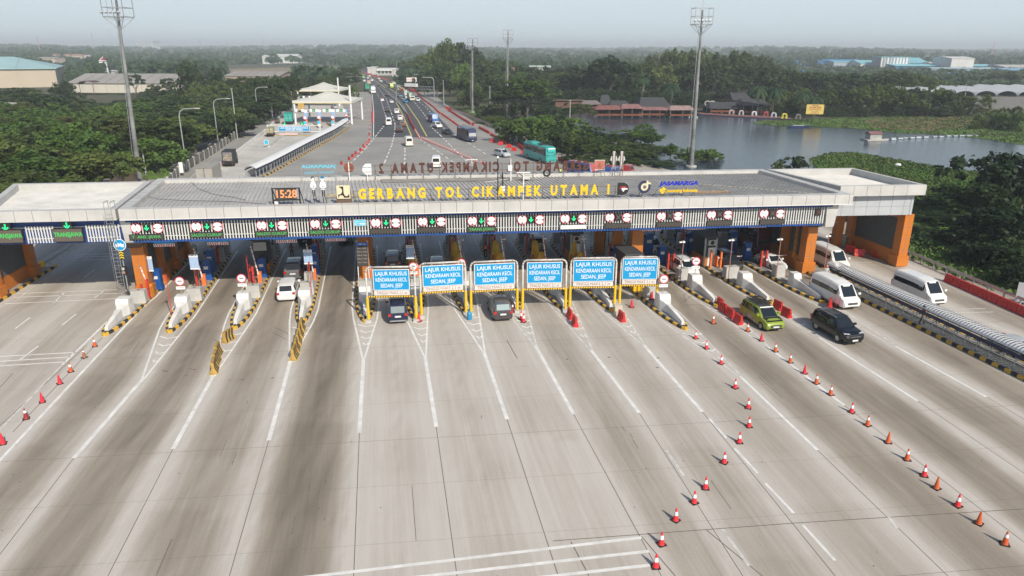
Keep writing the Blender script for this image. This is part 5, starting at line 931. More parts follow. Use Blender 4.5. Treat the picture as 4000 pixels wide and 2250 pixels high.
# ------------------------------------------------------------------ vehicles
# a body is lofted through stations (y, sill z, belt z, roof z, half width at belt, half width at roof); front of the vehicle at +y
ST = {
 'sedan': (4.4, 1.7, [(-2.2,.35,.80,.82,.66,.6),(-2.12,.25,.95,.98,.78,.7),(-1.75,.22,.98,1.05,.83,.74),(-1.05,.2,.98,1.40,.85,.62),(-.3,.2,.96,1.46,.85,.63),(.35,.2,.95,1.42,.85,.62),(1.05,.2,.92,.97,.84,.75),(1.7,.22,.84,.88,.82,.7),(2.1,.25,.68,.72,.74,.6),(2.2,.35,.55,.6,.62,.5)], 2.55),
 'mpv': (4.4, 1.75, [(-2.2,.35,.85,.88,.7,.62),(-2.15,.25,1.02,1.1,.8,.68),(-1.95,.22,1.05,1.62,.86,.66),(-1.4,.2,1.04,1.70,.87,.68),(-.3,.2,1.02,1.72,.87,.69),(.45,.2,1.0,1.66,.87,.67),(1.25,.2,.98,1.03,.86,.76),(1.75,.22,.92,.96,.84,.72),(2.1,.25,.76,.8,.78,.62),(2.2,.35,.6,.66,.66,.5)], 2.65),
 'suv': (4.8, 1.86, [(-2.4,.42,.95,.98,.76,.68),(-2.34,.36,1.12,1.2,.86,.72),(-2.1,.34,1.16,1.72,.92,.7),(-1.5,.33,1.15,1.80,.93,.72),(-.2,.33,1.12,1.82,.93,.73),(.5,.33,1.1,1.76,.93,.7),(1.2,.33,1.1,1.15,.92,.82),(1.9,.34,1.04,1.09,.9,.78),(2.3,.36,.9,.95,.84,.7),(2.4,.45,.7,.76,.74,.6)], 2.8),
 'wagon': (4.4, 1.67, [(-2.2,.32,.82,.85,.72,.66),(-2.17,.25,1.0,1.05,.8,.7),(-2.05,.22,1.03,1.68,.83,.7),(-1.5,.2,1.03,1.74,.83,.71),(-.3,.2,1.02,1.74,.83,.71),(.55,.2,1.0,1.68,.83,.69),(1.0,.2,.98,1.03,.83,.74),(1.8,.22,.92,.96,.81,.72),(2.15,.25,.84,.88,.76,.66),(2.2,.32,.6,.66,.68,.56)], 2.6),
 'van': (5.3, 1.88, [(-2.65,.35,1.1,1.2,.82,.74),(-2.62,.28,1.18,2.1,.9,.74),(-2.4,.25,1.2,2.24,.93,.78),(-1.2,.25,1.2,2.28,.94,.79),(.3,.25,1.2,2.28,.94,.79),(1.35,.25,1.17,2.16,.94,.76),(2.15,.25,1.1,1.16,.92,.8),(2.5,.28,.95,1.0,.88,.74),(2.65,.38,.75,.8,.78,.66)], 3.1),
 'coach': (11.5, 2.5, [(-5.75,.4,1.9,3.3,1.15,1.05),(-5.6,.35,1.9,3.5,1.22,1.1),(-4.5,.35,1.85,3.55,1.25,1.12),(-1.5,.35,1.85,3.55,1.25,1.12),(1.5,.35,1.85,3.55,1.25,1.12),(4.6,.35,1.8,3.55,1.25,1.12),(5.3,.35,1.5,3.4,1.23,1.1),(5.65,.38,1.3,1.5,1.2,1.1),(5.75,.45,.9,1.1,1.1,1.0)], 5.9),
 'minibus': (6.8, 2.1, [(-3.4,.4,1.4,2.6,1.0,.9),(-3.3,.35,1.4,2.75,1.04,.93),(-1.5,.35,1.4,2.8,1.05,.94),(.5,.35,1.4,2.8,1.05,.94),(2.4,.35,1.38,2.7,1.05,.92),(3.05,.38,1.2,1.3,1.02,.92),(3.4,.45,.9,1.0,.95,.85)], 3.6)}
GL = {'sedan': ({2:'rear',5:'front'}, (3,4)), 'mpv': ({1:'rear',5:'front'}, (2,3,4)), 'suv': ({1:'rear',5:'front'}, (2,3,4)), 'wagon': ({1:'rear',5:'front'}, (2,3,4)), 'van': ({0:'rear',5:'front'}, (2,3,4)), 'coach': ({0:'rear',6:'front'}, (1,2,3,4,5)), 'minibus': ({0:'rear',4:'front'}, (1,2,3))}
PC = {}
def paint(c, name=None):
    k = tuple(round(x, 3) for x in c)
    if k not in PC: PC[k] = mat('car_paint_'+(name or str(len(PC))), c, .3, coat=.35, metal=.0, var=.05, vs_=.6)
    return PC[k]
def vehicle(kind, c, label, cat, loc, rz, group='vehicles on the toll road', roofc=None, simple=False, name=None, extras=None, scl=1.0, glass=None):
    L_, W_, S, wb = ST[kind]; body = paint(c); o = thing(name or {'sedan':'sedan','mpv':'people_carrier','suv':'off_road_car','wagon':'station_wagon','van':'passenger_van','coach':'coach','minibus':'minibus'}[kind], label, cat, loc, rz, group); o.scale = (scl,)*3
    gm_, sg = GL[kind]; gl_ = glass or M['glass']; mb = MB(); gb = MB(); n = len(S); rings = []
    for y, zs, zb, zr, wb_, wr in S:
        h = zr-zb; wm = wb_+.03 if kind not in ('coach','minibus') else wb_
        rings.append([(-wb_*.88,y,zs),(-wm,y,zs+.18),(-wm,y,zb-.28*(zb-zs)),(-wb_,y,zb),(-(wb_*.22+wr*.78),y,zb+h*.84),(-wr*.9,y,zr-.02*h),(-wr*.45,y,zr+.015),(wr*.45,y,zr+.015),(wr*.9,y,zr-.02*h),(wb_*.22+wr*.78,y,zb+h*.84),(wb_,y,zb),(wm,y,zb-.28*(zb-zs)),(wm,y,zs+.18),(wb_*.88,y,zs)])
    v = [p for r in rings for p in r]; f = []; m = 14
    rb = paint(roofc) if roofc else body
    k0 = len(mb.v)
    for k in range(n-1):
        for q in range(m):
            f_ = (m*k+q, m*(k+1)+q, m*(k+1)+(q+1) % m, m*k+(q+1) % m); mb.f.append(f_); mb.m.append(mb.mi(rb if (roofc and q in (5,6,7) and S[k][3]-S[k][2] > .3) else body))
    mb.v += v; mb.f.append(tuple(range(m))); mb.m.append(mb.mi(body)); mb.f.append(tuple(range(m*n-1, m*(n-1)-1, -1))); mb.m.append(mb.mi(body))
    mb.build('body', o, smooth=False)
    def quad(a, b, c_, d, inset, off):      # glass pane inset in a body face and lifted off it
        a, b, c_, d = map(Vector, (a, b, c_, d)); ce = (a+b+c_+d)/4; nn = (b-a).cross(d-a).normalized(); 
        if nn.dot(ce-Vector((0, ce.y*.6, .9))) < 0: nn = -nn
        sx = inset; return [p+(ce-p)*sx+nn*off for p in (a, b, c_, d)]
    # side windows
    for side_ in (0, 1):
        gb = MB(); q0 = 3 if side_ == 0 else 9
        for k in sg:
            a, b = rings[k], rings[k+1]; p = quad(a[q0], b[q0], b[q0+1], a[q0+1], .0, .012); cen = sum(p, Vector())/4
            p = [Vector((x.x, x.y+(cen.y-x.y)*(.05 if kind in ('coach','minibus') else .0 if kind == 'van' else .1), x.z+(cen.z-x.z)*(.12 if kind != 'van' else .25)-(0 if kind != 'van' else .06))) for x in p]; gb.face(p, gl_)
            if k == sg[-1] and kind not in ('coach','minibus'):   # front quarter: triangle down to the bonnet
                c3 = rings[k+2]; p = [Vector(b[q0]), Vector(c3[q0])*.65+Vector(b[q0])*.35, Vector(b[q0+1])]; s_ = -1 if side_ == 0 else 1
                cen = sum(p, Vector())/3; gb.face([x+(cen-x)*.12+Vector((s_*.014,0,.02)) for x in p], gl_)
        gb.build('side_windows', o)
    for k, w_ in gm_.items():
        a, b = rings[k], rings[k+1]; P4 = [a[4], a[9], b[9], b[4]] if kind == 'x' else None
        if w_ == 'front':
            lo, hi = (rings[k+1], rings[k]); A_, B_, C_, D_ = lo[5], lo[8], hi[8], hi[5]
            if kind in ('coach','minibus'): A_, B_, C_, D_ = Vector(lo[4]), Vector(lo[9]), Vector(hi[9]), Vector(hi[4])
        else:
            lo, hi = (rings[k], rings[k+1]); A_, B_, C_, D_ = lo[5], lo[8], hi[8], hi[5]
            if kind == 'van': A_ = Vector((-.72,-2.655,1.3)); B_ = Vector((.72,-2.655,1.3)); C_ = Vector((.64,-2.66,2.0)); D_ = Vector((-.64,-2.66,2.0))
            if kind in ('coach','minibus'): A_, B_, C_, D_ = Vector((-wb_*.8,S[0][0]-.01,S[0][2]+.3)), Vector((wb_*.8,S[0][0]-.01,S[0][2]+.3)), Vector((wb_*.75,S[0][0]-.01,S[0][3]-.3)), Vector((-wb_*.75,S[0][0]-.01,S[0][3]-.3))
        A_, B_, C_, D_ = map(Vector, (A_, B_, C_, D_)); ce = (A_+B_+C_+D_)/4; nn = (B_-A_).cross(D_-A_).normalized(); nn = nn if nn.y*(1 if w_ == 'front' else -1) > 0 else -nn
        gb = MB(); gb.face([p+(ce-p)*.07+nn*.02 for p in (A_, B_, C_, D_)], M['glassb'] if w_ == 'front' and not glass else gl_); gb.build('windscreen' if w_ == 'front' else 'rear_window', o)
    # wheels
    r = .33 if kind in ('sedan','mpv','wagon','van') else .39 if kind == 'suv' else .5
    for y in (-wb/2 - (0 if kind != 'coach' else .6), wb/2):
        for s_ in (-1, 1):
            x = s_*(W_/2-.11); mb = MB(); mb.cyl((x-.11*s_-.0,y,r),(x+.125*s_,y,r),r,r,M['tyre'],20); mb.cyl((x+.0,y,r),(x+.128*s_,y,r),r*1.16,r*1.16,M['dark'],20) if False else None
            w = mb.build('wheel', o)
            if not simple: mb = MB(); mb.cyl((x+.1*s_,y,r),(x+.135*s_,y,r),r*.62,r*.55,M['rim'],12); mb.cyl((x+.13*s_,y,r),(x+.14*s_,y,r),r*.15,r*.1,M['dark'],8); mb.build('rim', w)
    for y in (-wb/2 - (0 if kind != 'coach' else .6), wb/2):
        for s_ in (-1, 1):
            mb = MB(); w0 = W_/2+.018; pts = [(y+(r+.07)*math.cos(R(a)), r+(r+.07)*math.sin(R(a))) for a in range(0, 181, 20)]+[(y-r-.07,.3),(y+r+.07,.3)]
            mb.prism([(p[0],p[1]) for p in pts], s_*(w0-.16), s_*w0, M['dark'], axis='x'); mb.build('wheel_arch', o)
    yf, yr = S[-1][0], S[0][0]; z1 = S[-2][2]; wf = S[-2][4]; hl = .42 if kind != 'van' else .36
    for s_ in (-1, 1):
        zl = {'van':.82,'suv':.92,'coach':.75,'minibus':.75}.get(kind, .66); mb = MB(); y1 = yf-.0; mb.hexa([(s_*(wf-.38),y1-.25,zl-.08),(s_*(wf+.02),y1-.32,zl-.08),(s_*(wf+.02),y1-.52,zl-.08),(s_*(wf-.38),y1-.5,zl-.08),(s_*(wf-.4),y1-.14,zl+.1),(s_*(wf+.03),y1-.24,zl+.13),(s_*(wf+.03),y1-.52,zl+.13),(s_*(wf-.4),y1-.5,zl+.1)], M['lamp']); mb.T = Matrix(); mb.build('headlight', o)
        wr_ = S[1][4]; zt = {'van':.95,'suv':1.05,'coach':1.0,'minibus':.9}.get(kind, .9); mb = MB(); tall = .45 if kind in ('van','minibus','coach') else .22; wd_ = .14 if tall > .3 else .24
        mb.box(*sorted((s_*(wr_-wd_+.03), s_*(wr_+.03))), yr-.03, yr+.3, zt-tall/2, zt+tall/2, M['tail']); mb.build('tail_light', o)
    if not simple:
        mb = MB(); mb.box(-.26,.26,yf-.02,yf+.03,.42,.55,M['plate']); mb.build('number_plate', o); mb = MB(); zp = .75 if kind not in ('suv',) else .85; mb.box(-.26,.26,yr-.05,yr+.0,zp-.07,zp+.07,M['plate']); mb.build('number_plate', o)
        mb = MB(); zg = {'van':.72,'suv':.82,'coach':.7,'minibus':.7}.get(kind, .6); mb.box(-.5,.5,yf-.12,yf+.012,zg-.14,zg+.06,M['black']); mb.box(-.45,.45,yf+.0,yf+.02,zg-.03,zg,M['steel']); mb.box(-.6,.6,yf-.05,yf+.02,.3,.4,M['black']); mb.build('grille', o)
        for s_ in (-1, 1):
            ym = S[6][0]-.35 if kind in ('sedan','mpv','suv','wagon') else S[-3][0]-.1; zm = S[6][2]+.12 if kind in ('sedan','mpv','suv','wagon') else (1.35 if kind == 'van' else 2.0); mb = MB(); mb.box(*sorted((s_*(W_/2-.02), s_*(W_/2+.2))), ym-.06, ym+.08, zm-.02, zm+.16, body if kind != 'coach' else M['black']); mb.build('wing_mirror', o)
        if kind != 'coach':
            mb = MB(); seam = mat('door_seam', (.02,.02,.02), .7)
            for s_ in (-1, 1):
                for y in [(S[k][0]+S[k+1][0])/2 if q == 0 else S[k][0] for q, k in enumerate(sg)]+[S[6 if len(S) > 7 else 4][0]-.1]: x = s_*(W_/2+.017); mb.box(min(x,x-.004*s_), max(x,x-.004*s_), y-.01, y+.01, .35, S[3][2]-.12, seam)
            mb.build('door_seam', o)
    if extras: extras(o, L_, W_, S)
    return o
def truck(c, label, loc, rz, box=(.5,.5,.48), L_=6.2, h=3.1, w_=2.1, cab='white', group='vehicles on the toll road', tarp=None, name='box_truck', rearm=None):
    o = thing(name, label, 'truck', loc, rz, group); cb = paint(c); mb = MB(); mb.prism([(L_/2-1.6,.5),(L_/2,.5),(L_/2,1.35),(L_/2-.35,2.15),(L_/2-1.6,2.2)], -w_/2+.1, w_/2-.1, cb, axis='x'); cabo = mb.build('cab', o)
    mb = MB(); mb.face([(-w_/2+.2,L_/2+.012,1.38),(w_/2-.2,L_/2+.012,1.38),(w_/2-.25,L_/2-.33,2.1),(-w_/2+.25,L_/2-.33,2.1)], M['glassb']); mb.build('windscreen', cabo)
    mb = MB(); bm = mat('truck_body_'+str(len(MATS)), box, .6, var=.18, vs_=1.2); mb.box(-w_/2,w_/2,-L_/2,L_/2-1.7,.95,h,bm); mb.build('cargo_box', o)
    mb = MB()
    if rearm: mb.box(-w_/2+.2,w_/2-.2,-L_/2-.02,-L_/2,1.2,h-.2,rearm)
    else: [mb.box(x-.02,x+.02,-L_/2-.03,-L_/2,1,h-.05,M['dgrey']) for x in (-.02,.02)]; [mb.box(-w_/2,w_/2,-L_/2-.03,-L_/2,z,z+.05,M['dgrey']) for z in (1.0,h-.08)]; [mb.box(x-.2,x+.2,-L_/2-.035,-L_/2,1.9,2.1,M['clad']) for x in (-.5,.5)]
    mb.build('rear_door', o); mb = MB(); mb.box(-w_/2+.2,w_/2-.2,-L_/2,L_/2-.3,.6,.9,M['black']); mb.box(-w_/2+.1,w_/2-.1,-L_/2-.05,-L_/2+.1,.5,.7,M['black']); mb.build('chassis', o)
    for s_ in (-1, 1): mb = MB(); mb.box(*sorted((s_*(w_/2-.3), s_*(w_/2-.1))), -L_/2-.07, -L_/2-.04, .72, .86, M['tail']); mb.build('tail_light', o)
    for y in (-L_/2+1.2, L_/2-1.0):
        for s_ in (-1, 1): mb = MB(); mb.cyl((s_*(w_/2-.3),y,.45),(s_*(w_/2-.03),y,.45),.45,.45,M['tyre'],16); mb.build('wheel', o)
    return o
def place_front(px, py, kind, hd, end=1, z=.036):   # pixel of the middle of the near end on the road; end=+1 front is near, -1 rear is near
    p = at(px, py, z); L_ = ST[kind][0] if kind in ST else kind; fwd = Vector((-math.sin(hd), math.cos(hd), 0)); return p - fwd*end*L_/2
def V(kind, c, px, py, hd, near, label, cat='car', **k):
    h = R(hd) + (math.pi if near == 'front' else 0)
    if py > 900: px += 15 if near == 'front' else 0; py += 14
    return vehicle(kind, c, label, cat, place_front(px, py, kind, h, 1 if near == 'front' else -1, k.pop('z', .04)), h, **k)
def rack(o, L_, W_, S):
    mb = MB(); zr = S[4][3]+.1
    for y in np.linspace(-1.6,.2,8): mb.box(-.55,.55,y-.03,y+.03,zr,zr+.04,M['black'])
    for x in (-.58,.58): mb.box(x-.025,x+.025,-1.7,.3,zr,zr+.05,M['black'])
    mb.build('roof_rack', o)
def green_x(o, L_, W_, S):
    rack(o, L_, W_, S); mb = MB(); mb.face([(-.7,2.0,.905),(.7,2.0,.905),(.76,1.3,1.055),(-.76,1.3,1.055)], M['black']); mb.build('bonnet_wrap', o)
    mb = MB(); a = (.45,1.66); mb.box(-.6,.6,.47,.55,1.60,1.68,M['white']); mb.build('visor_strip', o); mb = MB(); gp = mat('graphic_print', (.45,.45,.44), .5, var=.9, vs_=6, hue=(.02,.02,.02)); x = W_/2+.03
    for s_ in (-1, 1): mb.prism([(-1.4,.95),(-1.0,.72),(-.4,.8),(.2,.62),(.8,.42),(.6,.36),(-.3,.42),(-.9,.5)], *sorted((s_*(x-.012), s_*x)), gp, axis='x')
    mb.build('side_graphic', o)
def rails(o, L_, W_, S):
    mb = MB(); [mb.box(x-.02,x+.02,-1.6,.5,S[4][3]-.02,S[4][3]+.05,M['steel']) for x in (-.58,.58)]; mb.build('roof_rail', o)
# near vehicles
V('wagon', (.012,.016,.05), 1556, 1254, 10, 'rear', 'dark blue estate car seen from behind under the leftmost portal', extras=lambda o,l,w,s: (lambda mb: (mb.box(-.72,.72,-2.3,-2.18,.32,.42,M['steel']), mb.build('bumper_bar', o)))(MB()), glass=mat('light_rear_glass', (.22,.26,.27), .1, spec=.8))
V('mpv', (.06,.055,.06), 1966, 1245, 10, 'rear', 'grey people carrier seen from behind under the third portal', glass=mat('bright_rear_glass', (.30,.38,.38), .08, spec=.8))
V('mpv', (.78,.78,.76), 1120, 1168, 11, 'rear', 'white people carrier seen from behind between the third and fourth islands')
V('mpv', (.13,.13,.13), 1147, 1083, 11, 'rear', 'dark grey van waiting in front of the white people carrier', scl=1.08)
V('mpv', (.25,.34,.035), 3012, 1284, 13, 'front', 'lime green people carrier with a roof rack and black bonnet', roofc=(.05,.05,.055), extras=green_x, scl=1.04)
V('suv', (.004,.005,.009), 3322, 1338, 13, 'front', 'black off-road car driving toward the camera on the right', extras=rails)
V('van', (.80,.80,.78), 3312, 1200, 13, 'front', 'white passenger van left of the covered walkway', 'van')
V('van', (.80,.80,.78), 3650, 1186, 12.5, 'front', 'white passenger van right of the covered walkway', 'van')
V('van', (.72,.71,.68), 3275, 1052, 12, 'front', 'white van half hidden behind the right orange column', 'van')
V('sedan', (.45,.47,.48), 4050, 1420, 12, 'front', 'silver car at the right edge behind the covered walkway')
V('mpv', (.02,.02,.02), 1536, 1045, 9, 'rear', 'black car with a silver roof behind the first portal', roofc=(.5,.5,.5), extras=rails)
V('mpv', (.42,.40,.37), 1712, 1072, 9, 'rear', 'beige car roof showing above the second portal')
V('suv', (.30,.28,.25), 2105, 975, 9, 'rear', 'sandy silver off-road car beside a worker in orange vest', extras=rails)
V('mpv', (.75,.76,.76), 2690, 1078, 12, 'front', 'white car with black roof rails right of the sixth portal', extras=rails)
V('mpv', (.68,.72,.76), 2555, 985, 12, 'front', 'white car further back behind the blue machines')
V('sedan', (.78,.78,.77), 3036, 1052, 12, 'front', 'white hatchback at the lowered arm of the fourteenth island')
V('suv', (.03,.045,.07), 2745, 965, 12, 'front', 'dark blue boxy car deep under the canopy')
V('mpv', (.03,.03,.035), 2862, 1050, 12, 'front', 'dark car behind the booth with the air conditioner')
V('suv', (.02,.02,.025), 2640, 925, 12, 'front', 'black car roof seen just under the louvred front')
V('coach', (.10,.012,.02), 2975, 985, 12, 'front', 'dark red and white coach in the shade under the canopy', 'coach', extras=lambda o,l,w,s: (lambda mb: (mb.prism([(-5.5,.5),(1.5,.5),(-.5,1.8),(-5.5,1.8)], -1.262, -1.255, M['clad'], axis='x'), mb.build('white_side_panel', o), ))(MB()))
def pickup(c, px, py, hd, label):
    h = R(hd); p = place_front(px, py, 5.0, h, -1); o = thing('pickup_truck', label, 'pickup', p, h, 'vehicles on the toll road'); b = paint(c); mb = MB(); mb.prism([(.2,.5),(2.5,.5),(2.45,1.05),(1.5,1.15),(.95,1.8),(.2,1.85)], -.8, .8, b, axis='x'); mb.build('cab', o)
    mb = MB(); [mb.box(a0,a1,b0,b1,.6,1.35,b) for a0,a1,b0,b1 in ((-.85,.85,-2.5,-2.42),(-.85,-.78,-2.42,.15),(.78,.85,-2.42,.15))]; mb.box(-.78,.78,-2.42,.15,.6,.72,M['dgrey']); mb.build('cargo_bed', o); mb = MB(); mb.box(-.7,.7,-2.48,2.3,.35,.6,M['black']); mb.build('chassis', o)
    mb = MB(); mb.box(-.25,.25,-2.53,-2.5,.8,.92,M['plate']); mb.build('number_plate', o); mb = MB(); mb.box(-.6,.6,.18,.195,1.3,1.75,M['glass']); mb.build('rear_window', o)
    for y in (-1.5,1.5):
        for s_ in (-1,1): mb = MB(); mb.cyl((s_*.62,y,.35),(s_*.84,y,.35),.35,.35,M['tyre'],16); mb.build('wheel', o)
pickup((.03,.03,.032), 1193, 968, 9, 'black pickup seen from behind deep under the canopy'); pickup((.16,.24,.22), 1352, 962, 9, 'greenish pickup seen from behind beside the black one')
# beyond the gate
def Vf(kind, c, px, py, hd, near, label, cat='car', **k): return V(kind, c, px, py, hd, near, label, cat, simple=True, group='traffic on the highway beyond', z=.11 if py < 538 and px > 1420 else .07, **k)
def teal_x(o, L_, W_, S):
    mb = MB(); sw = mat('swirl_silver', (.5,.55,.55), .4); bk = M['black']; x = -W_/2-.012
    for k, (r0, r1, m_) in enumerate(((1.6,1.95,sw),(2.05,2.35,bk),(2.45,2.75,M['white']),(1.1,1.45,bk))):
        for q in range(12): A = [R(20+130*(q+j)/12) for j in (0, 1)]; mb.prism([(1.9+rr*math.cos(a)*1.2, -.3+rr*math.sin(a)*.85+.5) for rr, a in ((r0,A[0]),(r1,A[0]),(r1,A[1]),(r0,A[1]))], x, x+.01, m_, axis='x')
    for k, (z0, m_) in enumerate(((1.35,bk),(1.1,sw),(.85,bk))): mb.prism([(-5.6,z0+.25),(-4,z0-.2),(-1.8,z0-.35),(-1.0,z0-.2),(-1.8,z0-.18),(-3.8,z0),(-5.6,z0+.45)], x, x+.01, m_, axis='x')
    mb.build('swirl_graphic', o); mb = MB(); mb.box(-.9,.9,-4.4,-2.0,3.58,3.75,paint((.05,.42,.38))); mb.box(-.7,.7,.5,2.2,3.58,3.72,M['black']); mb.build('roof_unit', o); mb = MB(); mb.box(-.85,.85,5.62,5.7,2.55,3.1,paint((.06,.5,.45))); mb.box(-1.0,1.0,5.7,5.8,1.6,1.8,paint((.06,.5,.45))); mb.box(-.8,.8,5.6,5.72,3.1,3.3,M['white']); mb.build('front_panel', o)
V('coach', (.03,.36,.33), 2154, 642, 24, 'front', 'teal and silver coach with black windows beyond the gate', 'coach', extras=teal_x, group='traffic on the highway beyond', z=.07)
V('coach', (.012,.02,.075), 1848, 557, 20, 'front', 'dark blue coach with a pale windscreen on the highway', 'coach', group='traffic on the highway beyond', z=.07, extras=lambda o,l,w,s: (lambda mb: (mb.box(-1.0,1.0,5.62,5.74,1.6,2.5,M['cladg']), mb.build('sun_shade', o)))(MB()), scl=.95)
Vf('mpv', (.50,.53,.56), 1984, 616, 35, 'front', 'silver people carrier left of the teal coach'); Vf('van', (.78,.76,.68), 1600, 573, 12, 'rear', 'cream white van just below the asphalt edge', 'van'); Vf('van', (.80,.80,.78), 1704, 658, 4, 'rear', 'white van nearest beyond the roof letters', 'van')
for kind, c, px, py, hd, near, lab, ct in (
 ('van',(.78,.8,.8),1519,491,11,'rear','white van in the left carriageway, ahead of the dark hatchback','van'),('mpv',(.05,.03,.035),1562,518,13,'rear','dark car with red lamps nearest on the asphalt','car'),('mpv',(.14,.10,.08),1573,496,13,'rear','brown car just ahead of the nearest dark car','car'),('mpv',(.7,.7,.72),1564,471,14,'rear','white car behind the brown car','car'),
 ('suv',(.75,.75,.75),1551,446,14,'rear','white car beside the yellow line','car'),('suv',(.025,.025,.03),1515,440,13,'rear','black car in the middle lane beside the dashes','car'),('sedan',(.6,.62,.65),1531,404,16,'rear','silver white car further up beside the yellow line','car'),('sedan',(.78,.78,.8),1494,397,14,'rear','white car close behind a dark one','car'),('suv',(.02,.02,.02),1494,388,14,'rear','dark car close ahead of a white one','car'),
 ('sedan',(.03,.03,.03),1514,377,18,'rear','black car at the yellow line in the distance','car'),('coach',(.75,.76,.76),1459,366,12,'front','white coach at the left edge of the highway','coach'),('sedan',(.05,.05,.05),1484,339,22,'rear','dark car near the median far off','car'),('sedan',(.08,.08,.09),1465,324,22,'rear','dark car left of the far median','car'),('suv',(.75,.75,.75),1454,318,22,'rear','white car ahead of the far dark car','car'),
 ('sedan',(.78,.78,.78),1424,320,20,'rear','white car at the far left edge','car'),('suv',(.1,.08,.06),1438,321,20,'rear','brown car beside the far white car','car'),('sedan',(.75,.75,.75),1438,308,22,'rear','tiny white car far up the left lanes','car'),('minibus',(.3,.5,.15),1420,306,22,'rear','lime and white bus far up the left lanes','bus'),('sedan',(.8,.8,.8),1444,300,25,'rear','tiny white car beside the far lime bus','car'),
 ('minibus',(.05,.16,.42),1703,482,20,'front','blue minibus coming down behind a white car','bus'),('suv',(.78,.78,.78),1718,502,24,'front','white car in front of the blue minibus','car'),('sedan',(.02,.022,.025),1757,527,27,'front','black car between the blue coach and the white car','car'),('mpv',(.6,.62,.65),1635,397,22,'front','silver van right of the pale truck','car'),('sedan',(.03,.22,.45),1588,403,20,'front','bright blue car in front of the pale truck','car'),
 ('sedan',(.7,.72,.72),1580,392,20,'front','white car left of the bright blue car','car'),('suv',(.16,.2,.26),1566,381,20,'front','blue grey car behind the white car','car'),('minibus',(.45,.58,.12),1532,345,22,'front','yellow green bus beside a beige truck','bus'),('sedan',(.03,.04,.06),1506,327,24,'front','dark car in the right carriageway far off','car'),('sedan',(.78,.78,.78),1489,320,25,'front','white car far up the right carriageway','car'),('sedan',(.72,.75,.78),1482,311,25,'front','farthest white car in the right carriageway','car')):
    Vf(kind, c, px, py, hd, near, lab, ct)
def T(c, px, py, hd, near, label, **k):
    h = R(hd)+(math.pi if near == 'front' else 0); L_ = k.get('L_', 6.2); truck(c, label, place_front(px, py, L_, h, 1 if near == 'front' else -1, .1), h, group='trucks beyond the gate', **k)
T((.62,.62,.5), 1612, 396, 20, 'front', 'pale truck with a high box in the right carriageway', box=(.45,.5,.42), h=3.6, w_=2.4); T((.6,.62,.6), 1593, 388, 20, 'front', 'white truck left behind the pale truck', box=(.42,.5,.48), h=4.0, w_=2.4); T((.7,.5,.15), 1576, 368, 20, 'front', 'yellow cabbed truck in the right carriageway', box=(.55,.35,.12)); T((.6,.5,.3), 1560, 355, 21, 'front', 'beige truck behind the yellow truck', box=(.25,.28,.25)); T((.6,.58,.45), 1542, 341, 22, 'front', 'beige truck beside the yellow green bus', box=(.5,.45,.35))
T((.1,.35,.2), 1436, 356, 16, 'rear', 'green covered truck at the left edge of the highway', box=(.02,.28,.16), h=3.8, w_=2.4, L_=8); T((.6,.5,.35), 1442, 334, 18, 'rear', 'beige box truck ahead of the green truck', box=(.55,.42,.3))
T((.6,.6,.6), 806, 742, 9, 'rear', 'grey box truck with white rear doors just behind the roof edge', box=(.36,.34,.30), L_=8, h=3.7, w_=2.6); T((.02,.02,.02), 893, 652, 11, 'rear', 'black box truck with a poster on its rear doors', box=(.022,.022,.025), h=3.1, rearm=mat('poster_print', (.35,.28,.06), .6, var=.9, vs_=2, hue=(.02,.05,.25)), L_=5.8)
T((.05,.35,.33), 1128, 487, 13, 'rear', 'turquoise truck passing left of the tent gate', box=(.02,.36,.30), h=3.4, L_=7, w_=2.4); T((.7,.5,.1), 1178, 442, 15, 'rear', 'ochre box truck behind the tent gate', box=(.55,.34,.08), h=3.6); T((.5,.5,.5), 1055, 535, 12, 'rear', 'small yellow lit truck under the far blue portal', box=(.35,.33,.2), h=2.4, L_=5, w_=1.9)
Vf('suv', (.06,.065,.07), 1078, 484, 13, 'rear', 'dark car driving along the left barrier near the tent'); Vf('suv', (.12,.01,.015), 1201, 519, 20, 'rear', 'dark red car under the far blue portal')
Vf('sedan', (.4,.42,.45), 1312, 425, 30, 'rear', 'grey car behind the tent gate')
# vehicles parked just behind the roof on the right
Vf('minibus', (.02,.10,.38), 2330, 700, 40, 'front', 'blue and white bus with a red roof behind the reversed letters', 'bus', roofc=(.45,.10,.09))
T((.02,.10,.40), 2420, 700, 60, 'front', 'blue tarpaulin truck behind the square sign back', box=(.02,.09,.33), h=1.9, L_=6); T((.4,.05,.05), 2470, 690, 62, 'front', 'red open truck between the sign back and the cut-outs', box=(.38,.03,.03), h=1.7, L_=5)
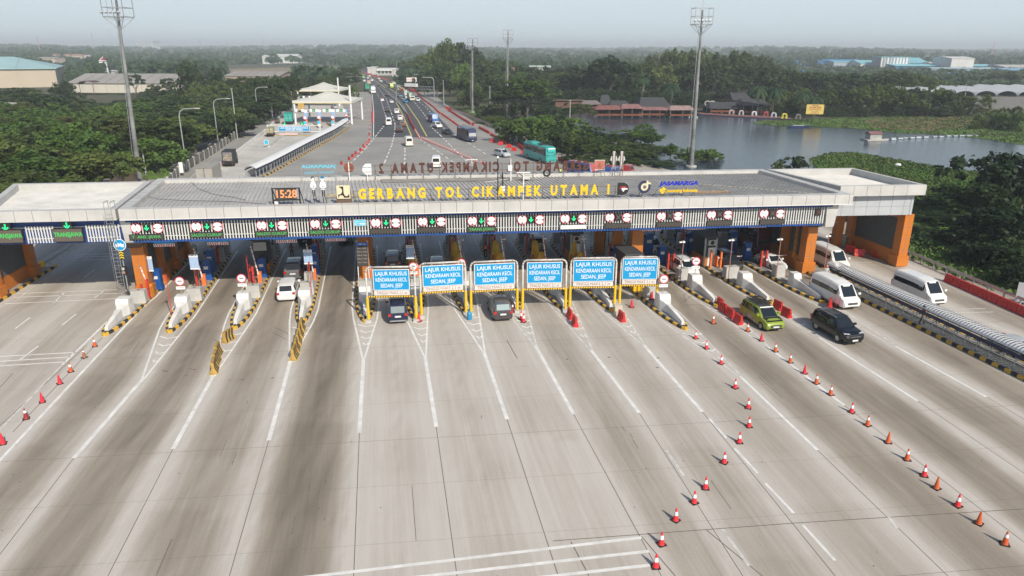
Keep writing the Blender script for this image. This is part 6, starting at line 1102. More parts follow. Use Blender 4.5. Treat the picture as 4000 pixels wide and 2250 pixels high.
# ------------------------------------------------------------------ people
def person(px, py, rz, label, shirt, trousers, vest=None, hair=(.02,.02,.02), pose='stand', hat=None, z=.262):
    p = at(px, py, z); h = 1.0; J = {'pel':(0,0,.93),'chest':(0,.02,1.30),'neck':(0,.02,1.46),'head':(0,.03,1.56),'top':(0,.03,1.68)}
    sp = .12 if pose == 'walk' else .0
    v = [(0,0,.93),(0,.01,1.12),(0,.02,1.34),(0,.02,1.46),(0,.035,1.56),(0,.03,1.66),
         (-.1,0,.86),(-.12,sp,.48),(-.12,sp*1.6,.08),(-.12,sp*1.6+.16,.04),(.1,0,.86),(.12,-sp,.48),(.12,-sp*2.2,.08),(.12,-sp*2.2+.16,.04),
         (-.19,.0,1.36),(-.26,.04,1.10),(-.22,.2,.95),(-.2,.28,.93),(.19,.0,1.36),(.26,-.02,1.10),(.24,.12,.93),(.22,.2,.92)]
    if pose == 'reach': v[16] = (-.24,.32,1.12); v[17] = (-.24,.46,1.16); v[20] = (.22,.3,1.15); v[21] = (.2,.44,1.2)
    e = [(0,1),(1,2),(2,3),(3,4),(4,5),(0,6),(6,7),(7,8),(8,9),(0,10),(10,11),(11,12),(12,13),(2,14),(14,15),(15,16),(16,17),(2,18),(18,19),(19,20),(20,21)]
    rr = [.15,.14,.15,.065,.10,.085,.10,.07,.05,.045,.10,.07,.05,.045,.07,.05,.04,.035,.07,.05,.04,.035]
    me = bpy.data.meshes.new('body'); me.from_pydata(v, e, []); o = bpy.data.objects.new('person', me); COL.objects.link(o); sk_ = o.modifiers.new('s', 'SKIN'); me.skin_vertices[0].data[0].use_root = True
    for i, r in enumerate(rr): me.skin_vertices[0].data[i].radius = (r, r*(.75 if i in (0,1,2) else 1))
    o.modifiers.new('u', 'SUBSURF').levels = 1; o.modifiers['u'].render_levels = 1
    bpy.context.view_layer.update(); m2 = bpy.data.meshes.new_from_object(o.evaluated_get(bpy.context.evaluated_depsgraph_get())); bpy.data.objects.remove(o)
    sh = mat('shirt_%s' % (shirt,), shirt, .8); tr = mat('trousers_%s' % (trousers,), trousers, .8)
    for m_ in (M['skin'], sh, tr, M['black']): m2.materials.append(m_)
    for f in m2.polygons: c = f.center; f.material_index = 3 if c.z < .1 else 2 if c.z < .95 and abs(c.x) < .2 else 0 if c.z > 1.45 or (c.z < 1.0 and abs(c.x) > .18) or (pose == 'reach' and c.y > .3) else 1
    m2.polygons.foreach_set('use_smooth', [True]*len(m2.polygons)); o = link('person', m2); o.location = p; o.rotation_euler = (0,0,rz); tag(o, label, 'person')
    mb = MB(); mb.lathe((0,.02,1.60),[(.115,-.04),(.12,.03),(.09,.1),(.0,.13)], mat('hair_%s' % (hat or hair,), hat or hair, .7), 12); mb.build('cap' if hat else 'hair', o, smooth=True)
    if vest:
        mb = MB(); vm = mat('vest_%s' % (vest,), vest, .6); mb.lathe((0,.01,0),[(.17,.98),(.185,1.15),(.19,1.32),(.12,1.42)],vm,12); mb.lathe((0,.01,0),[(.19,1.1),(.193,1.15)],M['white'],12); vo = mb.build('safety_vest', o); vo.scale = (1.12,.85,1)
    return o
OV = (.85,.14,.08)
person(1142, 1006, R(200), 'person in a tan shirt standing on the road under the canopy', (.32,.24,.14), (.03,.03,.03), z=.04)
person(2044, 942, R(20), 'person in an orange vest left of the sandy off-road car', (.03,.03,.04), (.02,.02,.02), vest=OV)
person(1897, 1005, R(10), 'person in an orange vest beside the yellow covers behind the third portal', (.03,.03,.04), (.02,.02,.02), vest=OV)
person(2966, 1040, R(-60), 'person in a pink orange vest and grey cap at the blue machine', (.4,.42,.45), (.02,.02,.03), vest=(.9,.2,.14), pose='reach', hat=(.35,.36,.38))
person(3598, 1266, R(-100), 'person in a red vest walking inside the covered walkway', (.05,.03,.03), (.015,.015,.015), vest=(.75,.06,.05), pose='walk', z=.25)
person(3222, 1098, R(180), 'person with a pink helmet behind the white van', (.5,.5,.5), (.03,.03,.05), hat=(.8,.25,.22))
person(2188, 690, R(180), 'person in a yellow green vest beyond the back edge of the roof', (.1,.1,.1), (.03,.03,.05), vest=(.6,.8,.05), z=.07)
person(2552, 925, R(0), 'person in dark clothes beside the rearmost block under the canopy', (.03,.04,.05), (.02,.02,.02))
# ------------------------------------------------------------------ beyond the gate: masts and lamps
def mast(px, yb, xt, yt, label, cage=True, zb=0):
    b = at(px, yb); t_ = av(xt, yt, b.y); o = thing('flood_light_mast', label, 'light mast', b, 0, 'tall flood light masts'); h = t_.z; dx = t_.x-b.x
    mb = MB(); mb.cyl((0,0,0),(dx,0,h-.3),.44,.18,mat('stained_mast', (.27,.28,.28), .7, var=.6, vs_=.22, hue=(.06,.06,.058)),14); mb.cyl((0,0,0),(0,0,.3),1.1,1.1,M['conc'],14); mb.build('mast', o, smooth=False)
    mb = MB(); mb.cyl((dx*.1-.75,0,3),(dx-.4,0,h-3),.05,.05,M['steel'],5); [mb.bar((dx*z/h-.75+.3*z/h,0,z),(dx*z/h-.2,0,z),.04,.04,M['steel']) for z in np.arange(3, h-3, 1.2)]; mb.build('ladder', o)
    mb = MB(); w_, zt = 1.7, h; T0 = Matrix.Translation((dx, 0, 0)); mb.T = T0
    C_ = [(-w_,-w_),(w_,-w_),(w_,w_),(-w_,w_)]
    for z in (h-2.9, h-1.5, h): [mb.bar((*C_[k],z),(*C_[(k+1) % 4],z),.1,.1,M['steel']) for k in range(4)]
    for x, y in C_: mb.bar((x,y,h-2.9),(x,y,h),.1,.1,M['steel']); mb.bar((0,0,h-5),(x,y,h-2.9),.07,.07,M['steel']); mb.bar((0,0,h-3.6),(x,y,h-2.9),.05,.05,M['steel'])
    for x in (-.8,.8): mb.bar((x,-w_,h-2.9),(x,-w_,h),.05,.05,M['steel'])
    mb.bar((0,0,h),(0,0,h+1.8),.05,.05,M['steel']); mb.build('platform_cage', o)
    for k in range(5): mb = MB(); mb.T = T0; x = -1.9+k*.7; mb.hexa([(x,-w_-.4,h-2.3),(x+.42,-w_-.4,h-2.3),(x+.42,-w_-.1,h-2.45),(x,-w_-.1,h-2.45),(x,-w_-.3,h-2.05),(x+.42,-w_-.3,h-2.05),(x+.42,-w_,h-2.2),(x,-w_,h-2.2)], M['cladg']); mb.build('floodlight', o)
mast(548, 715, 452, -8, 'tall leaning flood light mast on the left, its top cut by the photo'); mast(1845, 440, 1846, 150, 'shorter flood light mast between the highway and the wood'); mast(1980, 455, 1985, 117, 'slim flood light mast left of the lake'); mast(2700, 652, 2745, 32, 'tall flood light mast in front of the lake')
def lamp(px, yb, xt, yt, label, dirx=1, arm_=3.2, double=False):
    b = at(px, yb); t_ = av(xt, yt, b.y); o = thing('street_lamp', label, 'street lamp', b, 0, 'street lamps beyond the gate'); h = t_.z; r = .11 if b.y < 300 else .16; gs = mat('lamp_post_grey', (.36,.38,.37), .5, metal=.2)
    mb = MB(); pts = [(0,0,0),(0,0,h-1.2)]; 
    for s_ in ((1,-1) if double else (dirx,)): mb.tube([(0,0,0),(0,0,h-1.4),(s_*.25,0,h-.6),(s_*.9,0,h-.15),(s_*arm_,0,h)], r, gs, 6)
    mb.build('pole', o); mb = MB()
    for s_ in ((1,-1) if double else (dirx,)): mb.box(*sorted((s_*arm_, s_*(arm_+.9))),-.2,.2,h-.08,h+.08,M['clad'])
    mb.build('lamp_head', o)
lamp(731,672,745,423,'curved street lamp nearest the left wood'); lamp(855,575,862,385,'second curved street lamp along the left wood'); lamp(1010,475,1022,340,'third curved street lamp along the left wood'); lamp(1060,445,1068,333,'fourth curved street lamp along the left wood')
for k, (x, yb, yt, lab) in enumerate(((928,545,345,'bare grey pole among the left trees'),(1109,418,383,'short pole by the left fence'),(1066,470,402,'thin pole near the end of the left barrier'),(1144,430,345,'white pole left of the tent gate'),(1371,345,320,'white pole right of the farther tent'),(572,690,568,'rusty bare pole beside the dirt track'),(1734,415,312,'grey pole right of the gantry'),(1914,442,337,'grey pole between the two slim masts'),(2224,525,392,'grey pole with a lamp in front of the red boathouses'),(2511,400,290,'bare trunk like pole behind the restaurant'))):
    b = at(x, yb); h = av(x, yt, b.y).z; o = thing('bare_pole', lab, 'pole', b, 0, 'bare poles'); mb = MB(); mb.cyl((0,0,0),(0,0,h),.16,.12,mat('pole_grey', (.34,.36,.34), .7),8); mb.build('pole', o); mb = MB(); mb.box(-.3,.3,-.15,.15,h-.2,h,M['steel']); mb.build('cap', o)
lamp(1697,401,1690,302,'street lamp at the right end of the gantry',-1,4); lamp(1658,375,1650,292,'second street lamp right of the highway',-1,4); lamp(1640,350,1635,287,'third street lamp right of the highway',-1,4); lamp(1343,320,1346,292,'double street lamp behind the farther tent',1,4,True); lamp(1291,345,1293,300,'double street lamp left of the farther tent peak',1,4,True); lamp(1551,300,1553,240,'pale lamp post beside the far toll plaza',1,2)
# gantry over the right carriageway with red crosses
gl_, gr_ = at(1549,393), at(1697,401); o = thing('sign_gantry', 'grey truss gantry with three red crossed signals over the right carriageway', 'sign gantry', gl_, math.atan2(gr_.y-gl_.y, gr_.x-gl_.x)); L_ = (gr_-gl_).length; zt = av(1549,333,gl_.y).z; zb = zt-1.3; mb = MB()
for z in (zb, zt): [mb.bar((0,y,z),(L_,y,z),.14,.14,M['steel']) for y in (-.5,.5)]
for k in range(14): x = L_*k/14; mb.bar((x,-.5,zb),(x+L_/28,-.5,zt),.08,.08,M['steel']); mb.bar((x+L_/28,-.5,zt),(x+L_/14,-.5,zb),.08,.08,M['steel'])
mb.build('truss', o)
for x in (0, L_): mb = MB(); mb.cyl((x,0,0),(x,0,zt+.3),.25,.22,M['steel'],10); mb.build('column', o)
for k, f in enumerate((.19,.36,.54)):
    mb = MB(); mb.box(L_*f-.55,L_*f+.55,-.9,-.7,zb-1.1,zb-.1,M['black']); s_ = mb.build('signal', o); mb = MB(); [mb.bar((L_*f-.35*a,-.93,zb-.95),(L_*f+.35*a,-.93,zb-.25),.02,.14,mat('led_red', (.7,.02,.03), .5, emit=(1,.03,.03), es=.5)) for a in (-1,1)]; mb.build('red_cross', s_)
for x0, x1 in ((.28,.43),(.45,.6)): mb = MB(); mb.box(L_*x0,L_*x1,-1.2,-.4,zt-.3,zt+1.1,M['whitem']); mb.build('white_cabinet', o)
b = at(1611, 395); o = thing('message_sign', 'pink white message sign on a post above the gantry', 'sign', at(1610,372), R(10)); z1 = av(1596,302,o.location.y).z; z0 = av(1596,320,o.location.y).z; mb = MB(); mb.box(-2.6,2.6,-.2,.1,z0,z1,mat('pinkish_board', (.62,.50,.47), .6)); mb.build('board', o); mb = MB(); mb.cyl((2,0.2,0),(2,.2,z1),.2,.2,M['steel'],8); mb.build('post', o); mb = MB(); [mb.box(-2.4,2.4,-.23,-.2,z0+(z1-z0)*f-.12,z0+(z1-z0)*f+.12,M['white']) for f in (.3,.7)]; mb.build('text_panel', o)
# ------------------------------------------------------------------ median, guard rails and barrier rows
def runner(name, label, cat, px, z0, z1, w_, m, kind=None, top=None, world=False):
    o = thing(name, label, cat, (0,0,0)); mb = MB(); P_ = [at(*p) for p in px]
    for a, b in zip(P_[:-1], P_[1:]): mb.bar(a+Vector((0,0,(z0+z1)/2)), b+Vector((0,0,(z0+z1)/2)), w_, z1-z0, m)
    mb.build('rail', o); return o, P_
def posts(o, P_, step, h, r, m, mx=90):
    n = 0
    for a, b in zip(P_[:-1], P_[1:]):
        L_ = (b-a).length; q = 0
        while q < L_ and n < mx: p = a+(b-a)*(q/L_); mb = MB(); mb.box(p.x-r,p.x+r,p.y-r,p.y+r,0,h,m); mb.build('post', o); q += step; n += 1
o, P_ = runner('guard_rail', 'long steel guard rail along the right edge of the highway', 'guard rail', [(2070,580),(2025,548),(1960,514),(1865,473),(1746,424),(1637,370),(1572,328),(1540,312)], .35, .85, .12, M['steel']); posts(o, P_, 4, .9, .09, M['steel'])
o, P_ = runner('median_guard_rail', 'pale guard rail on the median between the two carriageways', 'guard rail', [(1588,446),(1570,410),(1548,390),(1500,347),(1450,310),(1425,297)], .3, .9, .2, M['steel']); posts(o, P_, 6, .9, .09, M['steel'])
runner('median_barrier', 'concrete parapet beside the median guard rail', 'concrete barrier', [(1583,440),(1560,408),(1538,388),(1490,346),(1440,309)], 0, .7, .35, M['conc'])
runner('concrete_wall', 'pale concrete parapet along the left edge of the far toll lanes', 'parapet', [(800,700),(905,622),(960,577),(1045,512),(1110,445)], 0, .95, .35, M['wpaint'])
o, P_ = runner('concrete_fence', 'weathered concrete post fence at the foot of the left wood', 'fence', [(660,735),(700,690),(760,648),(830,605),(905,552),(1000,490),(1075,440),(1120,415)], .2, 1.8, .18, mat('weathered_concrete', (.20,.19,.16), .9, var=.5, vs_=.4)); posts(o, P_, 4.2, 2.0, .14, M['conc'])
runner('left_road_rail', 'red and white rail behind the grey truck', 'guard rail', [(745,715),(790,672),(830,640)], .2, .9, .2, M['conc'])
o = thing('tall_white_sign', 'narrow white sign leaning beside the left fence', 'sign', at(712,688), R(10)); mb = MB(); mb.box(-.35,.35,-.05,.05,.6,2.6,M['whitem']); mb.build('board', o); mb = MB(); [mb.box(x-.05,x+.05,.05,.12,0,2.6,M['rust']) for x in (-.25,.25)]; mb.build('post', o)
# second covered walkway, curving left of the highway
KP = [(1010,705),(1069,675),(1130,640),(1193,603),(1255,568),(1312,537),(1345,515),(1367,498)]
o = thing('covered_walkway', 'curved covered walkway with a white roof and navy edge beside the far toll lanes', 'walkway', (0,0,0)); P_ = [at(*p) for p in KP]; mb = MB(); mk_ = MB(); md = MB(); mf = MB(); k = 0
for a, b in zip(P_[:-1], P_[1:]):
    d = (b-a).normalized(); n = Vector((-d.y, d.x, 0)); L_ = (b-a).length; q = 0
    md.hexa([a+n*.2, b+n*.2, b+n*2.4, a+n*2.4]+[x+Vector((0,0,.25)) for x in (a+n*.2, b+n*.2, b+n*2.4, a+n*2.4)], M['islc'])
    for s0, z0, s1, z1 in ((.25,2.15,.6,2.5),(.6,2.5,1.3,2.62),(1.3,2.62,2.0,2.5),(2.0,2.5,2.35,2.15)): mb.face([a+n*s0+Vector((0,0,z0)), b+n*s0+Vector((0,0,z0)), b+n*s1+Vector((0,0,z1)), a+n*s1+Vector((0,0,z1))], M['whitem'])
    for s_ in (.3, 2.3): mf.bar(a+n*s_+Vector((0,0,1.95)), b+n*s_+Vector((0,0,1.95)), .06, .28, dn)
    while q < L_: e = min(L_, q+1.1); mk_.bar(a+d*q+n*.1+Vector((0,0,.15)), a+d*e+n*.1+Vector((0,0,.15)), .22, .3, M['yel'] if k % 2 else M['blk']); q = e; k += 1
mb.build('roof', o); mf.build('fascia', o); 
for a, b in zip(P_[:-1], P_[1:]):
    d = (b-a).normalized(); n = Vector((-d.y, d.x, 0)); L_ = (b-a).length; q = 0
    while q < L_: p = a+d*q+n*.3; mb = MB(); mb.box(p.x-.06,p.x+.06,p.y-.06,p.y+.06,.2,1.8,M['steel']); mb.build('post', o); q += 1.9
mb = MB()
for a, b in zip(P_[:-1], P_[1:]): d = (b-a).normalized(); n = Vector((-d.y, d.x, 0)); mb.bar(a+n*2.35+Vector((0,0,.9)), b+n*2.35+Vector((0,0,.9)), .05, 1.2, M['cladg'])
mb.build('back_panel', o); o = thing('kerbed_strip', 'curved kerbed strip below the far covered walkway', 'kerb strip', (0,0,0)); mk_.build('kerb', o); md.build('deck', o)
# barrier copies: simple shapes, each one a thing
wp = MB(); wp.prism([(-.22,0),(.22,0),(.12,.42),(.08,.85),(-.08,.85),(-.12,.42)], -.6, .6, M['red'], axis='y')
for y in (-.3,.15): wp.box(-.2,.2,y,y+.14,.05,.5,M['red'])
proto = wp.build('water_barrier'); first = [True]
def row(px, step, label, group, jit=.06, rot=0.0, s=1.0, z=.1, skip=0.0):
    P_ = [at(*p, z) for p in px]; rem = 0
    for a, b in zip(P_[:-1], P_[1:]):
        d = b-a; L_ = d.length; d.normalize(); q = rem
        while q < L_:
            if random.random() >= skip:
                o = proto if first[0] else proto.copy()
                if not first[0]: COL.objects.link(o)
                first[0] = False; o.location = a+d*q; o.rotation_euler = (0, 0, math.atan2(-d.x, d.y)+rot+random.uniform(-jit, jit)); o.scale = (s, s*step/1.3 if step < 2.6 and rot == 0 else s, s); tag(o, label, 'plastic barrier', group)
            q += step
        rem = q-L_
row([(1592,448),(1605,482),(1622,510)], 2.2, 'red plastic barrier in the median row in front of the dark asphalt edge', 'median row of red barriers', s=.95)
row([(1630,366),(1650,388),(1690,418),(1720,446)], 2.4, 'red plastic barrier in the long row along the right side of the asphalt', 'long red row right of the asphalt', s=.75, rot=.25)
row([(1726,448),(1760,472),(1798,500)], 2.6, 'red plastic barrier set askew in the lower part of the right row', 'skewed red barriers beside the right lanes', rot=.3, s=.7)
row([(1745,425),(1765,430)], 1.5, 'red plastic barrier in the small cluster by the guard rail', 'cluster by the guard rail', rot=.6, s=.9); row([(1752,432),(1795,460),(1838,486)], 1.7, 'red plastic barrier in the middle row on the right shoulder', 'middle shoulder row', jit=.25, s=.85)
row([(1873,502),(1912,522)], 1.35, 'red plastic barrier in the row right of the blue coach', 'row right of the blue coach', s=.85); row([(1918,528),(1975,562)], 1.35, 'red plastic barrier in the row between the two coaches', 'row between the coaches', s=.85); row([(1926,556),(1955,566),(1985,575),(2010,590),(2030,596),(2060,605)], 5.5, 'single red plastic barrier loosely placed left of the teal coach', 'loose barriers left of the teal coach', rot=1.0, skip=.1)
row([(2022,570),(2056,596)], 1.3, 'red plastic barrier in the short row meeting the teal coach', 'short row at the teal coach'); row([(2185,628),(2240,652)], 1.3, 'red plastic barrier behind the front of the teal coach', 'row right of the teal coach'); row([(1812,495),(1828,495)], 1.8, 'orange red block barrier above the blue coach', 'pair above the blue coach', rot=1.5); row([(1848,485),(1852,492)], 2, 'lone red barrier near the upper shoulder row', 'lone shoulder barriers')
row([(1455,440),(1456,480)], 2.6, 'red plastic barrier along the left edge of the asphalt', 'left asphalt edge row', s=1.0); row([(1545,312),(1590,340),(1640,372)], 6, 'far red barrier beside the right guard rail', 'far right red barriers', s=1.5)
row([(1420,283),(1470,300),(1520,316)], 5, 'far red barrier in front of the distant toll plaza', 'far plaza red barriers', s=1.0)
for k, (x, y) in enumerate(((1443,528),(1441,552),(1434,562),(1420,575),(1409,590),(1390,603),(1378,613),(1365,625),(1335,642))): row([(x,y),(x+1,y+.5)], 9, 'red barrier in the sparse row left of the cone lined lane', 'sparse left row', rot=.12, s=.8, z=.06)
# small cones beyond
cm = MB(); cm.box(-.2,.2,-.2,.2,0,.05,M['tyre']); cm.lathe((0,0,0),[(.16,.05),(.1,.36)],mat('cone_faded', (.55,.12,.10), .5),10); cm.lathe((0,0,0),[(.1,.36),(.06,.56)],M['clad'],10); cm.lathe((0,0,0),[(.06,.56),(.02,.8)],MATS['cone_faded'],10); cproto = cm.build('traffic_cone'); cf_ = [True]
def cones(px, n, label, group, s=1.15):
    P_ = [at(*p, .08) for p in px]; ds = [0]
    for a, b in zip(P_[:-1], P_[1:]): ds.append(ds[-1]+(b-a).length)
    for k in range(n):
        q = ds[-1]*k/(n-1); j = max(i for i in range(len(ds)) if ds[i] <= q+1e-6); j = min(j, len(P_)-2); f = (q-ds[j])/(ds[j+1]-ds[j]); o = cproto if cf_[0] else cproto.copy()
        if not cf_[0]: COL.objects.link(o)
        cf_[0] = False; o.location = P_[j]+(P_[j+1]-P_[j])*f; o.scale = (s,s,s); tag(o, label, 'traffic cone', group)
cones([(1622,512),(1640,543)], 9, 'cone closing the median row above the concrete', 'median cones'); cones([(1648,543),(1675,555),(1705,568),(1735,580),(1765,592),(1795,606),(1825,618),(1850,632),(1878,640),(1895,645)], 27, 'cone in the long diagonal row left of the silver people carrier', 'diagonal cones'); cones([(1445,505),(1448,440),(1452,380)], 14, 'small cone along the left edge of the asphalt', 'left asphalt edge cones'); cones([(1442,545),(1425,582),(1400,600)], 6, 'small cone between the sparse red barriers', 'sparse left cones')
# ------------------------------------------------------------------ second toll gate with two tent roofs
tent = mat('tent_fabric', (.66,.65,.58), .7, var=.08, vs_=.2)
def tentgate(xl, xr, ye, xp, yp, yb, Y, dep, label, flat=1.2):
    a = av(xl, ye, Y); b = av(xr, ye, Y); z = (a.z+b.z)/2; pk = av(xp, yp, Y+dep/2); o = thing('tent_toll_canopy', label, 'toll canopy', (a.x, Y, 0), 0, 'tent roofed toll canopies'); L_ = b.x-a.x; mb = MB(); n = 10; m = 8; v = []
    for j in range(m+1):
        for i in range(n+1):
            u = i/n; w_ = j/m; d = 1-max(abs(2*u-1), abs(2*w_-1)); v.append((u*L_, w_*dep, z+(pk.z-z)*(d**1.35)*1.0+.25*(1-d)))
    mb.mesh(v, [(j*(n+1)+i, j*(n+1)+i+1, (j+1)*(n+1)+i+1, (j+1)*(n+1)+i) for j in range(m) for i in range(n)], tent); mb.build('roof', o, smooth=True)
    mb = MB(); mb.box(-.15,L_+.15,-.05,.05,z-.45,z+.3,tent); mb.box(-.15,.0,0,dep,z-.45,z+.3,tent); mb.box(L_,L_+.15,0,dep,z-.45,z+.3,tent); mb.box(-.1,L_+.1,-.08,-.05,z-.5,z-.38,mat('yellow_trim', (.6,.48,.1), .7, var=.6, vs_=1)); mb.build('valance', o)
    for x, y in ((.3,.3),(L_-.3,.3),(.3,dep-.3),(L_-.3,dep-.3)): mb = MB(); mb.cyl((x,y,0),(x,y,z+ (5 if y < 1 and x > 1 else .2)),.32,.28,M['whitem'],10); mb.build('column', o)
    mb = MB(); [mb.bar((.3,-.1,zz),(L_-.3,-.1,zz),.15,.15,M['cladg']) for zz in (z-2.3,z-3.2)]; mb.build('beam', o)
    for f in (.05,.16,.3,.4,.53,.63,.76,.87):
        mb = MB(); mb.cyl((L_*f,-.2,z-2.6),(L_*f,-.28,z-2.6),.48,.48,M['white'],14); mb.build('limit_sign', o)
    for f in (.35,.58,.82):
        mb = MB(); mb.cyl((L_*f,-.2,z-2.5),(L_*f,-.25,z-2.5),.42,.42,M['black'],14); sg = mb.build('signal', o); mb = MB(); mb.T = Matrix.Translation((L_*f,-.05,z-2.5)); arrow(mb, 1.1, -.26, M['green']); mb.build('arrow', sg)
    return o
tentgate(1143, 1372, 398, 1262, 353, 490, 228, 17, 'nearer white tent roofed toll canopy left of the highway'); tentgate(1158, 1324, 353, 1243, 320, 385, 300, 20, 'farther white tent roofed toll canopy behind the nearer one')
for k, (x, y) in enumerate(((1195,500),(1249,498),(1303,497),(1357,486))):
    p = at(x, y, .05); o = thing('small_toll_island', f'toll island of the tent gate, {ORD[k]} from the left, with blue board and round sign', 'toll island', p, R(20), 'islands of the tent gate'); mb = MB()
    pts = [(0,-2),(.5,-1.2),(.7,0),(.7,14),(-.7,14),(-.7,0),(-.5,-1.2)]; mb.prism(pts, 0, .25, M['islc'], axis='z'); mb.build('deck', o); mb = MB()
    for q in range(18):
        y0 = -1+q*.8; [mb.box(s_*.7-.06,s_*.7+.06,y0,y0+.8,0,.3,M['yel'] if q % 2 else M['blk']) for s_ in (-1,1)]
    mb.build('kerb', o); mb = MB(); mb.box(-.45,.45,1,2.2,.25,1.8,M['wpaint']); mb.build('crash_block', o); mb = MB(); mb.box(-.45,.45,.95,1,1.0,1.8,cy); mb.build('notice', o)
    mb = MB(); mb.cyl((0,.9,2.9),(0,.84,2.9),.5,.5,pink,18); mb.cyl((0,.84,2.9),(0,.82,2.9),.4,.4,M['white'],18); mb.build('round_sign', o); mb = MB(); mb.box(.0,.9,2.6,2.7,2.4,5.0,tb); mb.box(.0,.9,2.55,2.6,4.3,5.0,M['white']); mb.build('tariff_board', o); mb = MB(); mb.box(.4,1.0,5,6,.25,2.2,M['oran']); mb.build('gate_cabinet', o)
a, b = at(1052, 545), at(1252, 532); Yp = 196.; pa, pb = av(1049,545,Yp), av(1252,530,Yp); o = thing('height_portal', 'wide far portal with a blue lane board above the left toll lanes', 'height portal', (pa.x, Yp, 0), 0); L_ = pb.x-pa.x; zt = av(1150,489,Yp).z; mb = MB()
for x in (0, L_): mb.cyl((x,0,0),(x,0,zt),.14,.14,M['whitem'],8)
for z in (zt, zt-1.7, zt-2.7): mb.cyl((0,0,z),(L_,0,z),.1,.1,M['whitem'] if z != zt-2.7 else mat('striped_far', (.5,.35,.1), .6),8)
mb.build('frame', o); x0 = av(1088,500,Yp).x-pa.x; x1 = av(1211,500,Yp).x-pa.x; z1 = av(1150,493,Yp).z; z0 = av(1150,512,Yp).z; mb = MB(); mb.box(x0,x1,-.25,-.15,z0,z1,M['white']); mb.box(x0+.1,x1-.1,-.27,-.25,z0+.1,z1-.1,M['sblue']); mb.build('blue_board', o)
mb = MB(); add_text(mb, 'LAJUR KHUSUS KENDARAAN KECIL', .62, M['white'], x=(x0+x1)/2, z=z0+(z1-z0)*.66, y=-.28, depth=.01, bold=.02, sx=.78); add_text(mb, 'SEDAN, JEEP, MINIBUS', .6, M['white'], x=(x0+x1)/2, z=z0+(z1-z0)*.3, y=-.28, depth=.01, bold=.02, sx=.8); mb.build('lettering', o)
mb = MB(); x2 = av(1163,520,Yp).x-pa.x; mb.box(x0,x2,-.2,-.1,z0-1.0,z0-.55,mat('pink_plate', (.7,.5,.48), .6)); mb.build('height_plate', o)
for k, (x, y) in enumerate(((1112,484),(1180,482))):
    p = av(x, y, 200); o = thing('lane_signal', ['green arrow signal left of the pair above the far portal','green arrow signal right of the pair above the far portal'][k], 'lane signal', (p.x, 200, p.z), 0, 'arrows above the far portal'); mb = MB(); mb.cyl((0,0,0),(0,.1,0),.42,.42,M['black'],16); mb.build('housing', o); mb = MB(); mb.T = Matrix.Scale(1.4,4); arrow(mb, 1, -.05, M['green']); mb.build('arrow', o)
p = at(1043, 577); o = thing('round_lane_sign', 'round blue direction sign at the tip of the far traffic island', 'traffic sign', p, 0); mb = MB(); mb.cyl((0,0,1.3),(0,-.06,1.3),.62,.62,M['white'],20); mb.cyl((0,-.06,1.3),(0,-.07,1.3),.54,.54,cy,20); mb.build('disc', o); mb = MB(); mb.cyl((0,0.05,0),(0,0.05,1.3),.06,.06,M['steel'],6); mb.build('post', o)
runner('traffic_island', 'low concrete strip running back from the round blue sign', 'traffic island', [(1050,576),(1085,545),(1115,528)], 0, .5, .7, M['conc'])
# ------------------------------------------------------------------ distant toll plaza
a = av(1472, 290, 640); b = av(1545, 300, 640); o = thing('distant_toll_gate', 'pale distant toll gate with a long flat roof right of the highway', 'toll gate', (a.x, 640, 0), 0); L_ = b.x-a.x; zt = av(1500,268,640).z; mb = MB(); mb.box(0,L_,0,16,zt-1.8,zt,M['whitem']); mb.box(-.3,L_+.3,-.3,16.3,zt,zt+.25,M['whitem']); mb.build('roof', o)
for k in range(6): mb = MB(); x = L_*k/5; mb.box(x-.5,x+.5,2,3.5,0,zt-1.8,M['whitem']); mb.build('column', o)
for k in range(5): mb = MB(); x = L_*(k+.5)/5; mb.box(x-1.4,x+1.4,0,8,.0,1.6,M['conc']); mb.build('booth_island', o)
for x0, x1, y0, y1, Y, lab in ((1435,1450,265,283,690,'small pale building left of the distant toll gate'),(1450,1470,263,285,660,'pink white block beside the distant toll gate'),(1531,1550,272,295,620,'white annex at the right end of the distant toll gate')):
    a = av(x0,y0,Y); b = av(x1,y1,Y); o = thing('small_building', lab, 'building', (a.x,Y,0), 0); mb = MB(); mb.box(0,b.x-a.x,0,9,0,a.z,mat('pale_wall', (.62,.58,.54), .8, var=.1)); mb.build('wall', o); mb = MB(); mb.box(-.4,b.x-a.x+.4,-.4,9.4,a.z,a.z+.5,M['whitem']); mb.build('roof', o)
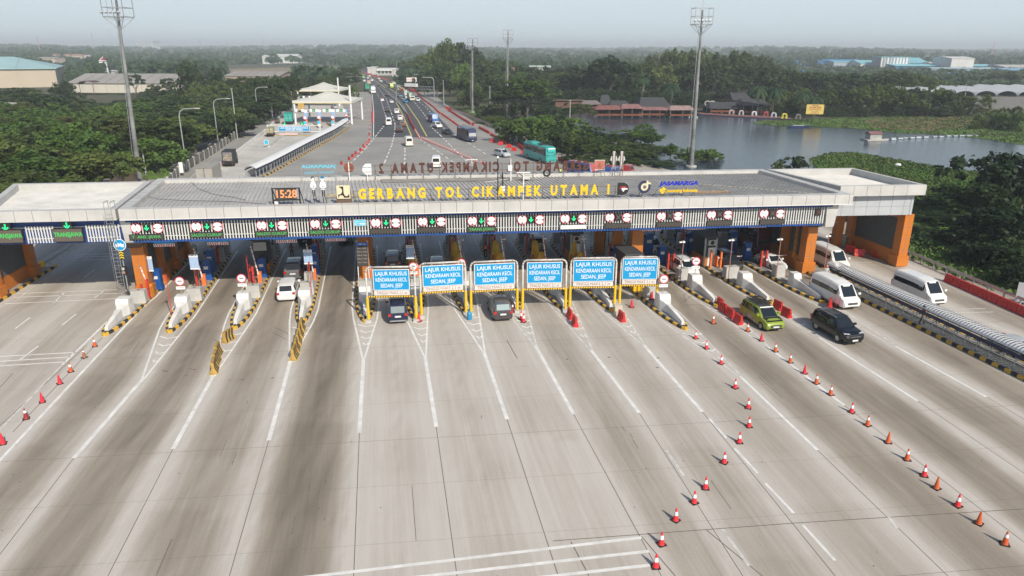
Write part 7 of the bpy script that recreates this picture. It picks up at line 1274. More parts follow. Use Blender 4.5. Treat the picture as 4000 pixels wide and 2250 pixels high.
# ------------------------------------------------------------------ buildings
def shed(xl, xr, ye, yr, yb, Y, dep, label, wallc, roofc, name='warehouse', seams=8, flip=0, rz=0.0, gable=True, windows=0, hip=0.0):
    a = av(xl, ye, Y); b = av(xr, ye, Y); zr = av((xl+xr)/2, yr, Y+dep/2).z; ze = (a.z+b.z)/2; zr = max(zr, ze+.3); L_ = b.x-a.x; o = thing(name, label, 'warehouse' if name == 'warehouse' else 'building', (a.x, Y, 0), rz)
    wm_ = mat('wall_%s' % (wallc,), wallc, .8, var=.12, vs_=.05); rm = mat('roof_%s' % (roofc,), roofc, .6, var=.12, vs_=.05); mb = MB(); mb.box(0,L_,0,dep,0,ze,wm_); mb.prism([(0,ze),(dep,ze),(dep/2,zr-.1)], .2, L_-.2-hip, wm_, axis='x'); mb.build('wall', o)
    mb = MB(); ov = max(.6, L_*.012); mb.hexa([(-ov,-ov,ze-.1),(L_+ov,-ov,ze-.1),(L_+ov-hip,dep/2,zr),(-ov,dep/2,zr),(-ov,-ov,ze+.35),(L_+ov,-ov,ze+.35),(L_+ov-hip,dep/2,zr+.4),(-ov,dep/2,zr+.4)], rm); mb.hexa([(-ov,dep/2,zr),(L_+ov-hip,dep/2,zr),(L_+ov,dep+ov,ze-.1),(-ov,dep+ov,ze-.1),(-ov,dep/2,zr+.4),(L_+ov-hip,dep/2,zr+.4),(L_+ov,dep+ov,ze+.35),(-ov,dep+ov,ze+.35)], rm)
    if hip: mb.face([(L_+ov,-ov,ze+.35),(L_+ov,dep+ov,ze+.35),(L_+ov-hip,dep/2,zr+.4)], rm)
    r_ = mb.build('roof', o); mb = MB(); sm = mat('roof_seam_%s' % (roofc,), tuple(c*.62 for c in roofc), .7)
    for k in range(1, seams): x = L_*k/seams; mb.bar((x,-ov,ze+.42),(x,dep/2,zr+.47),.25,.1,sm)
    mb.build('seam', r_); mb = MB()
    for k in range(0, seams+1): x = L_*k/seams; mb.box(x-.12,x+.12,-.06,0,0,ze-.15,mat('wall_rib', (.40,.38,.34), .8))
    mb.build('wall_rib', o)
    if windows:
        for k in range(windows): mb = MB(); x = L_*(k+.5)/windows; mb.box(x-L_/windows*.3,x+L_/windows*.3,-.1,0,ze*.45,ze*.7,M['dark']); mb.build('window', o)
    return o
wh = shed(-420, 213, 267, 222, 335, 440, 60, 'big beige warehouse with a pale turquoise roof at the left edge', (.50,.43,.33), (.33,.50,.52), seams=5, hip=24)
wc = av(213, 267, 440); wl = wc.x-wh.location.x; wh.rotation_euler.z = R(27); wh.location = (wc.x-wl*math.cos(R(27)), 440-wl*math.sin(R(27)), 0)
shed(272, 690, 325, 290, 361, 385, 34, 'long low warehouse with a grey ribbed roof behind the tall mast', (.58,.54,.46), (.34,.32,.29), seams=9)
shed(880, 1090, 297, 280, 315, 520, 40, 'long low grey roofed shed behind the dark trees', (.40,.30,.24), (.33,.30,.27), seams=6)
shed(-90, 68, 448, 405, 492, 226, 22, 'small white walled shed with grey roof at the left edge', (.60,.62,.58), (.40,.39,.36), seams=4)
o = thing('open_hut', 'small hut with a curved dark red roof among the left trees', 'hut', at(338,372), 0); mb = MB(); mb.prism([(-4,5.2),(-2,6.4),(2,6.6),(4.5,6.0),(4.5,6.25),(2,6.9),(-2,6.7),(-4,5.4)], 0, 6, mat('hut_roof', (.10,.05,.05), .8)); mb.build('roof', o); [(lambda m_: (m_.box(x-.1,x+.1,.5,.7,0,5.6,M['rust']), m_.build('post', o)))(MB()) for x in (-3,3.6)]
b = at(405, 292); Y = 620.; p0 = av(394,290,Y); p1 = av(416,290,Y); zt = av(404,236,Y).z; o = thing('minaret', 'white lattice tower with a red bulb top behind the long warehouse', 'tower', ((p0.x+p1.x)/2, Y, 0), 0); w_ = (p1.x-p0.x)/2*.8; mb = MB()
for s_ in (-1,1):
    for y in (0, 2*w_): mb.bar((s_*w_*1.15,y,0),(s_*w_*.75,y,zt-1),.9,.9,M['whitem'])
for z in np.arange(3, zt, 4.2): mb.box(-w_*1.1,w_*1.1,-.3,2*w_+.3,z,z+.7,M['whitem']); mb.bar((-w_,0,z),(w_,0,z+3.5),.5,.5,M['whitem'])
mb.box(-w_,w_,0,2*w_,zt-4,zt-1,M['whitem']); mb.build('lattice', o); mb = MB(); mb.lathe((0,w_,zt-1),[(w_*.5,0),(w_*.9,1.2),(w_*.95,2.2),(w_*.5,3.0),(0,3.6)],mat('bulb_red', (.5,.01,.04), .5),14); mb.build('red_bulb', o, smooth=True)
for a_ in ((1024,1066,222,216,238,1050,20,'left part of the white buildings in the left distance',(.66,.66,.64),(.6,.6,.6)),(1062,1158,222,212,240,1100,30,'right part of the white buildings in the left distance',(.68,.68,.67),(.62,.62,.62)),(148,215,227,224,240,900,20,'flat pale roofs beyond the turquoise warehouse',(.5,.42,.36),(.42,.40,.36)),(205,218,213,211,220,1200,12,'little house with an orange roof, leftmost',(.5,.4,.35),(.5,.2,.12)),(250,268,214,211,220,1200,12,'little house with an orange roof, middle',(.5,.4,.35),(.45,.2,.13)),(280,318,215,212,222,1150,14,'little house with an orange roof, rightmost',(.5,.4,.35),(.48,.22,.14)),(330,348,219,217,222,1150,12,'tiny white roof in the left distance',(.6,.6,.6),(.7,.7,.7)),(430,475,278,275,290,640,12,'white roofed sheds right of the red topped tower',(.5,.5,.48),(.55,.55,.52)),
          (2070,2150,262,258,272,520,20,'pale green roof above the wood left of the dome shaped tree',(.5,.5,.45),(.50,.58,.50)),(1995,2010,270,266,280,500,10,'red roofed house half hidden behind the slim mast',(.5,.45,.4),(.4,.15,.12))):
    shed(*a_[:8], a_[8], a_[9], name='distant_building', seams=3)
Y = 3000.; a = av(535,183,Y); b = av(598,183,Y); zt = av(560,162,Y).z; o = thing('office_block', 'pale block on the left horizon', 'building', (a.x, Y, 0), 0); mb = MB(); mb.box(0,b.x-a.x,0,60,0,zt,mat('far_pale', (.62,.64,.66), .7)); mb.build('wall', o); mb = MB(); mb.box(-3,b.x-a.x+3,-3,63,zt,zt+2.5,mat('far_pale')if False else MATS['far_pale']); mb.build('roof', o)
for k in range(5): mb = MB(); mb.box(4,b.x-a.x-4,-.6,0,22+k*(zt-24)/5,24.5+k*(zt-24)/5,M['cladg']); mb.build('window_band', o)
# factories on the right
fb = (.04,.19,.42); ft = (.24,.55,.62); fw = (.66,.66,.65)
for a_ in ((3040,3110,238,236,244,1100,25,'low white factory roof, far left of the striped hall',fw,fw),(3110,3150,240,237,250,1060,25,'dark blue shed between low white roofs',fb,fb),(3166,3232,232,228,238,1150,30,'white roofed factory hall behind the blue one',fw,fw),(3198,3374,240,232,252,1000,40,'long dark blue factory hall',fb,fb),(3258,3370,243,238,262,960,30,'turquoise roofed hall in front of the dark blue one',(.38,.44,.5),ft),(3362,3446,249,236,262,930,40,'turquoise roofed hall touching the striped building',fw,ft),
          (3547,3630,246,226,252,960,60,'turquoise arched hall right of the striped building',fb,ft),(3636,3720,248,243,252,940,20,'low white parapet building left of the white box hall',fw,fw),(3498,3885,258,251,266,880,40,'very long hall with a blue wall and turquoise roof',fb,ft),(3640,3890,268,264,278,800,20,'long pale blue shed in front of the blue wall',(.3,.42,.52),(.4,.52,.58)),(3925,4080,262,254,275,850,40,'long pale roof at the right edge behind the trees',(.5,.48,.46),(.56,.54,.52)),(3920,4060,274,268,284,780,20,'blue strip roofed shed at the right edge',(.3,.4,.5),(.2,.42,.62)),
          (3085,3120,273,270,277,780,14,'small white roof above the olive trees',(.5,.5,.5),(.75,.75,.75)),(3140,3150,280,277,290,700,8,'tiny blue roofed house above the olive trees',fw,(.1,.35,.65)),(3688,3744,297,285,303,640,14,'blue monopitch roof among the right trees',(.35,.42,.48),(.08,.32,.58)),(3802,3848,306,299,314,600,14,'small house with a bright blue roof among the right trees',(.5,.5,.48),(.07,.30,.55))):
    shed(*a_[:8], a_[8], a_[9], name='factory_hall', seams=4)
Y = 900.; a = av(3444,224,Y); b = av(3548,224,Y); o = thing('striped_factory_building', 'tall factory building with vertical white and blue grey stripes', 'factory building', (a.x,Y,0), R(-6)); L_ = b.x-a.x; mb = MB(); z = a.z; mb.box(0,L_,0,30,0,z,mat('stripe_grey', (.30,.33,.36), .7)); mb.build('wall', o); mb = MB()
for k in range(9): x = L_*k/9; mb.box(x,x+L_/(22 if k < 5 else 16),-.4,0,1,z-.3,M['whitem'] if k % 2 == 0 or k > 4 else M['clad'])
mb.build('stripe', o); mb = MB(); mb.box(-.5,L_+.5,-.5,30,z,z+.5,mat('far_turq', ft, .6)); mb.build('roof', o)
shed(3719, 3808, 229, 222, 252, 860, 40, 'tall white box hall with a shallow gable roof', fw, (.72,.72,.71), name='factory_hall', seams=3)
# greenhouse on the right
o = thing('greenhouse', 'long greenhouse with milky plastic roofs and a grey end wall at the right', 'greenhouse', (0,0,0), 0); Yg = 300.; a = av(3775,345,Yg+25); b = av(4200,345,Yg+25); ze = av(3900,372,Yg).z; mb = MB(); pl = mat('milky_plastic', (.60,.62,.62), .5, var=.12, vs_=.1)
for k in range(12):
    x0 = 163+k*11.5*.75; n = 8
    for q in range(n): a0, a1 = math.pi*q/n, math.pi*(q+1)/n; mb.face([(x0+4.3-4.3*math.cos(a0),Yg,4.6+2.4*math.sin(a0)),(x0+4.3-4.3*math.cos(a1),Yg,4.6+2.4*math.sin(a1)),(x0+4.3-4.3*math.cos(a1),Yg+60,4.6+2.4*math.sin(a1)),(x0+4.3-4.3*math.cos(a0),Yg+60,4.6+2.4*math.sin(a0))], pl)
mb.build('roof', o); mb = MB(); mb.box(163,270,Yg-.2,Yg,0,4.8,mat('shade_net', (.17,.17,.17), .8, var=.2, vs_=.3)); mb.build('end_wall', o); mb = MB(); [mb.cyl((x,Yg-1,0),(x,Yg-1,9),.12,.12,M['conc'],6) for x in (184,)]; mb.build('post', o)
# ------------------------------------------------------------------ lake side restaurant, boardwalk, billboard and floating hut
def hut(xl, xr, yt, ye, yb, Y, dep, label, rm, wm_=None, name='lake_hut', cat='hut', open_=True, both=True):
    a = av(xl, ye, Y); b = av(xr, ye, Y); zr = av((xl+xr)/2, yt, Y+dep*.5).z; L_ = b.x-a.x; ze = a.z; o = thing(name, label, cat, (a.x,Y,0), 0, 'lakeside restaurant huts'); mb = MB(); i = L_*.12 if both else 0
    v = [(-.6,-.6,ze),(L_+.6,-.6,ze),(L_+.6,dep,ze),(-.6,dep,ze),(i,dep*.5,zr),(L_-i,dep*.5,zr)]; mb.mesh(v, [(0,1,5,4),(2,3,4,5),(1,2,5),(3,0,4),(3,2,1,0)], rm); mb.build('roof', o)
    if open_:
        for k in range(max(2, int(L_/3.2))+1): m_ = MB(); x = L_*k/max(2, int(L_/3.2)); m_.box(x-.12,x+.12,-.1,.14,.2,ze,M['wood']); m_.build('post', o)
        mb = MB(); mb.box(0,L_,dep*.7,dep*.72,.4,ze,wm_ or M['dark']); mb.build('back_wall', o)
        mb = MB(); mb.box(0,L_,-.1,0,.9,1.5,mat('orange_rail', (.20,.065,.03), .8, var=.5, vs_=.5)); mb.build('railing', o)
    else: mb = MB(); mb.box(.3,L_-.3,.2,dep-.3,.2,ze,wm_ or M['wood']); mb.build('wall', o)
    return o
hut(2330,2432,411,428,450,252,9,'long hut with a brown roof at the left end of the lake pier',M['redroof']); hut(2430,2510,406,424,452,252,9,'hut with a pink rusty roof second on the lake pier',mat('pink_rust_roof', (.30,.15,.135), .8, var=.35, vs_=.5)); hut(2500,2618,417,430,453,254,9,'long low reddish roof in the middle of the lake pier',mat('pink_rust_roof', (0,0,0))); hut(2620,2716,412,430,455,252,9,'striped rusty roof at the right end of the lake pier',mat('stripe_rust', (.38,.25,.22), .8, var=.5, vs_=.9))
hut(2167,2285,389,392,419,290,3,'plain brown timber wall at the left end of the lakeside',M['wood'],mat('brown_wall', (.17,.085,.06), .85, var=.3),open_=False,name='timber_wall',cat='wall'); hut(2275,2345,392,408,430,285,10,'grey brown open roof left of the steep roofed hut',mat('grey_rust', (.22,.18,.17), .8, var=.4)); hut(2348,2385,370,408,420,288,9,'steep dark grey hut with pale boarded gable',M['thatch'],mat('pale_board', (.4,.36,.3), .8, var=.3),open_=False); hut(2385,2460,392,414,425,282,9,'low dark double roof in the middle of the shore',M['thatch'],open_=False); hut(2500,2618,380,416,425,275,14,'large dark thatched hall behind the red pier roofs',M['thatch'],open_=False)
hut(2778,2912,398,424,432,268,16,'long dark thatched hall right of the tall mast',M['thatch']); hut(2866,2930,362,390,420,280,12,'raised upper roof of the dark lakeside hall',M['thatch'],open_=False,both=False); hut(2905,3012,386,412,425,266,16,'right wing of the dark lakeside hall with sweeping roof',M['thatch'])
o = thing('lake_pier', 'timber pier carrying the red roofed huts above the lake', 'pier', (0,0,0)); mb = MB(); a, b = at(2322,449,.0), at(2722,460,.0); mb.hexa([a+Vector((0,0,.25)),b+Vector((0,0,.25)),b+Vector((0,9,.25)),a+Vector((0,9,.25)),a+Vector((0,0,.5)),b+Vector((0,0,.5)),b+Vector((0,9,.5)),a+Vector((0,9,.5))],M['wood']); mb.build('deck', o); mb = MB()
for k in range(40): p = a+(b-a)*k/39; mb.cyl((p.x,p.y-.1,-.2),(p.x,p.y-.1,.42),.35,.35,mat('blue_drum', (.04,.14,.30), .5) if k % 3 else M['clad'],8)
mb.build('float', o)
o = thing('lake_boardwalk', 'long orange red floating boardwalk on dark blue floats', 'boardwalk', (0,0,0)); P_ = [at(*p) for p in ((2735,450),(2800,454),(2950,462),(3100,469))]; mb = MB(); mf = MB(); q = 0
for a, b in zip(P_[:-1], P_[1:]): mb.hexa([a+Vector((0,0,.3)),b+Vector((0,0,.3)),b+Vector((0,7,.3)),a+Vector((0,7,.3)),a+Vector((0,0,.45)),b+Vector((0,0,.45)),b+Vector((0,7,.45)),a+Vector((0,7,.45))],mat('boardwalk_red', (.24,.11,.09), .8, var=.3)); mf.bar(a+Vector((0,.2,.12)),b+Vector((0,.2,.12)),.8,.32,mat('float_navy', (.02,.03,.09), .6))
mb.build('deck', o); mf.build('floats', o)
for k, (x, yt, yb, w_, c, lab) in enumerate(((2809,426,437,16,(.6,.55,.52),'first pale arch on the boardwalk'),(2858,430,443,16,(.5,.42,.42),'second arch, white and brown'),(2896,432,447,15,(.5,.48,.5),'third tall pale arch'),(2947,436,448,15,(.75,.75,.8),'fourth arch, bright white'),(2993,438,450,14,(.45,.07,.08),'fifth arch, red'),(3023,441,455,17,(.5,.54,.56),'sixth arch, grey white'),(3065,444,461,16,(.68,.62,.06),'seventh arch, bright yellow'),(3119,447,463,16,(.22,.19,.19),'eighth arch, dark grey'))):
    p = at(x, yb+3, .4); Y = p.y; wv = (av(x+w_/2,yb,Y).x-av(x-w_/2,yb,Y).x)/2; h = av(x,yt,Y).z-p.z; o = thing('boardwalk_arch', lab+(' on the boardwalk' if k else ''), 'arch', p, 0, 'coloured arches on the boardwalk'); mb = MB(); m_ = mat('arch_%d' % k, c, .6); pts = [(-wv,0,0),(-wv*.95,0,h*.6),(-wv*.6,0,h*.92),(0,0,h),(wv*.6,0,h*.92),(wv*.95,0,h*.6),(wv,0,0)]; mb.tube(pts, .17, m_, 6); mb.build('arch', o); mb = MB(); mb.tube([(x_,.9,z_) for x_, y_, z_ in pts], .15, m_, 6); mb.build('rear_arch', o)
p = at(2770, 436, .4); o = thing('heart_arch', 'pale heart shaped frame left of the dark lakeside hall', 'arch', p, 0); mb = MB(); mb.tube([(s*1.9*math.sin(R(a))**3*1.0, 0, 2.7+1.55*(13*math.cos(R(a))-5*math.cos(R(2*a))-2*math.cos(R(3*a))-math.cos(R(4*a)))/16*1.0) for s in (1,) for a in range(0,361,15)], .2, mat('heart_pale', (.5,.45,.45), .7), 6); mb.build('heart', o); mb = MB(); [mb.cyl((x,0,0),(x,0,2.2),.12,.12,M['clad'],6) for x in (-1,1)]; mb.build('stand', o)
Y = 238.; a = av(3153,408,Y); b = av(3214,446,Y); o = thing('billboard', 'yellow billboard with dark red lettering standing on the lake shore', 'billboard', ((a.x+b.x)/2,Y,0), R(-5)); hw = (b.x-a.x)/2; mb = MB(); mb.box(-hw,hw,-.12,0,b.z,a.z,mat('billboard_yellow', (.68,.50,.14), .6, var=.1)); mb.build('board', o); mb = MB(); rd = mat('billboard_text', (.30,.06,.04), .7)
for tt, f, s_, sx in (('RUMAH MAKAN','.88',.55,.6),('ALAM SARI','.68',1.05,.85),('IKAN BAKAR & PEMANCINGAN','.45',.5,.62),('0264 - 216999','.25',.5,.8),('0812 - 9888 - 1234','.1',.5,.75)): add_text(mb, tt, s_*.85, rd, z=b.z+(a.z-b.z)*float(f), y=-.14, depth=.01, bold=.02, sx=sx)
mb.build('lettering', o); mb = MB(); [mb.cyl((x,.15,0),(x,.15,a.z),.12,.12,M['dgrey'],6) for x in (-hw*.7,hw*.7)]; mb.build('post', o)
p = at(3415, 548, .1); o = thing('floating_hut', 'small white floating hut with a rusty striped roof on the lake', 'floating hut', p, R(8)); o.scale = (.8,.8,.8); mb = MB(); mb.box(-3.4,3.8,-1.6,2.6,.0,.35,M['conc']); mb.build('raft', o); mb = MB(); mb.box(-2.2,1.9,-.9,1.9,.35,2.1,mat('hut_wall', (.42,.42,.38), .8, var=.4, vs_=.8)); mb.build('wall', o); mb = MB(); mb.prism([(-1.2,2.1),(2.2,2.1),(.5,2.9)], -2.5, 2.2, mat('striped_hut_roof', (.25,.12,.12), .7, var=.6, vs_=3), axis='x'); mb.build('roof', o)
for k, (x, y, lab) in enumerate(((3478,547,'first float pair right of the floating hut'),(3505,543,'second float pair with a small mast'),(3552,541,'third float cluster in the line'),(3575,540,'fourth float cluster in the line'),(3605,538,'fifth float cluster with poles'),(3665,536,'sixth float pair after a gap'),(3720,533,'seventh float pair in the line'),(3745,533,'eighth float pair in the line'),(3780,532,'ninth float pair near the green bank'),(3797,532,'last pale float at the end of the line'))):
    p = at(x, y, .1); o = thing('fish_pen_float', lab, 'float', p, random.uniform(-.3,.3), 'line of floats behind the floating hut'); mb = MB(); [mb.cyl((x_-.7,0,.1),(x_+.5,0,.1),.28,.28,mat('float_blue_white', (.35,.42,.48), .5, var=.5, vs_=1),8) for x_ in (-1,.9)]; mb.build('drum', o); mb = MB(); mb.bar((-2.0,0,.3),(2.0,.1,.3),.1,.1,M['wood']); mb.bar((.2,0,.3),(.4,0,1.5),.06,.06,M['wood']); mb.build('pole', o)
p = at(3507, 647, .3); o = thing('white_float', 'round white float lying on the green lake bank', 'float', p); mb = MB(); mb.lathe((0,0,0),[(.0,.5),(.4,.45),(.62,.2),(.6,0)],M['white'],14); mb.build('body', o, smooth=True); mb = MB(); mb.cyl((0,0,.0),(0,0,.06),.66,.66,M['dgrey'],14); mb.build('rim', o)
p = at(3120, 497, .1); o = thing('moored_boat', 'dark blue flat boat moored at the tip of the far green bank', 'boat', p, R(3)); mb = MB(); mb.hexa([(-3,-.5,0),(3,-.5,0),(3,.5,0),(-3,.5,0),(-3.4,-.7,.5),(3.6,-.7,.5),(3.6,.7,.5),(-3.4,.7,.5)], mat('boat_blue', (.02,.05,.15), .6)); mb.build('hull', o); mb = MB(); mb.box(-2,1.5,-.4,.4,.5,.62,M['cladg']); mb.build('bench', o)
rng2 = random.Random(5); v = []; f = []
for k in range(900):
    x, y = rng2.uniform(3000,3160), rng2.uniform(420,442); p = at(x, y, .2+rng2.random()*.5); r = rng2.uniform(.4,.9); a0 = rng2.uniform(0,6.28); j = len(v); tl = rng2.uniform(-.3,.4); v += [tuple(p+Vector((r*math.cos(a0+b_), r*math.sin(a0+b_), tl*math.sin(b_)*r))) for b_ in (0,1.26,2.5,3.77,5.03)]; f.append((j,j+1,j+2,j+3,j+4))
me = bpy.data.meshes.new('lotus_leaves'); me.from_pydata(v, [], f); me.materials.append(mat('lotus_green', (.11,.19,.10), .6, var=.5, vs_=1)); tag(link('lotus_leaves', me, kind='stuff'), 'bed of round lotus leaves behind the boardwalk', 'lotus leaves')
# radio masts on the skyline
for k, (x, yb, yt, Y, c, lab) in enumerate(((144,215,138,1500,(.42,.2,.2),'red and white radio mast far left on the skyline'),(355,205,125,2000,(.4,.42,.44),'grey radio mast left of the leaning flood light mast'),(888,210,168,1600,(.5,.22,.22),'red and white radio mast in the left middle distance'),(1028,185,150,2500,(.4,.4,.42),'thin mast right of the pale office block'),(780,185,155,3000,(.4,.42,.44),'faint mast on the left horizon'),(3885,235,164,1500,(.48,.22,.22),'red and white radio mast on the right skyline'),(3853,215,180,2200,(.5,.5,.52),'short pale mast beside the right radio mast'),(1867,190,158,2000,(.5,.45,.46),'faint pale mast behind the hill of trees'))):
    Yp = Y; p = av(x, yt, Yp); o = thing('radio_mast', lab, 'radio mast', (p.x,Yp,0), 0, 'radio masts on the skyline'); h = p.z; w_ = 1.6*Yp/1500; mb = MB(); m1 = mat('mast_%d' % k, c, .6)
    for s_ in (-1,1): mb.bar((s_*w_,0,0),(0,0,h),w_*.28,w_*.28,m1)
    z = 0; j = 0
    while z < h*.9: f0, f1 = 1-z/h, 1-(z+h/14)/h; s_ = 1 if j % 2 else -1; mb.bar((s_*w_*f0,0,z),(-s_*w_*f1,0,z+h/14),w_*.2,w_*.2,M['whitem'] if j % 2 else m1); z += h/14; j += 1
    mb.build('lattice', o); mb = MB(); mb.box(-w_*.35,w_*.35,-.3,.3,h*.8,h*.86,M['clad']); mb.build('antenna', o)
# ------------------------------------------------------------------ trees
def foliage(name, c1, c2, c3, sc=3.5):
    m = bpy.data.materials.new(name); m.use_nodes = True; t = m.node_tree; b = t.nodes['Principled BSDF']; b.inputs['Roughness'].default_value = .6; b.inputs['Specular IOR Level'].default_value = .25
    tc = t.nodes.new('ShaderNodeTexCoord'); n = t.nodes.new('ShaderNodeTexNoise'); n.inputs['Scale'].default_value = sc; n.inputs['Detail'].default_value = 5; n.inputs['Roughness'].default_value = .7
    oi = t.nodes.new('ShaderNodeObjectInfo'); ad = t.nodes.new('ShaderNodeMath'); ad.operation = 'MULTIPLY_ADD'; ad.inputs[1].default_value = .30
    t.links.new(tc.outputs['Object'], n.inputs['Vector']); t.links.new(oi.outputs['Random'], ad.inputs[0]); sb = t.nodes.new('ShaderNodeMath'); sb.operation = 'SUBTRACT'; sb.inputs[1].default_value = .15; t.links.new(n.outputs['Fac'], sb.inputs[0]); t.links.new(sb.outputs[0], ad.inputs[2])
    cr = t.nodes.new('ShaderNodeValToRGB'); e = cr.color_ramp.elements; e[0].position = .3; e[0].color = (*c1, 1); e[1].position = .78; e[1].color = (*c3, 1); k = e.new(.52); k.color = (*c2, 1)
    t.links.new(ad.outputs[0], cr.inputs['Fac']); t.links.new(cr.outputs[0], b.inputs['Base Color'])
    tr = t.nodes.new('ShaderNodeBsdfTranslucent'); t.links.new(cr.outputs[0], tr.inputs['Color']); mx = t.nodes.new('ShaderNodeMixShader'); mx.inputs[0].default_value = .22; out = t.nodes['Material Output']
    t.links.new(b.outputs[0], mx.inputs[1]); t.links.new(tr.outputs[0], mx.inputs[2]); t.links.new(mx.outputs[0], out.inputs['Surface']); return m
FG = foliage('foliage_green', (.045,.075,.018), (.085,.125,.028), (.145,.18,.043)); FD = foliage('foliage_dark', (.021,.042,.015), (.042,.07,.021), (.075,.105,.033)); FO = foliage('foliage_olive', (.05,.075,.025), (.085,.11,.035), (.15,.155,.06)); FX = foliage('foliage_shaded', (.013,.030,.011), (.027,.052,.016), (.055,.088,.024)); FY = foliage('foliage_bronze', (.035,.06,.013), (.07,.09,.018), (.13,.11,.024)); FL = foliage('foliage_light', (.055,.11,.02), (.09,.165,.03), (.14,.21,.05))  # FX: leaf colour darkened to hold the shade of the trees on the right
bark = mat('bark', (.12,.10,.08), .9, var=.3, vs_=4)
def crown(seed, nc=46, nl=56, leaf=.034, shape='round', lo=.22):
    g = np.random.default_rng(seed); C_ = []
    lob = [(g.normal(0,.16), g.normal(0,.16), z_, g.uniform(.24,.36)) for z_ in (.28,.36,.45,.55,.62,.68,.74,.5)]
    for k in range(nc):
        if shape == 'round':
            lx, ly, lz, lr = lob[k % 8]; d = g.normal(size=3); d /= np.linalg.norm(d); d[2] = abs(d[2])*.9-.25; r = lr*g.uniform(.75,1.05); p = np.array([lx+d[0]*r, ly+d[1]*r, lz+d[2]*r*.95])
        elif shape == 'flat':
            a = g.uniform(0,6.28); r = .48*math.sqrt(g.uniform(.02,1)); lay = g.integers(0,3); p = np.array([r*math.cos(a)*(1-.18*lay), r*math.sin(a)*(1-.18*lay), .62+.13*lay-.22*r*r+g.normal(0,.02)])
        elif shape == 'bush':
            a = g.uniform(0,6.28); r = .46*math.sqrt(g.uniform(0,1)); p = np.array([r*math.cos(a), r*math.sin(a), g.uniform(.1,.95)*(1-r*r*2.2)])
        elif shape == 'tall':
            a = g.uniform(0,6.28); z = g.uniform(.2,.97); r = .30*math.sin(math.pi*min(1,(z-.12)/.95))**.6*g.uniform(.5,1.05); p = np.array([r*math.cos(a)*1.3, r*math.sin(a)*1.3, z])
        C_.append(p)
    C_ = np.array(C_); cr_ = g.uniform(.055,.115, size=nc)*(1.0 if shape != 'flat' else 1.0); P_ = np.repeat(C_, nl, 0); q = g.normal(size=P_.shape); q /= np.linalg.norm(q, axis=1)[:, None]; rad = np.repeat(cr_, nl)[:, None]*g.uniform(.35,1.08, size=(len(P_),1))
    if shape == 'flat': q[:, 2] *= .35
    P_ = P_+q*rad; n = len(P_); nr = q+g.normal(0,.75,size=q.shape); nr[:, 2] += .45; nr /= np.linalg.norm(nr, axis=1)[:, None]; u = np.cross(nr, g.normal(size=nr.shape)); u /= np.linalg.norm(u, axis=1)[:, None]; w_ = np.cross(nr, u); s = leaf*g.uniform(.55,1.35, size=(n,1)); ls = g.uniform(.45,.9, size=(n,1))
    V_ = np.stack([P_-u*s, P_-w_*s*ls, P_+u*s, P_+w_*s*ls], 1).reshape(-1, 3); V_[:, 2] = np.clip(V_[:, 2], .03, None)
    me = bpy.data.meshes.new('crown'); me.vertices.add(len(V_)); me.vertices.foreach_set('co', V_.astype(np.float32).ravel()); me.loops.add(4*n); me.loops.foreach_set('vertex_index', np.arange(4*n, dtype=np.int32)); me.polygons.add(n); me.polygons.foreach_set('loop_start', np.arange(0, 4*n, 4, dtype=np.int32)); me.update(); me.validate(); return me
def trunkmesh(seed, top=.62, forks=5, r=.022):
    g = random.Random(seed); mb = MB(); mb.cyl((0,0,0),(.01,.0,top*.55),r,r*.7,bark,7)
    for k in range(forks): a = 6.28*k/forks+g.uniform(-.4,.4); z0 = top*g.uniform(.35,.6); e = (.26*math.cos(a)*g.uniform(.6,1.1), .26*math.sin(a)*g.uniform(.6,1.1), top*g.uniform(.95,1.2)); mid = (e[0]*.45, e[1]*.45, (z0+e[2])/2+.02); mb.cyl((0,0,z0),mid,r*.55,r*.4,bark,5,False); mb.cyl(mid,e,r*.4,r*.15,bark,5,False)
    o = mb.build('trunk'); me = o.data; bpy.data.objects.remove(o); return me
VAR = {'round': [crown(s, 72, 50, .034) for s in (1,2,3,4)], 'flat': [crown(s, 60, 46, .026, 'flat') for s in (11,12,13)], 'bush': [crown(s, 50, 50, .036, 'bush') for s in (21,22,23)], 'tall': [crown(s, 48, 46, .028, 'tall') for s in (31,32)]}
TM = {'round': [trunkmesh(1), trunkmesh(2)], 'flat': [trunkmesh(3, .62, 7, .02), trunkmesh(4, .6, 8, .018)], 'bush': [trunkmesh(5, .4, 6, .012)], 'tall': [trunkmesh(6, .8, 6, .014)]}
VM = {}
TN = {'round':'broadleaf_tree','flat':'umbrella_tree','bush':'shrub','tall':'slender_tree'}
def tree(x, y, wd, ht, kind, fm, label, group, rz=None, z=0.0):
    o = thing(TN[kind], label, 'shrub' if kind == 'bush' else 'tree', (x, y, z), random.uniform(0, 6.28) if rz is None else rz, group); o.scale = (wd, wd, ht); v = random.randrange(len(VAR[kind])); key = (kind, v, fm.name)
    if key not in VM: me = VAR[kind][v].copy(); me.materials.append(fm); VM[key] = me
    link('crown', VM[key], o); link('trunk', random.choice(TM[kind]), o); return o
def ptree(px, yt, Y, wpx, kind, fm, label, group, lift=1.0):
    p = av(px, yt, Y); wd = wpx*Y/2650.0*(1.3 if kind == 'round' else 1.1); return tree(p.x, Y, wd, p.z*1.0/.97, kind, fm, label, group)
def prof(pts, x):
    for (x0, y0), (x1, y1) in zip(pts[:-1], pts[1:]):
        if x0 <= x <= x1: return y0+(y1-y0)*(x-x0)/(x1-x0)
    return pts[0][1] if x < pts[0][0] else pts[-1][1]
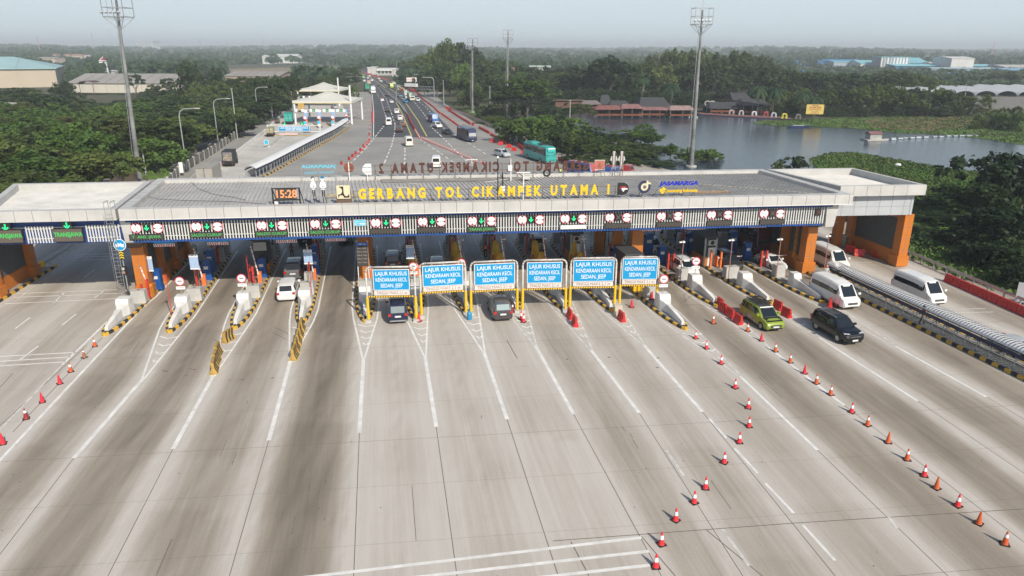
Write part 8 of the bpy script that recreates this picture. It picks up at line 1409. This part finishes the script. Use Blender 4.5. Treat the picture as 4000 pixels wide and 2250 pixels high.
def treerow(pts, Y, wpx, kinds, label, group, jit=14, dY=8, step=.62):
    x = pts[0][0]
    while x < pts[-1][0]:
        w_ = wpx*random.uniform(.75,1.3); kd, fm = random.choice(kinds); ptree(x, prof(pts, x)+abs(random.gauss(0,jit*.6))-2, Y+random.uniform(-dY,dY), w_, kd, fm, label, group); x += w_*step
# left wood: scattered rows between the plaza wall and the warehouses
G1 = 'trees of the left wood'
def wallx(Y): return -62-(Y-132)*.17-5
track = [(430,700),(520,600),(640,550),(720,540),(650,620),(600,700),(560,740),(440,740)]
def inpoly(p, P_):
    ins = False; j = len(P_)-1
    for i in range(len(P_)):
        if (P_[i][1] > p[1]) != (P_[j][1] > p[1]) and p[0] < (P_[j][0]-P_[i][0])*(p[1]-P_[i][1])/(P_[j][1]-P_[i][1])+P_[i][0]: ins = not ins
        j = i
    return ins
tw = [at(*p) for p in track]; fw_ = [at(*p) for p in [(230,470),(250,430),(420,425),(440,465),(330,490)]]
SKY_ = [(-200,345),(120,333),(200,325),(235,320),(300,358),(420,374),(560,374),(700,350),(760,330),(900,305),(1000,292),(1150,290)]
Y = 92.0; cnt = 0
while Y < 345:
    sp = 6.0+(Y-92)*.030; xl = -.80*Y-4; x = wallx(Y) if Y > 118 else -46; 
    while x > xl:
        xx = x+random.uniform(-2,2); yy = Y+random.uniform(-2.5,2.5); bad = inpoly((xx,yy), tw) or inpoly((xx,yy), fw_) or (Y < 118 and -64 < xx < -40) 
        if not bad:
            near = Y < 150; u = (x-wallx(Y))/(xl-wallx(Y)-.01)
            if near: kd, fm = random.choice([('round',FY),('flat',FY),('round',FG),('flat',FG),('bush',FG),('round',FL),('flat',FY)])
            elif Y < 215: kd, fm = random.choice([('tall',FL),('tall',FL),('round',FL),('bush',FL),('round',FY),('flat',FG),('flat',FY)]) if u > .25 else random.choice([('flat',FD),('flat',FG),('round',FD)])
            else: kd, fm = random.choice([('round',FD),('round',FG),('flat',FD),('bush',FG)])
            ht = random.uniform(6.5,9.5) if kd != 'bush' else random.uniform(3.5,6); ht *= 1.0 if Y < 230 else 1.05
            tp = prof(SKY_, CX+F*.95*xx/yy)+random.uniform(0,12); ht = min(ht, H-(tp-187)*yy/2700)
            if ht < 1.6: x -= sp; continue
            if ht < 3.2: kd = 'bush'
            lab = {('flat'):'layered umbrella shaped tree in the left wood','round':'rounded dense tree in the left wood','tall':'feathery bamboo like tree in the left wood','bush':'low shrub between the trees of the left wood'}[kd]
            tree(xx, yy, sp*random.choice([1.1,1.4,1.6,1.9,2.3])*random.uniform(.9,1.1), ht*random.uniform(.82,1.0) if Y > 160 else ht*random.uniform(.75,1.2), kd, fm, lab, G1+' '+kd); cnt += 1
        x -= sp*random.uniform(.9,1.25)
    Y += sp*.95
print('left trees', cnt)
for a in ((740,232,300,92,'round',FD,'tall dark tree rising above the long warehouse roof'),(832,258,310,60,'round',FD,'smaller dark tree right of the tall one above the warehouse'),(520,285,340,70,'flat',FD,'open crowned tree in front of the long warehouse, beside the mast'),(650,300,330,60,'flat',FD,'open crowned tree in front of the right end of the warehouse'),(590,330,330,55,'round',FD,'small round tree in front of the warehouse wall'),(235,316,300,90,'round',FD,'dense tree in front of the warehouse corner'),(655,245,520,30,'round',FD,'small tree just left of the tall dark tree')): ptree(*a[:6], a[6], None)
treerow([(760,312),(900,300),(1000,290),(1100,285),(1150,295)], 300, 75, [('round',FD),('round',FG),('flat',FD)], 'dense tree of the back row of the left wood', 'back row of the left wood')
treerow([(225,366),(330,364),(450,366),(600,362),(720,352)], 374, 48, [('bush',FD),('round',FD),('bush',FG)], 'low growth at the foot of the long warehouse', 'growth below the warehouse', jit=4, dY=4)
treerow([(900,330),(960,300),(1060,285),(1140,290)], 262, 70, [('flat',FD),('flat',FG)], 'layered dark tree left of the tent roofs', 'trees left of the tents'); treerow([(1150,300),(1250,292),(1350,300),(1410,285)], 400, 60, [('flat',FD),('round',FG)], 'tree behind the tent roofs', 'trees behind the tents')
treerow([(1320,262),(1380,250),(1405,258)], 430, 55, [('flat',FG),('flat',FD)], 'umbrella tree left of the highway bend', 'trees at the left of the bend')
treerow([(1290,320),(1330,318),(1400,330)], 330, 34, [('bush',FG),('bush',FL)], 'shrub right of the tent roofs', 'shrubs right of the tents', jit=5)
# wood on the right of the highway
treerow([(1590,256),(1625,232),(1665,218)], 560, 60, [('round',FG),('round',FD),('flat',FG)], 'tree on the far flank of the wooded rise', 'far flank of the rise', jit=5)
hill = [(1650,210),(1680,182),(1720,158),(1746,149),(1790,165),(1822,176),(1887,200),(1900,226),(1952,230),(1985,255),(2115,262),(2250,258)]
treerow(hill, 420, 85, [('round',FD),('round',FG),('flat',FG)], 'tall tree on the wooded rise right of the highway', 'trees on the wooded rise', jit=6); treerow([(1705,240),(1740,232),(1800,222),(1900,238),(2000,275),(2100,290),(2250,275)], 360, 80, [('round',FG),('round',FL),('round',FD),('flat',FG)], 'mid height tree below the wooded rise', 'middle trees of the rise')
treerow([(1785,300),(1850,285),(1950,295),(2050,320),(2150,320)], 315, 80, [('round',FG),('round',FD),('flat',FD)], 'lower tree behind the gantry', 'lower trees of the rise', dY=10); treerow([(1830,362),(1870,352),(1930,345),(1990,350)], 282, 75, [('flat',FD),('round',FD)], 'dark tree around the slim masts', 'dark trees at the masts', dY=5)
treerow([(1500,258),(1560,250),(1600,255)], 700, 45, [('round',FD),('round',FG)], 'tree behind the distant toll gate', 'trees at the distant toll gate', jit=3)
ptree(2062, 300, 238, 215, 'flat', FG, 'broad umbrella tree overhanging the lake', None); ptree(1990, 335, 250, 150, 'flat', FD, 'dark umbrella tree between mast and lake', None); ptree(2270, 400, 215, 110, 'flat', FD, 'low spreading branch tree over the water by the pier', None)
treerow([(1880,478),(1925,440),(1950,450)], 232, 55, [('round',FG)], 'small tree beside the slim mast', 'small trees by the mast', jit=4)
treerow([(1890,412),(1960,400),(2050,402),(2150,408),(2230,420)], 258, 62, [('bush',FG),('round',FD),('bush',FD)], 'undergrowth between the slim masts and the lake', 'undergrowth by the lake head', jit=6, dY=8, step=.5)
# bank between the highway and the lake
G4 = 'trees on the bank behind the roof'
treerow([(1985,462),(2088,455),(2170,442),(2251,470),(2333,520),(2414,525),(2470,520),(2523,492),(2560,520),(2604,575),(2660,600)], 182, 96, [('round',FG),('round',FD),('round',FL)], 'dense tree on the bank between the highway and the lake', G4, jit=10, dY=7, step=.42)
treerow([(2200,500),(2250,520),(2350,560),(2450,570),(2600,615),(2700,590),(2790,592),(2850,635),(2900,655)], 160, 70, [('round',FG),('round',FD),('round',FG)], 'lower tree on the bank just behind the roof edge', G4+' lower', jit=10, dY=6, step=.42)
treerow([(2230,590),(2350,605),(2480,612),(2640,640)], 148, 62, [('round',FD),('bush',FD),('bush',FG)], 'nearest low tree behind the blue truck', G4+' nearest', jit=6, dY=4, step=.42)
ptree(2523, 486, 185, 95, 'tall', FL, 'pointed light green tree rising over the lake', None); ptree(2622, 560, 158, 60, 'round', FL, 'light tree left of the tall mast foot', None); ptree(2705, 575, 152, 60, 'round', FL, 'light tree around the tall mast foot', None); ptree(2785, 582, 152, 60, 'round', FL, 'light tree right of the tall mast foot', None); ptree(3042, 625, 138, 42, 'round', FG, 'small tree left of the pair above the right wing', None); ptree(3128, 610, 138, 66, 'round', FD, 'small tree right of the pair above the right wing', None)
treerow([(2185,480),(2300,515),(2420,545),(2540,560),(2640,600),(2740,600)], 171, 95, [('bush',FG),('bush',FD),('round',FG)], 'bushy tree in the middle of the lakeside bank', G4+' middle', jit=8, dY=5, step=.45)
ptree(2870, 640, 150, 70, 'bush', FG, 'last low bush of the bank beside the water', None)
# wood across the lake
treerow([(2100,275),(2200,282),(2300,255),(2480,245),(2560,245),(2700,238),(2850,235),(2990,248),(3100,278),(3300,285),(3500,285),(3700,305),(3770,340)], 345, 120, [('round',FD),('round',FD),('round',FG)], 'dark tree of the front row across the lake', 'front row across the lake', jit=10, dY=10)
treerow([(2500,240),(2600,192),(2670,178),(2790,200),(2880,192),(2960,203),(2995,228),(3100,280),(3200,285),(3400,285),(3500,268),(3620,290)], 410, 80, [('round',FO),('round',FG),('round',FO)], 'olive tree of the back row across the lake', 'back row across the lake', jit=8)
ptree(2388, 213, 335, 175, 'round', FD, 'great dark dome shaped tree across the lake', None); ptree(3470, 330, 285, 110, 'round', FG, 'green tree leaning over the far bank', None)
treerow([(3040,360),(3150,345),(3300,340),(3450,330),(3600,330),(3720,345),(3770,370)], 272, 85, [('round',FD),('round',FG)], 'dark shoreline tree right of the billboard', 'shoreline trees right of the billboard', jit=12, dY=8)
treerow([(2130,345),(2250,340),(2400,345),(2550,350),(2760,355),(2850,350),(3020,365)], 312, 85, [('round',FD)], 'dark tree behind the lakeside huts', 'trees behind the huts', jit=10)
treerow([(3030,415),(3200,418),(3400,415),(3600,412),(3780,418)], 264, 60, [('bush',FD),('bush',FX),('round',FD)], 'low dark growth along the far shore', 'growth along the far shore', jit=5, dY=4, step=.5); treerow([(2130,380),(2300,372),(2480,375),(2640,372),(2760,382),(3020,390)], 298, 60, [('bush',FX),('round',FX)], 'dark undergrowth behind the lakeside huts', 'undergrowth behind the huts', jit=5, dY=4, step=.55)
for x, yt, w_, lab in ((3858,372,55,'slim tree in front of the greenhouse'),(3760,420,40,'small tree left of the slim tree')): ptree(x, yt, 262, w_, 'tall', FG, lab, None)
treerow([(3830,440),(3900,420),(4000,400)], 222, 45, [('bush',FG),('bush',FL)], 'banana like shrub on the right bank', 'shrubs on the right bank', jit=8)
treerow([(3640,340),(3700,300),(3850,300),(4000,270)], 520, 70, [('round',FO),('round',FG),('flat',FD)], 'olive tree in front of the factories', 'trees in front of the factories', jit=10)
# dense trees beyond the right lanes
G6 = 'dark trees beyond the right guard rail'
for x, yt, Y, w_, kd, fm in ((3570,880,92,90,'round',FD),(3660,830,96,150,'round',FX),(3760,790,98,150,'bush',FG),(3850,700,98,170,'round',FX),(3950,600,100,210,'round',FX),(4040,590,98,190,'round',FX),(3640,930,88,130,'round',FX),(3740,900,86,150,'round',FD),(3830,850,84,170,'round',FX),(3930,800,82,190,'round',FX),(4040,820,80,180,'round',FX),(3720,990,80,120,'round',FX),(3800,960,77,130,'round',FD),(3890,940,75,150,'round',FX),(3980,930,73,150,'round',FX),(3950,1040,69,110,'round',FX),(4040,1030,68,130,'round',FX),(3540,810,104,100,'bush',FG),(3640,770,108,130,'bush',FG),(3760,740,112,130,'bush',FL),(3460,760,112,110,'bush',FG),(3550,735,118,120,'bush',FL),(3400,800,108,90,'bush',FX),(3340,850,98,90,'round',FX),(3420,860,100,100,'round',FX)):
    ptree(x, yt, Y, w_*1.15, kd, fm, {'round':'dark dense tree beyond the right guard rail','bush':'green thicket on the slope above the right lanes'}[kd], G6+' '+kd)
# coconut palms
def palm(px, yt, Y, label, r=3.6):
    p = av(px, yt, Y); h = p.z-r*.25; o = thing('coconut_palm', label, 'palm tree', (p.x, Y, 0), random.uniform(0,6)); mb = MB(); mb.cyl((0,0,0),(.4,0,h*.5),.24,.18,bark,7); mb.cyl((.4,0,h*.5),(.2,0,h),.18,.14,bark,7); mb.build('trunk', o); mb = MB(); m_ = foliage('palm_green', (.02,.05,.02), (.035,.075,.03), (.06,.10,.04)) if 'palm_green' not in MATS else MATS['palm_green']; MATS['palm_green'] = m_
    for k in range(13):
        a = 6.28*k/13+random.uniform(-.2,.2); up = random.uniform(.1,.9); pts = [Vector((.2+r*f*math.cos(a), r*f*math.sin(a), h+r*(up*f-1.15*f*f))) for f in np.linspace(0, 1, 9)]; sd_ = Vector((-math.sin(a), math.cos(a), 0))
        for i in range(8):
            for s_ in (-1, 1): q0, q1 = pts[i], pts[i+1]; wv = .75*math.sin(math.pi*(i+1)/9.5)+.15; mb.face([q0, q1, q1+sd_*s_*wv+Vector((0,0,-wv*.6)), q0+(q1-q0)*.4+sd_*s_*wv*.9+Vector((0,0,-wv*.6))], m_)
    mb.build('fronds', o)
palm(2623, 322, 285, 'coconut palm behind the red pier roofs', 4.5); palm(2967, 330, 262, 'coconut palm above the right wing of the lakeside hall', 4); palm(3030, 335, 260, 'coconut palm right of the lakeside hall', 4); palm(3140, 350, 258, 'coconut palm above the yellow billboard', 4); palm(3190, 375, 255, 'small coconut palm right of the billboard top', 3.4); palm(2512, 300, 300, 'tall thin palm left of the mast beyond the lake', 3.2)
# far woods as one mass, spreading to the horizon
def farwood(n=5200):
    g = np.random.default_rng(3); Q = []
    u_ = np.array([[1,0,0],[-.5,.87,0],[-.5,-.87,0],[0,0,1]])
    px = g.uniform(-80, 4080, n); Yb = 1.0/(1/6000+(1/430-1/6000)*g.uniform(0, 1, n)**1.15); vs_ = []; fs = []; k = 0
    for x, Y in zip(px, Yb):
        if x < 1560 and Y < 330: continue
        if 1280 < x < 1580 and Y < 760: continue
        if x < 740 and Y < 470: continue
        if 740 < x < 1180 and Y < 560: continue
        hmax = 9+g.normal(0,1.5); terr = max(0, min(26, (Y-900)/1600*22)); 
        if 3100 < x and Y < 1000: hmax = 3.5
        if 3650 < x and Y < 640: hmax = 4.
        if Y < 560 and x < 3000 and x > 1580: hmax = 8
        if 860 < x < 1330 and 560 < Y < 1020: continue
        if 180 < x < 350 and Y < 1200: hmax = min(hmax, 6)
        if 370 < x < 490 and Y < 680: continue
        if 1300 < x < 1420 and Y < 1500: hmax = 6
        c = ray(x, 187+40); X = c[0]/c[1]*Y; r = (5.5+Y/420)*g.uniform(.7,1.35); zc = terr*(.75+.25*math.sin(x*.004+Y*.0007))+hmax-r*.6
        m = 42 if Y < 1200 else 26; d = g.normal(size=(m,3)); d /= np.linalg.norm(d,axis=1)[:,None]; d[:,2] = np.abs(d[:,2])*.95-.3; P_ = d*r*g.uniform(.7,1.05,(m,1))*np.array([1.15,.9,.8])+np.array([X,Y,zc]); nr = d+g.normal(0,.5,(m,3)); nr /= np.linalg.norm(nr,axis=1)[:,None]; u = np.cross(nr,g.normal(size=(m,3))); u /= np.linalg.norm(u,axis=1)[:,None]; w_ = np.cross(nr,u); s = r*.34*g.uniform(.6,1.3,(m,1)); vs_.append(np.stack([P_-u*s, P_-w_*s*.7, P_+u*s, P_+w_*s*.7], 1).reshape(-1,3))
    V_ = np.concatenate(vs_); n_ = len(V_)//4; me = bpy.data.meshes.new('far_woods'); me.vertices.add(len(V_)); me.vertices.foreach_set('co', V_.astype(np.float32).ravel()); me.loops.add(4*n_); me.loops.foreach_set('vertex_index', np.arange(4*n_, dtype=np.int32)); me.polygons.add(n_); me.polygons.foreach_set('loop_start', np.arange(0,4*n_,4,dtype=np.int32)); me.update(); me.validate()
    m = foliage('far_foliage', (.026,.058,.022), (.045,.088,.034), (.08,.115,.048), .02); me.materials.append(m); tag(link('far_woods', me, kind='stuff'), 'distant woods stretching to the hazy horizon', 'woods')
farwood()
# low rise of the land on the skyline
mb = MB(); g = random.Random(2); m_ = mat('far_hill_green', (.05,.068,.035), .95, var=.3, vs_=.004)
for Yr, h0 in ((1500,6),(2300,16),(3400,24),(5200,26)):
    pts = []
    for k in range(61): X = -Yr*1.1+2.2*Yr*k/60; pts.append((X, Yr, max(2, h0+2.5*noise.noise(Vector((X*.0015, Yr*.01, 0)))*3)))
    for a, b in zip(pts[:-1], pts[1:]): mb.face([(a[0],Yr-500,0),(b[0],Yr-500,0),(b[0],Yr,b[2]),(a[0],Yr,a[2])], m_); mb.face([(a[0],Yr,a[2]),(b[0],Yr,b[2]),(b[0],Yr+600,h0*.6),(a[0],Yr+600,h0*.6)], m_)
mb.build('far_hills', kind='structure')
# ------------------------------------------------------------------ haze: one closed box of even, pale air
mb = MB(); mb.box(-8500,8500,-58,9000,-1.5,75,mat('dummy', (1,1,1)))
hz = mb.build('haze', kind='stuff'); hm = bpy.data.materials.new('haze'); hm.use_nodes = True; t = hm.node_tree; t.nodes.remove(t.nodes['Principled BSDF']); pv = t.nodes.new('ShaderNodeVolumePrincipled'); pv.inputs['Color'].default_value = (.87,.95,1,1); pv.inputs['Density'].default_value = .00032; pv.inputs['Anisotropy'].default_value = .0; t.links.new(pv.outputs[0], t.nodes['Material Output'].inputs['Volume']); hz.data.materials.clear(); hz.data.materials.append(hm); tag(hz, 'pale even haze over the whole land', 'haze')
scene.cycles.volume_bounces = 0; scene.cycles.max_bounces = 5; scene.cycles.diffuse_bounces = 2; scene.cycles.glossy_bounces = 2; scene.cycles.transmission_bounces = 2; scene.cycles.transparent_max_bounces = 4
